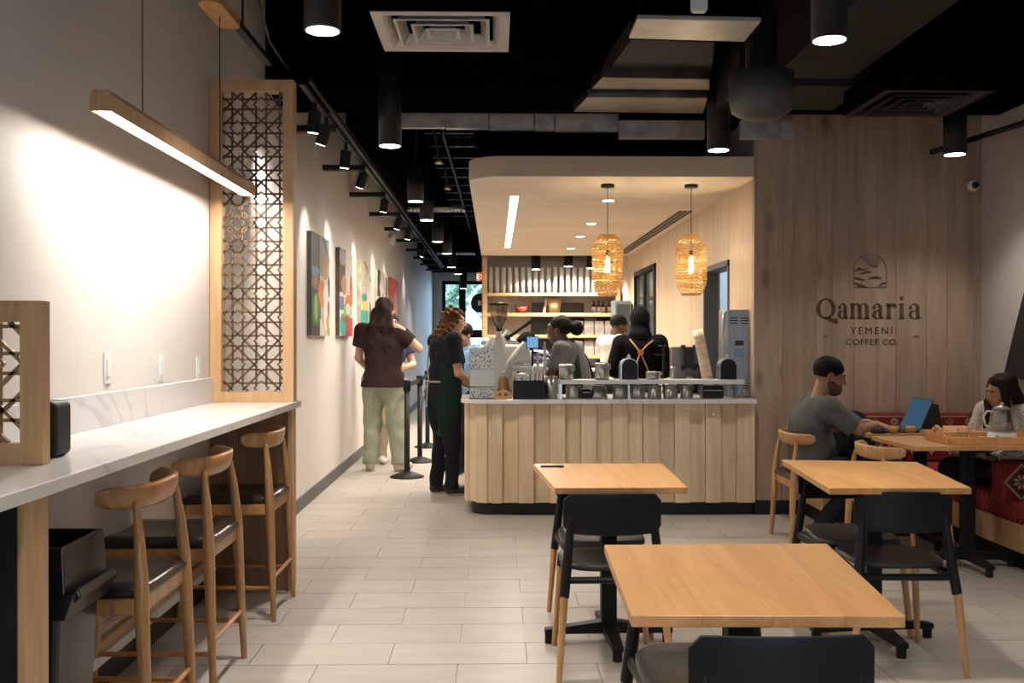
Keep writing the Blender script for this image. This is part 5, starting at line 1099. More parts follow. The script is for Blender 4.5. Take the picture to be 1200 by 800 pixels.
for k in range(7): a = math.radians(40 + k * 14); ribbon(mb, [(cx + .03 + .02 * math.cos(a), cz + .03), (cx + r_ * .95 * math.cos(a), cz + r_ * .95 * math.sin(a))], [.0022, .0022])
mb.obj('emblem', M['engrave'], sg)

# ================================================================ BENCHES, TEXTILES
M['red'] = plain('red_textile', (.22, .013, .011), .8, noise=.3, nscale=60, bump=.3); M['darkred'] = plain('dark_red_textile', (.13, .012, .012), .85, noise=.3, nscale=50, bump=.3)
M['tcream'] = plain('cream_thread', (.52, .46, .36), .85); M['tgreen'] = plain('green_thread', (.06, .10, .06), .85); M['torange'] = plain('orange_thread', (.45, .20, .05), .85); M['tblack'] = plain('black_thread', (.015, .012, .012), .9)
BX = 3.08
wb1 = empty('wall_bench', (3.45, 5.9, 0), 0, 'long bench with oak base and red ribbed seat along the right wall', 'bench')
B(BX + .06, XR - .01, 3.4, YW - .01, .0, .12).obj('toe_kick', M['toe'], wb1, world=True)
for k, (a, b) in enumerate(((3.4, 4.7), (4.7, 6.0), (6.0, 7.2))): B(BX, BX + .03, a + .002, b - .002, .12, .285).obj('base_panel', M['oak_frame'], wb1, world=True, bevel=.002)
B(BX + .03, XR - .01, 3.4, YW - .01, .12, .28).obj('carcass', M['oak_frame'], wb1, world=True)
y = 3.4; k = 0
while y < 7.15:
    MB().tube([(BX - .005, y + .028, .355), (XR - .14, y + .028, .355)], .036, 10, flat=(.85, 1.85)).obj('seat_rib', M['red'], wb1, world=True); y += .056; k += 1
B(XR - .13, XR - .01, 3.4, YW - .02, .42, .80).obj('back_cushion', M['darkred'], wb1, world=True, bevel=.02)
wb2 = empty('wall_bench', (2.9, 7.4, 0), 0, 'bench with red patterned backrest along the oak plank wall', 'bench')
B(2.42, BX, 7.26, YW - .01, .0, .12).obj('toe_kick', M['toe'], wb2, world=True)
B(2.38, BX + .03, 7.2, 7.23, .12, .285).box(2.38, 2.41, 7.23, YW - .01, .12, .285).obj('base_panel', M['oak_frame'], wb2, world=True, bevel=.002)
B(2.41, BX + .03, 7.23, YW - .01, .12, .28).obj('carcass', M['oak_frame'], wb2, world=True)
B(2.38, XR - .14, 7.19, YW - .14, .287, .43).obj('seat_cushion', M['red'], wb2, world=True, bevel=.02)
B(2.38, XR - .14, YW - .13, YW - .012, .42, .80).obj('back_cushion', M['red'], wb2, world=True, bevel=.02)
def flat(mb, pts, y, ax='Y'):                            # thin woven motif lying proud of a cushion face
    mb.prism(pts, y - .0015, y, ax)
def diamond_ring(mb, cx, cz, a, b, t, y):
    P = [(cx + a, cz), (cx, cz + b), (cx - a, cz), (cx, cz - b)]; Q = [(cx + a - t, cz), (cx, cz + b - t * b / a), (cx - a + t, cz), (cx, cz - b + t * b / a)]
    for k in range(4): flat(mb, [P[k], P[(k + 1) % 4], Q[(k + 1) % 4], Q[k]][::-1], y)
def flower(mb, cx, cz, r, y, n=8):
    for k in range(n):
        a = 2 * PI * k / n + .39; flat(mb, [(cx + .15 * r * math.cos(a), cz + .15 * r * math.sin(a)), (cx + .7 * r * math.cos(a - .25), cz + .7 * r * math.sin(a - .25)), (cx + r * math.cos(a), cz + r * math.sin(a)), (cx + .7 * r * math.cos(a + .25), cz + .7 * r * math.sin(a + .25))], y)
yf = YW - .1302; mc, mo, mg, mk = MB(), MB(), MB(), MB()
for k in range(9):
    x = 2.50 + k * .145; (flower(mc, x, .735, .034, yf) if k % 2 == 0 else (diamond_ring(mo, x, .735, .036, .028, .010, yf), flower(mc, x, .735, .014, yf - .0005, 4)))
    diamond_ring(mc, x, .58, .066, .10, .012, yf); diamond_ring(mg, x, .58, .048, .074, .014, yf); flower(mo, x, .58, .022, yf, 4)
flat(mk, [(2.4, .69), (XR - .16, .69), (XR - .16, .70), (2.4, .70)], yf); flat(mc, [(2.4, .772), (XR - .16, .772), (XR - .16, .778), (2.4, .778)], yf - .0002)
for k in range(60): flat(mk, [(2.4 + k * .0215, .705), (2.41 + k * .0215, .705), (2.405 + k * .0215, .715)], yf)
for nm, m_, q in (('cream_motif', 'tcream', mc), ('orange_motif', 'torange', mo), ('green_motif', 'tgreen', mg), ('black_motif', 'tblack', mk)): o = q.obj(nm, M[m_], wb2, world=True); o['kind'] = 'stuff'
def bolster(x0, x1, y0, y1, z0, z1, label):
    b_ = empty('patterned_cushion', ((x0 + x1) / 2, (y0 + y1) / 2, z0), 0, label, 'cushion')
    B(x0, x1, y0, y1, z0, z1).obj('cushion', M['red'], b_, world=True, bevel=.025, seg=3)
    a, g, k_ = MB(), MB(), MB(); cx, cz = (x0 + x1) / 2, (z0 + z1) / 2; hw, hh = (x1 - x0) / 2, (z1 - z0) / 2; y = y0 - .0002
    n = max(1, round(hw * 2 / .19))
    for i in range(n):
        c = x0 + (i + .5) * 2 * hw / n; w_ = hw / n * .92
        diamond_ring(a, c, cz, w_, hh * .92, .011, y); diamond_ring(g, c, cz, w_ - .013, hh * .92 - .017, .010, y); flower(a, c, cz, w_ * .5, y, 8); diamond_ring(k_, c, cz, w_ * .62, hh * .6, .006, y)
    a.obj('cream_motif', M['tcream'], b_, world=True); g.obj('green_motif', M['tgreen'], b_, world=True); k_.obj('black_motif', M['tblack'], b_, world=True); return b_
bolster(BX - .03, BX + .20, 5.93, 6.08, .395, .635, 'red arm cushion with cream diamond motif on the right bench')
bolster(2.72, 2.93, 7.0, 7.14, .30, .60, 'red diamond patterned cushion under the tray table, against the back bench')
dr = empty('wall_hanging', (XR - .03, 7.1, 1.0), 0, 'black and red textile hanging on the right wall', 'textile')
MB().prism([(7.36, 1.10), (6.2, 1.02), (6.2, 1.95), (7.04, 1.78), (7.2, 1.45)], XR - .03, XR - .005, 'X').obj('cloth', M['tblack'], dr, world=True)
MB().prism([(6.98, 1.20), (6.3, 1.12), (6.3, 1.7), (6.92, 1.5)], XR - .034, XR - .0302, 'X').obj('red_panel', M['darkred'], dr, world=True)
for k in range(5): MB().prism([(6.94 - k * .02, 1.22 + k * .055), (6.90 - k * .02, 1.25 + k * .055), (6.94 - k * .02, 1.28 + k * .055), (6.98 - k * .02, 1.25 + k * .055)], XR - .037, XR - .0342, 'X').obj('cream_motif', M['tcream'], dr, world=True)

# ================================================================ THINGS ON THE BENCH TABLES
ty = TZ + .0005
tra = empty('serving_tray', (2.93, 5.86, ty), 0, 'honey wooden serving tray with raised handles on the right table', 'tray')
MB().box(-.30, .30, -.15, .15, 0, .012).obj('base', M['oak_table'], tra)
for s_ in (-1, 1): MB().prism([(-.30, .0), (.30, .0), (.315, .045), (-.315, .045)], s_ * .155 - .007, s_ * .155 + .007, 'Y').obj('rim', M['oak_table'], tra, bevel=.003)
for s_ in (-1, 1):
    MB().prism([(-.155, 0), (.155, 0), (.155, .045), (.09, .05), (.06, .08), (.05, .085), (.045, .07), (.035, .055), (-.035, .055), (-.045, .07), (-.05, .085), (-.06, .08), (-.09, .05), (-.155, .045)], s_ * .305 - .007, s_ * .305 + .007, 'X').obj('rim', M['oak_table'], tra, bevel=.003)
    MB().tube([(s_ * .305, -.055, .075), (s_ * .312, 0, .095), (s_ * .305, .055, .075)], .010, 8).obj('handle', M['oak_table'], tra)
wm_ = empty('teapot_warmer', (3.02, 5.88, ty + .013), 0, 'white round warmer base beneath the glass teapot', 'warmer')
MB().lathe([(0, 0), (.075, 0), (.08, .01), (.078, .042), (.05, .045), (0, .045)], seg=28).obj('base', M['white'], wm_); MB().tube([(-.055, -.058, .022), (-.062, -.066, .022)], .013, 12).obj('dial', M['steel'], wm_)
tp_ = empty('glass_teapot', (3.02, 5.88, ty + .059), 0, 'clear glass teapot with loop handle standing on the tray', 'teapot')
MB().lathe([(0, 0), (.062, 0), (.066, .02), (.055, .10), (.047, .135), (.0455, .135), (.053, .10), (.063, .02), (.06, .004), (0, .004)], seg=28).obj('body', M['glass'], tp_)
MB().lathe([(0, .005), (.061, .005), (.058, .06), (0, .06)], seg=24).obj('tea', plain('pale_tea', (.5, .42, .33), .1, alpha=.35), tp_)
MB().lathe([(.046, .135), (.05, .14), (.03, .152), (.008, .158), (.012, .17), (0, .178)], seg=24).obj('lid', M['steel'], tp_); MB().lathe([(0, .04), (.028, .04), (.028, .13), (0, .13)], seg=18).obj('infuser', plain('steel_mesh', (.6, .58, .55), .5, metal=.2, alpha=.5), tp_)
MB().tube([(-.05, 0, .12), (-.09, 0, .125), (-.112, 0, .09), (-.10, 0, .04), (-.064, 0, .025)], .0065, 8).obj('handle', M['milky'], tp_)
MB().tube([(.05, 0, .09), (.075, 0, .12), (.08, 0, .135)], [.012, .008, .007], 8).obj('spout', M['glass'], tp_)
for (x, y, z, lab, tea) in ((2.585, 5.90 + .42, ty, 'small glass of amber tea beside the laptop', 1), (2.70, 6.42, ty, 'second small glass of amber tea behind the tray', 1), (2.80, 5.90, ty + .013, 'empty small glass standing on the tray', 0)):
    g_ = empty('tea_glass', (x, y + (.1 if y > 6.3 and y < 6.33 else 0), z), 0, lab, 'glass')
    MB().lathe([(0, 0), (.028, 0), (.036, .065), (.034, .065), (.0265, .004), (0, .004)], seg=24).obj('glass', M['glass'], g_)
    MB().tube([(.033, 0, .05), (.052, 0, .046), (.052, 0, .022), (.031, 0, .016)], .004, 8).obj('handle', M['glass'], g_)
    if tea: MB().lathe([(0, .005), (.027, .005), (.032, .045), (0, .045)], seg=20).obj('tea', plain('amber_tea', (.75, .38, .08), .3), g_)
dz_ = empty('white_dish', (2.90, 5.80, ty + .013), 0, 'low white dish lying on the tray before the teapot', 'dish'); MB().lathe([(0, 0), (.04, 0), (.055, .022), (.05, .022), (.038, .006), (0, .006)], seg=24).obj('dish', M['white'], dz_)
# laptop: keyboard toward the man (-X side), screen leaning to +X
lt = empty('laptop', (2.66, 6.60, ty), 0, 'open laptop with blue lit screen facing the seated man', 'laptop')
B(-.11, .11, -.16, .16, 0, .014).obj('base', plain('laptop_grey', (.06, .065, .08), .35, metal=.5), lt, bevel=.003)
kb = MB()
for i in range(5):
    for j in range(12): kb.box(-.075 + i * .024, -.055 + i * .024, -.145 + j * .0245, -.125 + j * .0245, .014, .0165)
tag(kb.obj('keys', M['blackplastic'], lt), kind='stuff')
Rl = Matrix.Rotation(.42, 3, 'Y')
B(.105, .112, -.16, .16, .012, .235, rot=Rl, piv=(.108, 0, .012)).obj('lid', bpy.data.materials['laptop_grey'], lt, bevel=.002)
B(.1035, .1048, -.15, .15, .024, .225, rot=Rl, piv=(.108, 0, .012)).obj('screen', glow('laptop_screen', (.035, .075, .13), .9), lt)
l2 = empty('tablet_cover', (2.95, 6.72, ty), -.5, 'dark upright folded tablet cover behind the laptop', 'tablet')
MB().prism([(-.09, 0), (.09, 0), (.06, .17), (-.07, .18)], -.006, .006, 'Y').obj('panel', plain('dark_brown_cover', (.02, .014, .012), .6), l2, bevel=.003); MB().prism([(0, 0), (.09, 0), (0, .15)], -.004, .004, 'X').obj('support', bpy.data.materials['dark_brown_cover'], l2)
ms = empty('computer_mouse', (2.49, 6.42, ty), 0, 'black computer mouse at the table edge beside the laptop', 'mouse')
MB().lathe([(0, 0), (.040, 0), (.042, .012), (.03, .030), (.012, .036), (0, .037)], seg=24).obj('shell', M['blackplastic'], ms); ms.scale = (1.25, .8, 1)

# ================================================================ QUEUE POSTS
def post(px_, py, lab, belt_to=None):
    p = onZ(px_, py, 0); q = empty('queue_post', p, 0, lab, 'barrier post', 'black queue posts')
    MB().lathe([(0, 0), (.17, 0), (.17, .012), (.08, .045), (.035, .06), (0, .06)], seg=32).obj('base', M['blackmetal'], q)
    MB().lathe([(.028, .05), (.028, .90), (0, .90)], seg=20).obj('pole', M['blackmetal'], q); MB().lathe([(0, .86), (.038, .86), (.038, .955), (.03, .965), (0, .965)], seg=20).obj('cassette', M['blackplastic'], q)
    return p, q
pa, qa = post(477, 559, 'nearest black queue post beside the brown shirt man'); pb, _ = post(492, 541, 'middle black queue post'); pc, _ = post(501, 524, 'farthest black queue post behind the other two')
for a, b, lab in ((pa, pb, 'black belt stretched between the nearest two queue posts'), (pb, pc, 'black belt stretched between the farther two queue posts')):
    d = (b - a).normalized(); n = Vector((-d.y, d.x, 0)) * .002; a2, b2 = a + d * .042, b - d * .042
    r_ = empty('queue_belt', (a + b) / 2, 0, lab, 'belt'); r_.location.z = .89
    MB().add([a2 + n + Vector((0, 0, .885)), b2 + n + Vector((0, 0, .885)), b2 + n + Vector((0, 0, .935)), a2 + n + Vector((0, 0, .935)), a2 - n + Vector((0, 0, .885)), b2 - n + Vector((0, 0, .885)), b2 - n + Vector((0, 0, .935)), a2 - n + Vector((0, 0, .935))], [(0, 1, 2, 3), (7, 6, 5, 4), (0, 4, 5, 1), (1, 5, 6, 2), (2, 6, 7, 3), (3, 7, 4, 0)]).obj('belt', M['blackplastic'], r_, world=True)

# ================================================================ PEOPLE (smooth distance fields -> one surface each)
V = lambda *a: np.array(a, float)
def nrm(v): v = np.asarray(v, float); return v / (np.linalg.norm(v) + 1e-12)
class Field:
    def __init__(s, h=.009, lo=(-.8, -.8, -.05), hi=(.8, .8, 2.0)):
        s.h = h; s.lo = np.array(lo, float); n = np.ceil((np.array(hi) - s.lo) / h).astype(int) + 1; s.n = n
        s.f = np.full(n, 1.0, np.float32); s.ax = [s.lo[i] + h * np.arange(n[i]) for i in range(3)]; s.mn = np.full(3, 9.); s.mx = np.full(3, -9.)
    def _sub(s, lo, hi):
        a = np.maximum(np.floor((np.asarray(lo) - s.lo) / s.h).astype(int), 0); b = np.minimum(np.ceil((np.asarray(hi) - s.lo) / s.h).astype(int) + 1, s.n)
        sl = tuple(slice(a[i], max(b[i], a[i])) for i in range(3)); g = np.meshgrid(*[s.ax[i][sl[i]] for i in range(3)], indexing='ij', sparse=True)
        return sl, g
    def put(s, lo, hi, fn, k, mode='add'):
        m = k + 3 * s.h; sl, g = s._sub(np.asarray(lo) - m, np.asarray(hi) + m)
        if 0 in s.f[sl].shape: return s
        d = fn(*g).astype(np.float32); f = s.f[sl]
        if mode == 'add':
            if k > 0: hh = np.clip(.5 + .5 * (f - d) / k, 0, 1); f = f * (1 - hh) + d * hh - k * hh * (1 - hh)
            else: f = np.minimum(f, d)
        else:
            hh = np.clip(.5 - .5 * (f + d) / max(k, 1e-4), 0, 1); f = f * (1 - hh) + (-d) * hh + max(k, 1e-4) * hh * (1 - hh)
        s.f[sl] = f
        if mode == 'add': s.mn = np.minimum(s.mn, lo); s.mx = np.maximum(s.mx, hi)
        return s
    def rc(s, a, b, ra, rb, k=.02, mode='add', cut=None):
        a, b = np.asarray(a, float), np.asarray(b, float); ab = b - a; L2 = ab @ ab + 1e-9; R = max(ra, rb)
        def fn(x, y, z):
            t = np.clip(((x - a[0]) * ab[0] + (y - a[1]) * ab[1] + (z - a[2]) * ab[2]) / L2, 0, 1)
            d = np.sqrt((x - a[0] - t * ab[0]) ** 2 + (y - a[1] - t * ab[1]) ** 2 + (z - a[2] - t * ab[2]) ** 2) - (ra + t * (rb - ra))
            if cut is not None: p, n = cut; d = np.maximum(d, (x - p[0]) * n[0] + (y - p[1]) * n[1] + (z - p[2]) * n[2])
            return d
        return s.put(np.minimum(a, b) - R, np.maximum(a, b) + R, fn, k, mode)
    def ell(s, c, r, R=None, k=.02, mode='add', cut=None):
        c = np.asarray(c, float); r = np.asarray(r, float); Rm = np.eye(3) if R is None else np.asarray(R, float); m = max(r)
        def fn(x, y, z):
            dx, dy, dz = x - c[0], y - c[1], z - c[2]; q = [dx * Rm[0, i] + dy * Rm[1, i] + dz * Rm[2, i] for i in range(3)]
            k0 = np.sqrt(sum((q[i] / r[i]) ** 2 for i in range(3))); k1 = np.sqrt(sum((q[i] / r[i] ** 2) ** 2 for i in range(3))) + 1e-6; d = k0 * (k0 - 1) / k1
            if cut is not None: p, n = cut; d = np.maximum(d, (x - p[0]) * n[0] + (y - p[1]) * n[1] + (z - p[2]) * n[2])
            return d
        return s.put(c - m, c + m, fn, k, mode)
    def plane_cut(s, p, n):                              # remove everything on the +n side
        g = np.meshgrid(*s.ax, indexing='ij', sparse=True); d = (g[0] - p[0]) * n[0] + (g[1] - p[1]) * n[1] + (g[2] - p[2]) * n[2]; s.f = np.maximum(s.f, d.astype(np.float32)); return s
    def ripple(s, amp, fx, fy, fz, ph=0.):
        g = np.meshgrid(*s.ax, indexing='ij', sparse=True)
        s.f = s.f + (amp * (np.sin(g[0] * fx + 2.1 * np.sin(g[2] * fz * .6 + ph)) * np.sin(g[2] * fz + g[1] * fy * .5 + ph) + .6 * np.sin(g[1] * fy + g[2] * fz * 1.7 + ph))).astype(np.float32); return s
    def mesh(s, name, mat, parent):
        f = s.f; a = np.maximum(((s.mn - s.lo) / s.h).astype(int) - 6, 0); b = np.minimum(((s.mx - s.lo) / s.h).astype(int) + 7, s.n)
        f = f[a[0]:b[0], a[1]:b[1], a[2]:b[2]]; org = s.lo + a * s.h; neg = f < 0
        cnt = sum(neg[i:neg.shape[0] - 1 + i, j:neg.shape[1] - 1 + j, k:neg.shape[2] - 1 + k].astype(np.int8) for i in (0, 1) for j in (0, 1) for k in (0, 1))
        act = (cnt > 0) & (cnt < 8); idx = np.argwhere(act); vid = np.full(act.shape, -1, np.int32); vid[act] = np.arange(len(idx))
        pos = np.zeros((len(idx), 3)); num = np.zeros(len(idx)); cor = {}
        for c in [(i, j, k) for i in (0, 1) for j in (0, 1) for k in (0, 1)]: cor[c] = f[idx[:, 0] + c[0], idx[:, 1] + c[1], idx[:, 2] + c[2]]
        for ax_ in range(3):
            o = [i for i in range(3) if i != ax_]
            for p in (0, 1):
                for q in (0, 1):
                    c0 = [0, 0, 0]; c0[o[0]] = p; c0[o[1]] = q; c1 = list(c0); c1[ax_] = 1
                    A, B_ = cor[tuple(c0)], cor[tuple(c1)]; m = (A < 0) != (B_ < 0); t = np.where(m, A / np.where(m, A - B_, 1), 0)
                    for i in range(3): pos[:, i] += np.where(m, (t if i == ax_ else c0[i]), 0)
                    num += m
        pos = (idx + pos / num[:, None]) * s.h + org; quads = []
        for ax_ in range(3):
            sl0 = [slice(None)] * 3; sl1 = [slice(None)] * 3; sl0[ax_] = slice(0, -1); sl1[ax_] = slice(1, None)
            A, B_ = neg[tuple(sl0)], neg[tuple(sl1)]; e = np.argwhere(A != B_); o = [(ax_ + 1) % 3, (ax_ + 2) % 3]
            e = e[(e[:, o[0]] > 0) & (e[:, o[1]] > 0) & (e[:, o[0]] < vid.shape[o[0]]) & (e[:, o[1]] < vid.shape[o[1]])]
            if not len(e): continue
            sgn = A[e[:, 0], e[:, 1], e[:, 2]]
            def at(du, dv): q = e.copy(); q[:, o[0]] += du; q[:, o[1]] += dv; return vid[q[:, 0], q[:, 1], q[:, 2]]
            Q = np.stack([at(-1, -1), at(0, -1), at(0, 0), at(-1, 0)], 1); Q[~sgn] = Q[~sgn][:, ::-1]; quads.append(Q)
        Q = np.concatenate(quads); Q = Q[(Q >= 0).all(1)]
        me = bpy.data.meshes.new(name); me.vertices.add(len(pos)); me.vertices.foreach_set('co', pos.ravel()); me.loops.add(Q.size); me.loops.foreach_set('vertex_index', Q.ravel().astype(np.int32))
        me.polygons.add(len(Q)); me.polygons.foreach_set('loop_start', np.arange(0, Q.size, 4, dtype=np.int32)); me.polygons.foreach_set('use_smooth', np.ones(len(Q), bool)); me.update(calc_edges=True); me.validate()
        me.materials.append(mat); o = bpy.data.objects.new(name, me); C.objects.link(o); o.parent = parent; return o

def frame(fwd, up):
    z = nrm(up); y = np.asarray(fwd, float); y = nrm(y - z * (y @ z)); x = np.cross(y, z); return np.stack([x, y, z], 1)   # columns: right, forward, up
def skinmat(name, col): return plain(name, col, .48, noise=.08, nscale=25)
def hand(B, wrist, d, pn, side, s=1., curl=.5, spread=.0):
    """side +1: thumb toward +across"""
    d = nrm(d); pn = nrm(np.asarray(pn) - d * (np.asarray(pn) @ d)); ac = np.cross(d, pn); R = np.stack([ac, d, pn], 1); wrist = np.asarray(wrist)
    B.ell(wrist + d * .048 * s, (.040 * s, .052 * s, .017 * s), R, .012); B.rc(wrist - d * .02, wrist + d * .03, .026 * s, .022 * s, .015)
    for i, L in enumerate((.068, .078, .073, .056)):
        off = (.029 - .0195 * i) * side; b = wrist + d * .088 * s + ac * off * s; d1 = nrm(d * math.cos(curl * .7) + pn * math.sin(curl * .7) + ac * spread * (1.5 - i) * side)
        m_ = b + d1 * L * .5 * s; d2 = nrm(d * math.cos(curl * 1.7) + pn * math.sin(curl * 1.7)); B.rc(b - d * .012, m_, .0098 * s, .0090 * s, .005); B.rc(m_, m_ + d2 * L * .48 * s, .0090 * s, .0078 * s, .003)
    b = wrist + d * .022 * s + ac * .028 * side * s; t1_ = nrm(d * .75 + ac * side * .75 + pn * .35); t2_ = nrm(d + ac * side * .15 + pn * .4)
    B.rc(b, b + t1_ * .042 * s, .014 * s, .011 * s, .008); B.rc(b + t1_ * .042 * s, b + t1_ * .042 * s + t2_ * .032 * s, .0105 * s, .0085 * s, .003)
def head(B, c, R, s, fem=0, full=1.):
    P = lambda x, y, z: c + R @ (np.array([x, y, z]) * s); E = lambda p, r, k, m='add', cut=None: B.ell(P(*p), np.array(r) * s, R, k * s, m)
    E((0, -.014, .028), (.074, .094, .086), .01); E((0, .026, -.020), (.064 - .003 * fem, .070, .092), .025); E((0, .040, -.082), (.042 - .005 * fem, .043, .032), .025)
    E((0, .052, -.105), (.020, .022, .014), .015); E((0, .084, .030), (.050, .014, .012), .015)                # chin, brow
    for sx in (-1, 1):
        E((sx * .031, .099, .008), (.019, .013, .012), .012, 'sub'); E((sx * .036, .070, -.028), (.024, .022, .022), .015)
        E((sx * .031, .083, .007), (.013, .011, .009), .004); E((sx * .074, -.008, -.010), (.009, .020, .031), .006); E((sx * .080, -.006, -.008), (.006, .010, .018), .004, 'sub')
    B.rc(P(0, .092, .014), P(0, .117, -.026), .008 * s, .0125 * s, .010 * s); E((-.011, .104, -.031), (.009, .010, .007), .006); E((.011, .104, -.031), (.009, .010, .007), .006)
    E((0, .093, -.053), (.024, .012, .006), .006); E((0, .092, -.065), (.020, .012, .007), .006); E((0, .108, -.0585), (.022, .008, .0018), .003, 'sub')
def face_parts(root, c, R, s, brow=(.02, .012, .01), lip=None):
    P = lambda x, y, z: c + R @ (np.array([x, y, z]) * s); mw = MATS.get('eye_white') or plain('eye_white', (.62, .60, .56), .3); mi = MATS.get('eye_iris') or plain('eye_iris', (.03, .015, .01), .2)
    mbw = plain('brow_' + root.name, brow, .8)
    for sx in (-1, 1):
        q = MB(); ce = P(sx * .031, .0855, .006); ring = 10; vs = []
        for a in range(ring):
            an = 2 * PI * a / ring; vs.append(P(sx * .031 + .0125 * math.cos(an), .0925 - .003 * abs(math.cos(an)), .0065 + .0050 * math.sin(an)))
        vs.append(P(sx * .031, .0965, .0065)); q.add(vs, [(a, (a + 1) % ring, ring) for a in range(ring)], True); e = q.obj('eye', mw, root)
        q = MB(); vs = [P(sx * .031 + .0052 * math.cos(2 * PI * a / 8), .0968, .0065 + .0046 * math.sin(2 * PI * a / 8)) for a in range(8)] + [P(sx * .031, .098, .0065)]; q.add(vs, [(a, (a + 1) % 8, 8) for a in range(8)]); q.obj('iris', mi, e)
        q = MB(); q.tube([P(sx * .014, .0985, .021), P(sx * .030, .0975, .0265), (P(sx * .048, .086, .022))], [.0028 * s, .0036 * s, .002 * s], 6); q.obj('eyebrow', mbw, root)
    if lip is not None:
        q = MB(); q.tube([P(-.021, .096, -.058), P(-.010, .1045, -.0545), P(0, .1065, -.056), P(.010, .1045, -.0545), P(.021, .096, -.058)], [.001, .0036 * s, .0036 * s, .0036 * s, .001], 6)
        q.tube([P(-.019, .096, -.060), P(0, .1045, -.0645), P(.019, .096, -.060)], [.001, .005 * s, .001], 6); q.obj('lips', plain('lip_' + root.name, lip, .4), root)

DEF = dict(P=(0, 0, .95), CH=(0, .01, 1.27), N=(0, -.01, 1.475), HD=(0, .03, 1.625), SL=(-.185, -.01, 1.42), SR=(.185, -.01, 1.42), EL=(-.235, -.04, 1.13), ER=(.235, -.04, 1.13), WL=(-.24, .06, .90), WR=(.24, .06, .90),
           HL=(-.09, 0, .90), HR=(.09, 0, .90), KL=(-.10, .02, .49), KR=(.10, .02, .49), AL=(-.10, -.02, .085), AR=(.10, -.02, .085), TL=(-.13, .15, .03), TR=(.13, .15, .03))
def person(label, loc, rz, s, J, skin, look, hl=None, hr=None, w=1., belly=0., h=.0095, fem=0, hd=None, top=None, sleeve=.55, legs=None, shoes=None, hair=None, lip=None, brow=(.02, .012, .01), eyes=True, topfit=.016, hem=.0, longs=False, skirt=False, headscale=1., legfit=.02, ripple=.004):
    j = {k: V(*v) for k, v in {**DEF, **J}.items()}; j = {k: v * s for k, v in j.items()}; ws_ = s * w
    root = empty('person', loc, rz, label, 'person'); c = j['HD']; fwd, up = hd or ((0, 1, 0), (0, 0, 1)); R = frame(fwd, up); hs = s * headscale
    allp = np.array(list(j.values())); lo, hi = allp.min(0) - .24, allp.max(0) + .24; lo[2] = max(lo[2], -.02)
    F_ = lambda: Field(h, lo, hi)
    sx = nrm(j['SR'] - j['SL']); hx = nrm(j['HR'] - j['HL']); spU = nrm(j['N'] - j['CH']); spL = nrm(j['CH'] - j['P'])
    Rc = frame(np.cross(spU, sx), spU); Rp = frame(np.cross(spL, hx), spL)
    def torso(B, e, k=.05):
        B.ell(j['P'] + Rp @ V(0, -.01, .0), V(.158 * ws_ + e, .108 * ws_ + e, .125 * s + e), Rp, k); mid = (j['P'] + j['CH']) / 2
        B.ell(mid + Rc @ V(0, belly * .5, 0), V((.138 + belly * .4) * ws_ + e, (.098 + belly) * ws_ + e, .15 * s + e), Rc, k); B.ell(j['CH'], V(.160 * ws_ + e, .108 * ws_ + e, .17 * s + e), Rc, k)
        B.rc(j['SL'], j['SR'], .052 * s + e, .052 * s + e, k * .8); B.ell((j['SL'] + j['SR']) / 2 - spU * .05 * s, V(.15 * ws_ + e, .085 * s + e, .07 * s + e), Rc, k)
        if fem:
            for q in (-1, 1): B.ell(j['CH'] + Rc @ V(q * .075 * s, .085 * s, .02 * s), V(.065 * s + e * .6, .05 * s + e * .6, .06 * s + e * .6), Rc, .04)
    B = F_(); torso(B, 0.)
    B.rc(j['N'] - spU * .03 * s, c - R @ V(0, .022, .065) * hs, .058 * s, .052 * s, .03)
    for q, (S_, E_, W_) in (('L', ('SL', 'EL', 'WL')), ('R', ('SR', 'ER', 'WR'))):
        B.rc(j[S_], j[E_], .052 * s, .040 * s, .03); B.rc(j[E_], j[W_], .041 * s, .026 * s, .012)
        hp = hl if q == 'L' else hr
        if hp is None: hp = (nrm(j[W_] - j[E_]), (1 if q == 'L' else -1, 0, 0), -1 if q == 'L' else 1, .5)
        hand(B, j[W_], hp[0], hp[1], hp[2], s, hp[3])
    for q in 'LR':
        B.rc(j['H' + q], j['K' + q], .085 * s, .056 * s, .04); B.rc(j['K' + q], j['A' + q], .056 * s, .034 * s, .02); B.ell(j['K' + q] * .7 + j['A' + q] * .3 + V(0, -.015, 0), V(.05, .055, .09) * s, None, .03)
        B.rc(j['A' + q], j['T' + q], .036 * s, .026 * s, .02)
    head(B, c, R, hs, fem); B.mesh('body', skin, root)
    if eyes: face_parts(root, c, R, hs, brow, lip)
    # top
    if top:
        T = F_(); torso(T, topfit)
        for S_, E_, W_ in (('SL', 'EL', 'WL'), ('SR', 'ER', 'WR')):
            if longs: T.rc(j[S_], j[E_], .056 * s + topfit, .046 * s + topfit, .03); T.rc(j[E_], j[E_] + (j[W_] - j[E_]) * .93, .046 * s + topfit, .034 * s + topfit * .6, .02, cut=(j[E_] + (j[W_] - j[E_]) * .93, nrm(j[W_] - j[E_])))
            else: p = j[S_] + (j[E_] - j[S_]) * sleeve; T.rc(j[S_], j[S_] + (j[E_] - j[S_]) * (sleeve + .1), .056 * s + topfit, .052 * s + topfit * 1.3, .035, cut=(p, nrm(j[E_] - j[S_])))
        T.ell(j['P'] - spL * (.05 + hem) * s, V(.178 * ws_ + topfit, .138 * ws_ + topfit, .16 * s), Rp, .05) if hem else None
        T.ripple(ripple, 22, 17, 14, s * 7)
        T.ell(j['N'] + spU * .045 * s + Rc @ V(0, .02, 0), V(.070, .070, .055) * s, Rc, .006, 'sub')
        T.plane_cut(j['P'] - spL * (.055 + hem) * s, -spL)
        T.mesh('shirt', top, root)
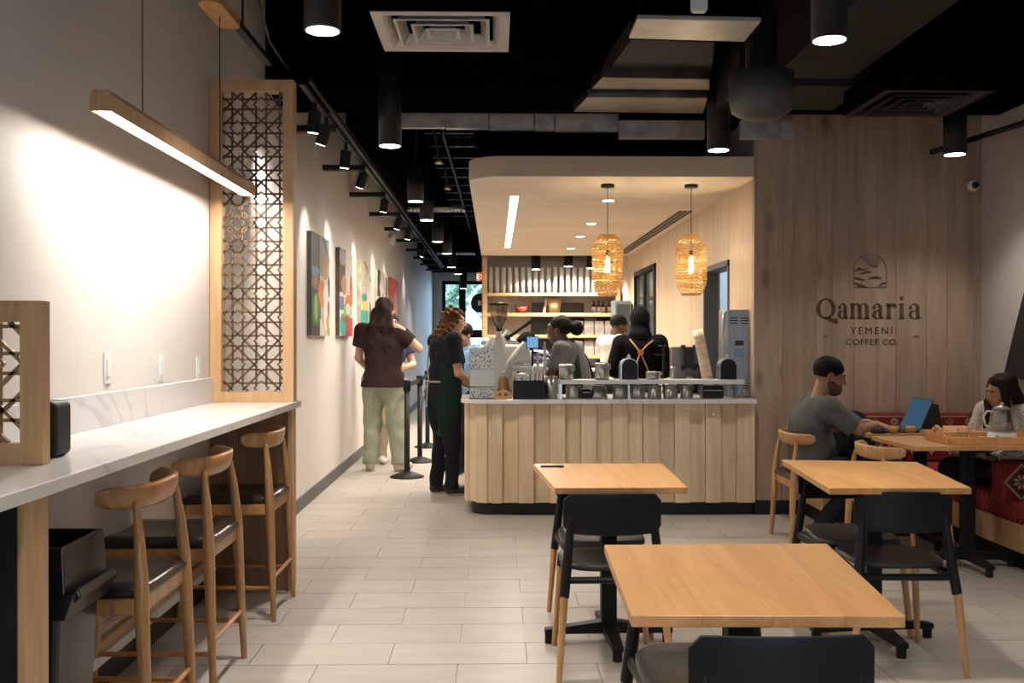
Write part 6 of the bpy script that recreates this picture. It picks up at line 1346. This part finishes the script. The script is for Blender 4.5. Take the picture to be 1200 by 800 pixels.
    if legs:
        L_ = F_(); e = legfit; L_.ell(j['P'] + Rp @ V(0, -.01, -.02), V(.160 * ws_ + e * .6, .112 * ws_ + e * .6, .125 * s), Rp, .03)
        for q in 'LR':
            an = j['A' + q] + nrm(j['K' + q] - j['A' + q]) * .0; L_.rc(j['H' + q], j['K' + q], .088 * s + e, .060 * s + e, .04); L_.rc(j['K' + q], an, .058 * s + e, .042 * s + e * .9, .03, cut=(an - nrm(j['K' + q] - j['A' + q]) * .015, -nrm(j['K' + q] - j['A' + q])))
        L_.ripple(.005, 19, 21, 16, 2 + s); L_.plane_cut(j['P'] + spL * (.09 if abs((j['KL'] - j['HL'])[2]) > .25 * s else .16) * s, spL); L_.mesh('trousers', legs, root)
    if shoes:
        for q in 'LR':
            a, t = j['A' + q], j['T' + q]; d = nrm((t - a) * V(1, 1, 0)); S_ = Field(.008, np.minimum(a, t) - .2, np.maximum(a, t) + .2); zf = min(t[2], a[2]) - .028 * s
            S_.ell(a + V(0, 0, -.02) - d * .01, V(.045, .055, .06) * s, frame(d, (0, 0, 1)), .03); S_.ell(t * .55 + a * .45 + V(0, 0, -.015) , V(.050, .13, .052) * s, frame(d, (0, 0, 1)), .03); S_.plane_cut(V(0, 0, zf + .016), V(0, 0, -1)); sh = S_.mesh('shoe', shoes[0], root)
            K_ = Field(.008, np.minimum(a, t) - .2, np.maximum(a, t) + .2); K_.ell(t * .5 + a * .5, V(.052, .148, .08) * s, frame(d, (0, 0, 1)), 0); K_.plane_cut(V(0, 0, zf + .02), V(0, 0, 1)); K_.plane_cut(V(0, 0, zf), V(0, 0, -1)); K_.mesh('sole', shoes[1], sh)
    if hair: hair(root, c, R, hs, j, F_)
    return root, j, R, c
def hairmat(name, col, sc_=90):
    return plain(name, col, .62, noise=.5, nscale=sc_, stretch=(1, 1, .12), bump=.25, spec=.12)
def short_hair(mat, vol=.010, fade=True):
    def fn(root, c, R, s, j, F_):
        H = Field(.006, c - .17, c + .17); P = lambda x, y, z: c + R @ (np.array([x, y, z]) * s); H.ell(P(0, -.016, .036), (V(.077, .097, .086) + vol) * s, R, 0)
        H.ell(P(0, .075, -.055), V(.085, .085, .098) * s, R, .01, 'sub'); H.ell(P(0, -.02, -.10), V(.12, .14, .085) * s, R, .01, 'sub')
        for q in (-1, 1): H.ell(P(q * .08, .0, -.02), V(.02, .028, .04) * s, R, .005, 'sub')
        H.ripple(.001, 160, 130, 90); H.mesh('hair', mat, root)
    return fn
def long_hair(mat, length=.34, width=.10, back=.09, front=False, wave=.006, cur=(60, 40, 16), side=0):
    def fn(root, c, R, s, j, F_):
        H = Field(.0085, c - np.array([.3, .3, .65]), c + .2); P = lambda x, y, z: c + R @ (np.array([x, y, z]) * s); H.ell(P(0, -.018, .034), V(.088, .108, .095) * s, R, 0)
        H.ell(P(0, .085, -.045), V(.078, .080, .115) * s, R, .01, 'sub')
        b = P(0, -.055, -.02); e = P(0, -.05, -.06) + V(0, 0, -length) + V(0, -back * .6, 0) * 0 + (j['N'] - c) * V(1, 1, 0) + V(side, 0, 0) - np.cross(nrm(j['SR'] - j['SL']), V(0, 0, 1)) * back * -1 * 0
        nb = nrm(np.cross(nrm(j['SR'] - j['SL']), V(0, 0, 1))); nb = nb if nb @ (R @ V(0, 1, 0)) < 0 else -nb
        e = j['N'] + nb * back + V(side, 0, -length * .62); m_ = (b + e) / 2 + nb * .01 + V(0, 0, .04); ex = nrm(j['SR'] - j['SL'])
        for q in np.linspace(-1, 1, 7):
            H.rc(b + ex * q * .055 * s, m_ + ex * q * width * .85, .045 * s, .036, .02); H.rc(m_ + ex * q * width * .85, e + ex * q * width * .8 + V(0, 0, .05 * abs(math.sin(q * 5))), .036, .016, .015)
        if front:
            for q in (-1, 1):
                a = P(q * .072, .03, .02); H.rc(P(q * .05, .03, .085), a, .022 * s, .022 * s, .02); H.rc(a, P(q * .078, .05, -.09), .022, .026, .02); H.rc(P(q * .078, .05, -.09), j['CH'] + ex * q * .09 - nb * .12 + V(0, 0, .04), .028, .022, .02)
        H.ripple(wave, *cur); H.mesh('hair', mat, root)
    return fn
def bun_hair(mat, bun=(0, -.125, .035), br=.052):
    def fn(root, c, R, s, j, F_):
        H = Field(.007, c - .26, c + .24); P = lambda x, y, z: c + R @ (np.array([x, y, z]) * s); H.ell(P(0, -.018, .034), V(.082, .102, .091) * s, R, 0)
        H.ell(P(0, .085, -.045), V(.076, .085, .108) * s, R, .008, 'sub'); H.ell(P(0, -.02, -.115), V(.13, .13, .085) * s, R, .01, 'sub')
        for q in (-1, 1): H.ell(P(q * .08, .005, -.02), V(.022, .03, .04) * s, R, .005, 'sub')
        H.rc(P(0, -.08, .03), P(*bun), .03 * s, .035 * s, .02); H.ell(P(*bun), V(br, br * .95, br * 1.05) * s, R, .015); H.ripple(.0015, 110, 90, 80); H.mesh('hair', mat, root)
    return fn
def scarf(mat, cape=True):
    def fn(root, c, R, s, j, F_):
        H = Field(.0085, c - np.array([.32, .32, .42]), c + .22); P = lambda x, y, z: c + R @ (np.array([x, y, z]) * s); H.ell(P(0, -.016, .024), V(.092, .112, .104) * s, R, 0); H.ell(P(0, .0, -.07), V(.082, .088, .075) * s, R, .03)
        H.ell(P(0, .098, -.015), V(.053, .06, .080) * s, R, .006, 'sub')
        H.rc(P(0, -.01, -.10), j['N'] + V(0, 0, .01), .085 * s, .10 * s, .04)
        if cape: H.ell(j['N'] - V(0, 0, .03), V(.17, .13, .085) * s, frame(nrm(np.cross(V(0, 0, 1), nrm(j['SR'] - j['SL']))), (0, 0, 1)), .05)
        H.ripple(.0035, 30, 26, 34, 1.); H.mesh('headscarf', mat, root)
    return fn
sk_l, sk_m, sk_d, sk_o = skinmat('skin_light', (.52, .31, .20)), skinmat('skin_medium', (.36, .18, .10)), skinmat('skin_dark', (.10, .045, .025)), skinmat('skin_olive', (.42, .23, .14))
cl = lambda n, c, **k: plain(n, c, .9, noise=.12, nscale=40, bump=.15, spec=.12, **k)
h_dark, h_brown, h_black = hairmat('hair_dark_brown', (.022, .012, .008)), hairmat('hair_curly_brown', (.13, .062, .026), 60), hairmat('hair_black', (.008, .006, .006))
soleW, shoeB = plain('sole_white', (.55, .53, .50), .6), plain('shoe_black', (.018, .018, .02), .5)
RZ = lambda deg: math.radians(deg)

# 1 man in brown tee, seen from behind, right hand at his chin
person('person with long dark hair, brown T-shirt and sage cargo trousers seen from behind', (onZ(449, 552, 0).x, 10.35, 0), RZ(-8), 1.02,
       dict(P=(0, 0, .96), N=(0, -.005, 1.485), HD=(.01, .03, 1.640), SL=(-.215, -.01, 1.425), SR=(.195, -.01, 1.385), EL=(-.265, .03, 1.15), WL=(-.21, .22, 1.02), ER=(.365, .03, 1.245), WR=(.205, -.045, 1.44), HL=(-.10, 0, .90), HR=(.10, 0, .90), KL=(-.12, .03, .5), KR=(.13, .02, .5), AL=(-.13, -.02, .09), AR=(.16, .0, .09), TL=(-.17, .13, .035), TR=(.23, .13, .035)),
       sk_l, None, w=1.16, belly=.02, hd=((.35, 1, -.05), (0, 0, 1)), top=cl('brown_shirt', (.028, .016, .0145)), sleeve=.56, legs=cl('sage_trousers', (.30, .32, .24)), shoes=(plain('shoe_beige', (.50, .44, .36), .7), soleW), hair=long_hair(h_dark, .42, .12, .115, wave=.008), topfit=.024, hem=.05, legfit=.034,
       hr=((-.9, .1, .35), (-.1, .8, -.5), 1, .7), ripple=.005)
# 2 person in navy behind him
person('person in navy T-shirt and beige trousers mostly hidden behind the brown shirt', (-1.155, 11.05, 0), RZ(-160), .95,
       dict(ER=(.26, .06, 1.14), WR=(.05, .25, 1.10), EL=(-.25, .06, 1.14), WL=(-.10, .27, 1.12)), sk_l, None, top=cl('navy_shirt', (.045, .045, .10)), legs=cl('beige_trousers', (.48, .40, .30)), shoes=(plain('shoe_white', (.6, .58, .55), .7), soleW), hair=short_hair(h_dark))
# 3 employee in black tee and green apron
_, j3, R3, c3_ = person('person with curly brown hair, black T-shirt and dark green apron at the counter end', (onZ(525, 583, 0).x - .03, 8.80, 0), RZ(-62), .955,
       dict(P=(0, -.02, .95), CH=(0, .0, 1.26), N=(0, .03, 1.46), HD=(0, .085, 1.605), ER=(.235, .02, 1.13), WR=(.12, .25, 1.0), EL=(-.22, .03, 1.13), WL=(-.06, .27, 1.0), KL=(-.08, .0, .49), KR=(.08, .03, .49), AL=(-.08, -.06, .085), AR=(.09, .02, .085), TL=(-.10, .11, .03), TR=(.12, .19, .03)),
       sk_l, None, fem=1, hd=((.25, 1, -.25), (0, .12, 1)), top=cl('black_shirt', (.016, .017, .024)), sleeve=.72, legs=cl('black_trousers', (.013, .013, .016)), shoes=(shoeB, soleW), hair=long_hair(h_brown, .24, .085, .115, wave=.013, cur=(70, 75, 60)), hem=.03, topfit=.02)
r3 = _; A = Field(.009, (-.4, -.4, .3), (.4, .4, 1.5))
sc3 = .955
A.ell(V(0, -.02, .93) * sc3, V(.205, .155, .42), None, 0); A.ell(V(0, .02, 1.2) * sc3, V(.16, .14, .20), None, .05); A.ripple(.004, 20, 16, 8); A.ell(V(0, -.17, 1.0), V(.13, .15, .60), None, .01, 'sub'); A.plane_cut(V(0, 0, .52), V(0, 0, -1)); A.plane_cut(V(0, 0, 1.32), V(0, 0, 1))
M['apron'] = cl('dark_green_apron', (.014, .032, .022)); A.mesh('apron', M['apron'], r3)
MB().tube([(-.15, -.12, 1.0), (0, -.165, 1.0), (.15, -.12, 1.0)], .009, 8).tube([(.0, -.17, 1.0), (.02, -.19, .86), (.01, -.185, .78)], .008, 8).tube([(0, -.17, 1.0), (-.04, -.19, .90)], .008, 8).tube([(-.06, -.13, 1.32), (-.03, -.16, 1.15), (0, -.165, 1.0)], .008, 8).obj('apron_strap', plain('strap_cream', (.42, .36, .24), .8), r3)
# 4 child in blue shirt
person('person with dark hair and blue patterned shirt behind the curly haired worker', (onY(547, 400, 10.0).x, 10.0, 0), RZ(150), .88, dict(EL=(-.22, .08, 1.12), WL=(-.12, .28, 1.08), ER=(.22, .08, 1.12), WR=(.1, .28, 1.08), HD=(0, .06, 1.61)), sk_m, None, hd=((.2, 1, -.45), (0, .3, 1)), top=speck('blue_pattern_shirt', (.10, .22, .42), (.35, .50, .62), 45, .3), legs=cl('dark_jeans', (.03, .04, .07)), shoes=(shoeB, soleW), hair=short_hair(h_black, .014))
# 5 barista in grey tee, in profile, leaning to her left
r5, j5, R5, c5 = person('person with dark hair bun, grey T-shirt and green apron smiling behind the counter', (onY(672, 440, 8.75).x, 8.78, 0), RZ(62), .93,
       dict(P=(0, -.10, .95), CH=(0, -.01, 1.24), N=(0, .08, 1.43), HD=(0, .145, 1.565), SL=(-.18, .05, 1.385), SR=(.18, .05, 1.385), EL=(-.22, .14, 1.12), WL=(-.14, .37, 1.02), ER=(.22, .14, 1.12), WR=(.12, .38, 1.0), AL=(-.1, -.1, .085), AR=(.1, -.08, .085), TL=(-.12, .07, .03), TR=(.12, .09, .03)),
       sk_d, None, fem=1, h=.008, hd=((-.12, 1, -.02), (0, -.05, 1)), top=cl('grey_shirt', (.15, .153, .16)), sleeve=.7, legs=cl('black_trousers2', (.015, .015, .017)), shoes=(shoeB, soleW), hair=bun_hair(h_black, (0, -.155, .02), .062), lip=(.20, .07, .06), headscale=1.12)
A = Field(.009, (-.4, -.4, .3), (.4, .5, 1.5)); A.ell(V(0, -.04, .90), V(.19, .17, .40), None, 0); A.ell(V(0, .06, 1.14), V(.13, .12, .17), None, .05); A.ell(V(0, -.22, 1.0), V(.15, .17, .7), None, .01, 'sub'); A.plane_cut(V(0, 0, .55), V(0, 0, -1)); A.plane_cut(V(0, 0, 1.24), V(0, 0, 1)); A.mesh('apron', M['apron'], r5)
MB().tube([(.09, .13, 1.2), (.085, .115, 1.30), (.06, .03, 1.34), (0, -.01, 1.345), (-.06, .03, 1.34), (-.085, .115, 1.30), (-.09, .13, 1.2)], .010, 8, flat=(1.6, .5)).obj('apron_strap', M['apron'], r5)
for q in (-1, 1): e_ = c5 + R5 @ (V(q * .083, -.004, -.042) * .93 * 1.12); MB().tube([tuple(e_), tuple(e_ + V(0, 0, -.008))], .005, 8).obj('earring', M['steel'], r5)
# 6 person in black headscarf and checked shirt, head bowed
def checks():
    m, nt, b = nodemat('checked_cloth'); N, L = nt.nodes.new, nt.links.new; tc_ = N('ShaderNodeTexCoord'); sp = N('ShaderNodeSeparateXYZ'); L(tc_.outputs['Object'], sp.inputs[0]); outs = []
    for ax_ in ('X', 'Z'):
        mu = N('ShaderNodeMath'); mu.operation = 'MULTIPLY'; mu.inputs[1].default_value = 100; L(sp.outputs[ax_], mu.inputs[0]); si = N('ShaderNodeMath'); si.operation = 'SINE'; L(mu.outputs[0], si.inputs[0]); g = N('ShaderNodeMath'); g.operation = 'GREATER_THAN'; g.inputs[1].default_value = 0; L(si.outputs[0], g.inputs[0]); outs.append(g)
    ad_ = N('ShaderNodeMath'); L(outs[0].outputs[0], ad_.inputs[0]); L(outs[1].outputs[0], ad_.inputs[1]); h_ = N('ShaderNodeMath'); h_.operation = 'MULTIPLY'; h_.inputs[1].default_value = .5; L(ad_.outputs[0], h_.inputs[0])
    r = N('ShaderNodeValToRGB'); r.color_ramp.interpolation = 'CONSTANT'; r.color_ramp.elements[0].color = (.62, .62, .68, 1); e = r.color_ramp.elements.new(.4); e.color = (.18, .18, .34, 1); r.color_ramp.elements[-1].position = .8; r.color_ramp.elements[-1].color = (.025, .025, .08, 1)
    L(h_.outputs[0], r.inputs[0]); L(r.outputs[0], b.inputs['Base Color']); b.inputs['Roughness'].default_value = .85; return m
person('person in black headscarf and blue checked shirt bending over behind the counter', (onY(637, 430, 10.3).x, 10.3, 0), RZ(75), .92,
       dict(P=(0, -.20, .93), CH=(0, -.02, 1.17), N=(0, .10, 1.34), HD=(0, .20, 1.44), SL=(-.18, .06, 1.30), SR=(.18, .06, 1.30), EL=(-.22, .16, 1.05), WL=(-.12, .38, 1.0), ER=(.22, .16, 1.05), WR=(.1, .40, 1.0)), sk_l, None, fem=1, hd=((-.25, 1, -.55), (0, .4, 1)), top=checks(), longs=True, legs=cl('black_skirt', (.014, .014, .016)), shoes=(shoeB, shoeB), hair=scarf(cl('black_scarf', (.004, .004, .005)), cape=False))
# 7 man in white shirt, profile to the right, looking down
person('person with short dark hair and white T-shirt looking down, seen in profile', (onY(717, 440, 10.6).x, 10.6, 0), RZ(-68), .95, dict(CH=(0, .0, 1.26), N=(0, .03, 1.45), HD=(0, .09, 1.59), EL=(-.22, .08, 1.12), WL=(-.12, .30, 1.05), ER=(.22, .08, 1.12), WR=(.1, .32, 1.02)), sk_d, None, hd=((.1, 1, -.55), (0, .35, 1)), top=cl('white_shirt', (.66, .62, .56)), legs=cl('black_trousers3', (.015, .015, .017)), shoes=(shoeB, soleW), hair=short_hair(h_black, .006), w=.95)
# 8 woman in black headscarf, from behind
r8, j8, R8, c8 = person('person in black headscarf and black coat seen from behind with orange strap badge', (onY(750, 440, 9.45).x, 9.45, 0), RZ(-6), .95, dict(EL=(-.27, .0, 1.14), WL=(-.18, .22, 1.05), ER=(.27, .0, 1.14), WR=(.18, .22, 1.05), SL=(-.185, -.01, 1.40), SR=(.185, -.01, 1.40)), sk_l, None, top=cl('black_coat', (.004, .004, .005)), longs=True, legs=cl('black_skirt2', (.012, .012, .014)), shoes=(shoeB, shoeB), headscale=1.13, hair=scarf(bpy.data.materials['black_scarf'], cape=False), w=1.0, topfit=.03, hem=.2)
tan_ = plain('tan_strap', (.42, .26, .13), .7)
MB().tube([(-.10, -.09, 1.37), (-.045, -.155, 1.30), (0, -.165, 1.24), (.06, -.16, 1.10), (.09, -.145, 1.0)], .007, 8).tube([(.12, -.09, 1.36), (.055, -.15, 1.31), (0, -.165, 1.25), (-.05, -.165, 1.12)], .007, 8).obj('strap', tan_, r8)
MB().tube([(0, -.150, 1.245), (0, -.178, 1.245)], .028, 12).obj('badge', plain('orange_badge', (.60, .13, .03), .6), r8)
# 9 seated man with grey tee at the laptop (faces +X)
sM = .985
r9, j9, R9, c9 = person('person with short dark hair, beard and grey T-shirt typing at the laptop', (2.20, 6.72, 0), -PI / 2, sM,
       dict(P=(0, -.06, .50), CH=(0, -.065, .80), N=(0, .01, 1.0), HD=(0, .070, 1.145), SL=(-.20, .015, .945), SR=(.20, .0, .93), ER=(.235, .19, .79), WR=(.12, .355, .81), EL=(-.24, .20, .77), WL=(-.12, .38, .805),
            HL=(-.09, -.03, .50), HR=(.09, -.03, .50), KL=(-.14, .36, .53), KR=(.12, .30, .50), AL=(-.13, .34, .10), AR=(.12, -.02, .14), TL=(-.15, .50, .03), TR=(.14, .11, .035)),
       sk_m, None, w=1.1, h=.007, belly=.02, hd=((.12, 1, -.32), (0, .28, 1)), top=cl('heather_grey_shirt', (.115, .118, .112)), sleeve=.86, legs=cl('charcoal_trousers', (.022, .024, .030)), shoes=(plain('shoe_charcoal', (.03, .032, .038), .6), soleW),
       hair=short_hair(h_black, .007), hr=((.0, 1, -.15), (0, 0, -1), -1, .35), hl=((.05, 1, -.1), (0, 0, -1), 1, .35), topfit=.018, headscale=1.02)
Bd = Field(.005, c9 - .17, c9 + .17); P9 = lambda x, y, z: c9 + R9 @ (V(x, y, z) * sM * 1.02)
Bd.ell(P9(0, .050, -.082), V(.054, .060, .050) * sM, R9, 0); Bd.ell(P9(0, .022, -.055), V(.069, .060, .052) * sM, R9, .02); Bd.ell(P9(0, .075, .004), V(.058, .08, .052) * sM, R9, .01, 'sub'); Bd.ell(P9(0, -.07, -.05), V(.12, .065, .14) * sM, R9, .01, 'sub'); Bd.ell(P9(0, .115, -.059), V(.018, .02, .008) * sM, R9, .004, 'sub')
Bd.mesh('beard', plain('beard_dark', (.11, .062, .042), .9, noise=.5, nscale=150), r9)
bagp = empty('backpack', (2.58, 7.05, .445), 0, 'black backpack leaning beside the seated man on the back bench', 'bag')
bg_ = Field(.012, (-.3, -.3, -.02), (.3, .3, .6)); bg_.ell(V(0, 0, .2), V(.17, .12, .21), None, 0); bg_.ell(V(0, -.08, .14), V(.12, .07, .12), None, .02); bg_.ripple(.004, 30, 20, 24); bg_.plane_cut(V(0, 0, 0), V(0, 0, -1)); bg_.mesh('body', cl('backpack_cloth', (.012, .013, .017)), bagp)
bagp.location = (2.66, 7.36, .432); MB().tube([(-.06, -.13, .34), (-.08, -.17, .2), (-.06, -.14, .08)], .016, 8, flat=(1.4, .5)).obj('strap', M['blackplastic'], bagp)
# 10 seated woman on the right bench, facing left, phone in her lap
r10, j10, R10, c10 = person('person with long dark hair and cream patterned blouse seated on the right bench', (3.36, 6.50, 0), RZ(118), .93,
       dict(P=(0, -.10, .53), CH=(0, -.05, .81), N=(0, -.01, .99), HD=(0, .045, 1.11), SL=(-.17, -.02, .95), SR=(.17, -.02, .95), EL=(-.24, .06, .70), WL=(-.11, .27, .665), ER=(.23, .08, .70), WR=(.14, .24, .66),
            HL=(-.09, -.06, .51), HR=(.09, -.06, .51), KL=(-.27, .23, .54), KR=(.27, .23, .54), AL=(.10, .16, .52), AR=(-.10, .26, .53), TL=(.20, .20, .50), TR=(-.20, .30, .52)),
       sk_o, None, fem=1, h=.007, hd=((.30, 1, -.32), (0, .25, 1)), top=speck('cream_pattern_blouse', (.55, .50, .44), (.20, .16, .14), 55, .25), longs=True, legs=cl('black_jeans', (.012, .012, .014)), shoes=(shoeB, shoeB), hair=long_hair(h_dark, .36, .095, .07, front=True, wave=.006), lip=(.30, .09, .08),
       hl=((.2, 1, .0), (0, 0, 1), -1, .9), hr=((-.2, 1, 0), (0, 0, 1), 1, .7))
pw = Vector(j10['WL']); mxr = Matrix.Rotation(RZ(118), 3, 'Z'); pp = mxr @ (pw + Vector((.02, .085, .028))) + r10.location
ph = empty('mobile_phone', pp, RZ(118), 'dark mobile phone held by the seated woman above her lap', 'phone')
B(-.035, .035, -.07, .07, -.004, .004, rot=Matrix.Rotation(.35, 3, 'X')).obj('body', M['blackplastic'], ph, bevel=.003)
br_ = Vector(j10['WL']); MB().tube([(br_ + Vector((.032 * math.cos(a), -.005, .030 * math.sin(a))))[:] for a in [2 * PI * k / 16 for k in range(16)]], .007, 8, closed=True).obj('bracelet', plain('white_bracelet', (.7, .68, .66), .4), r10)
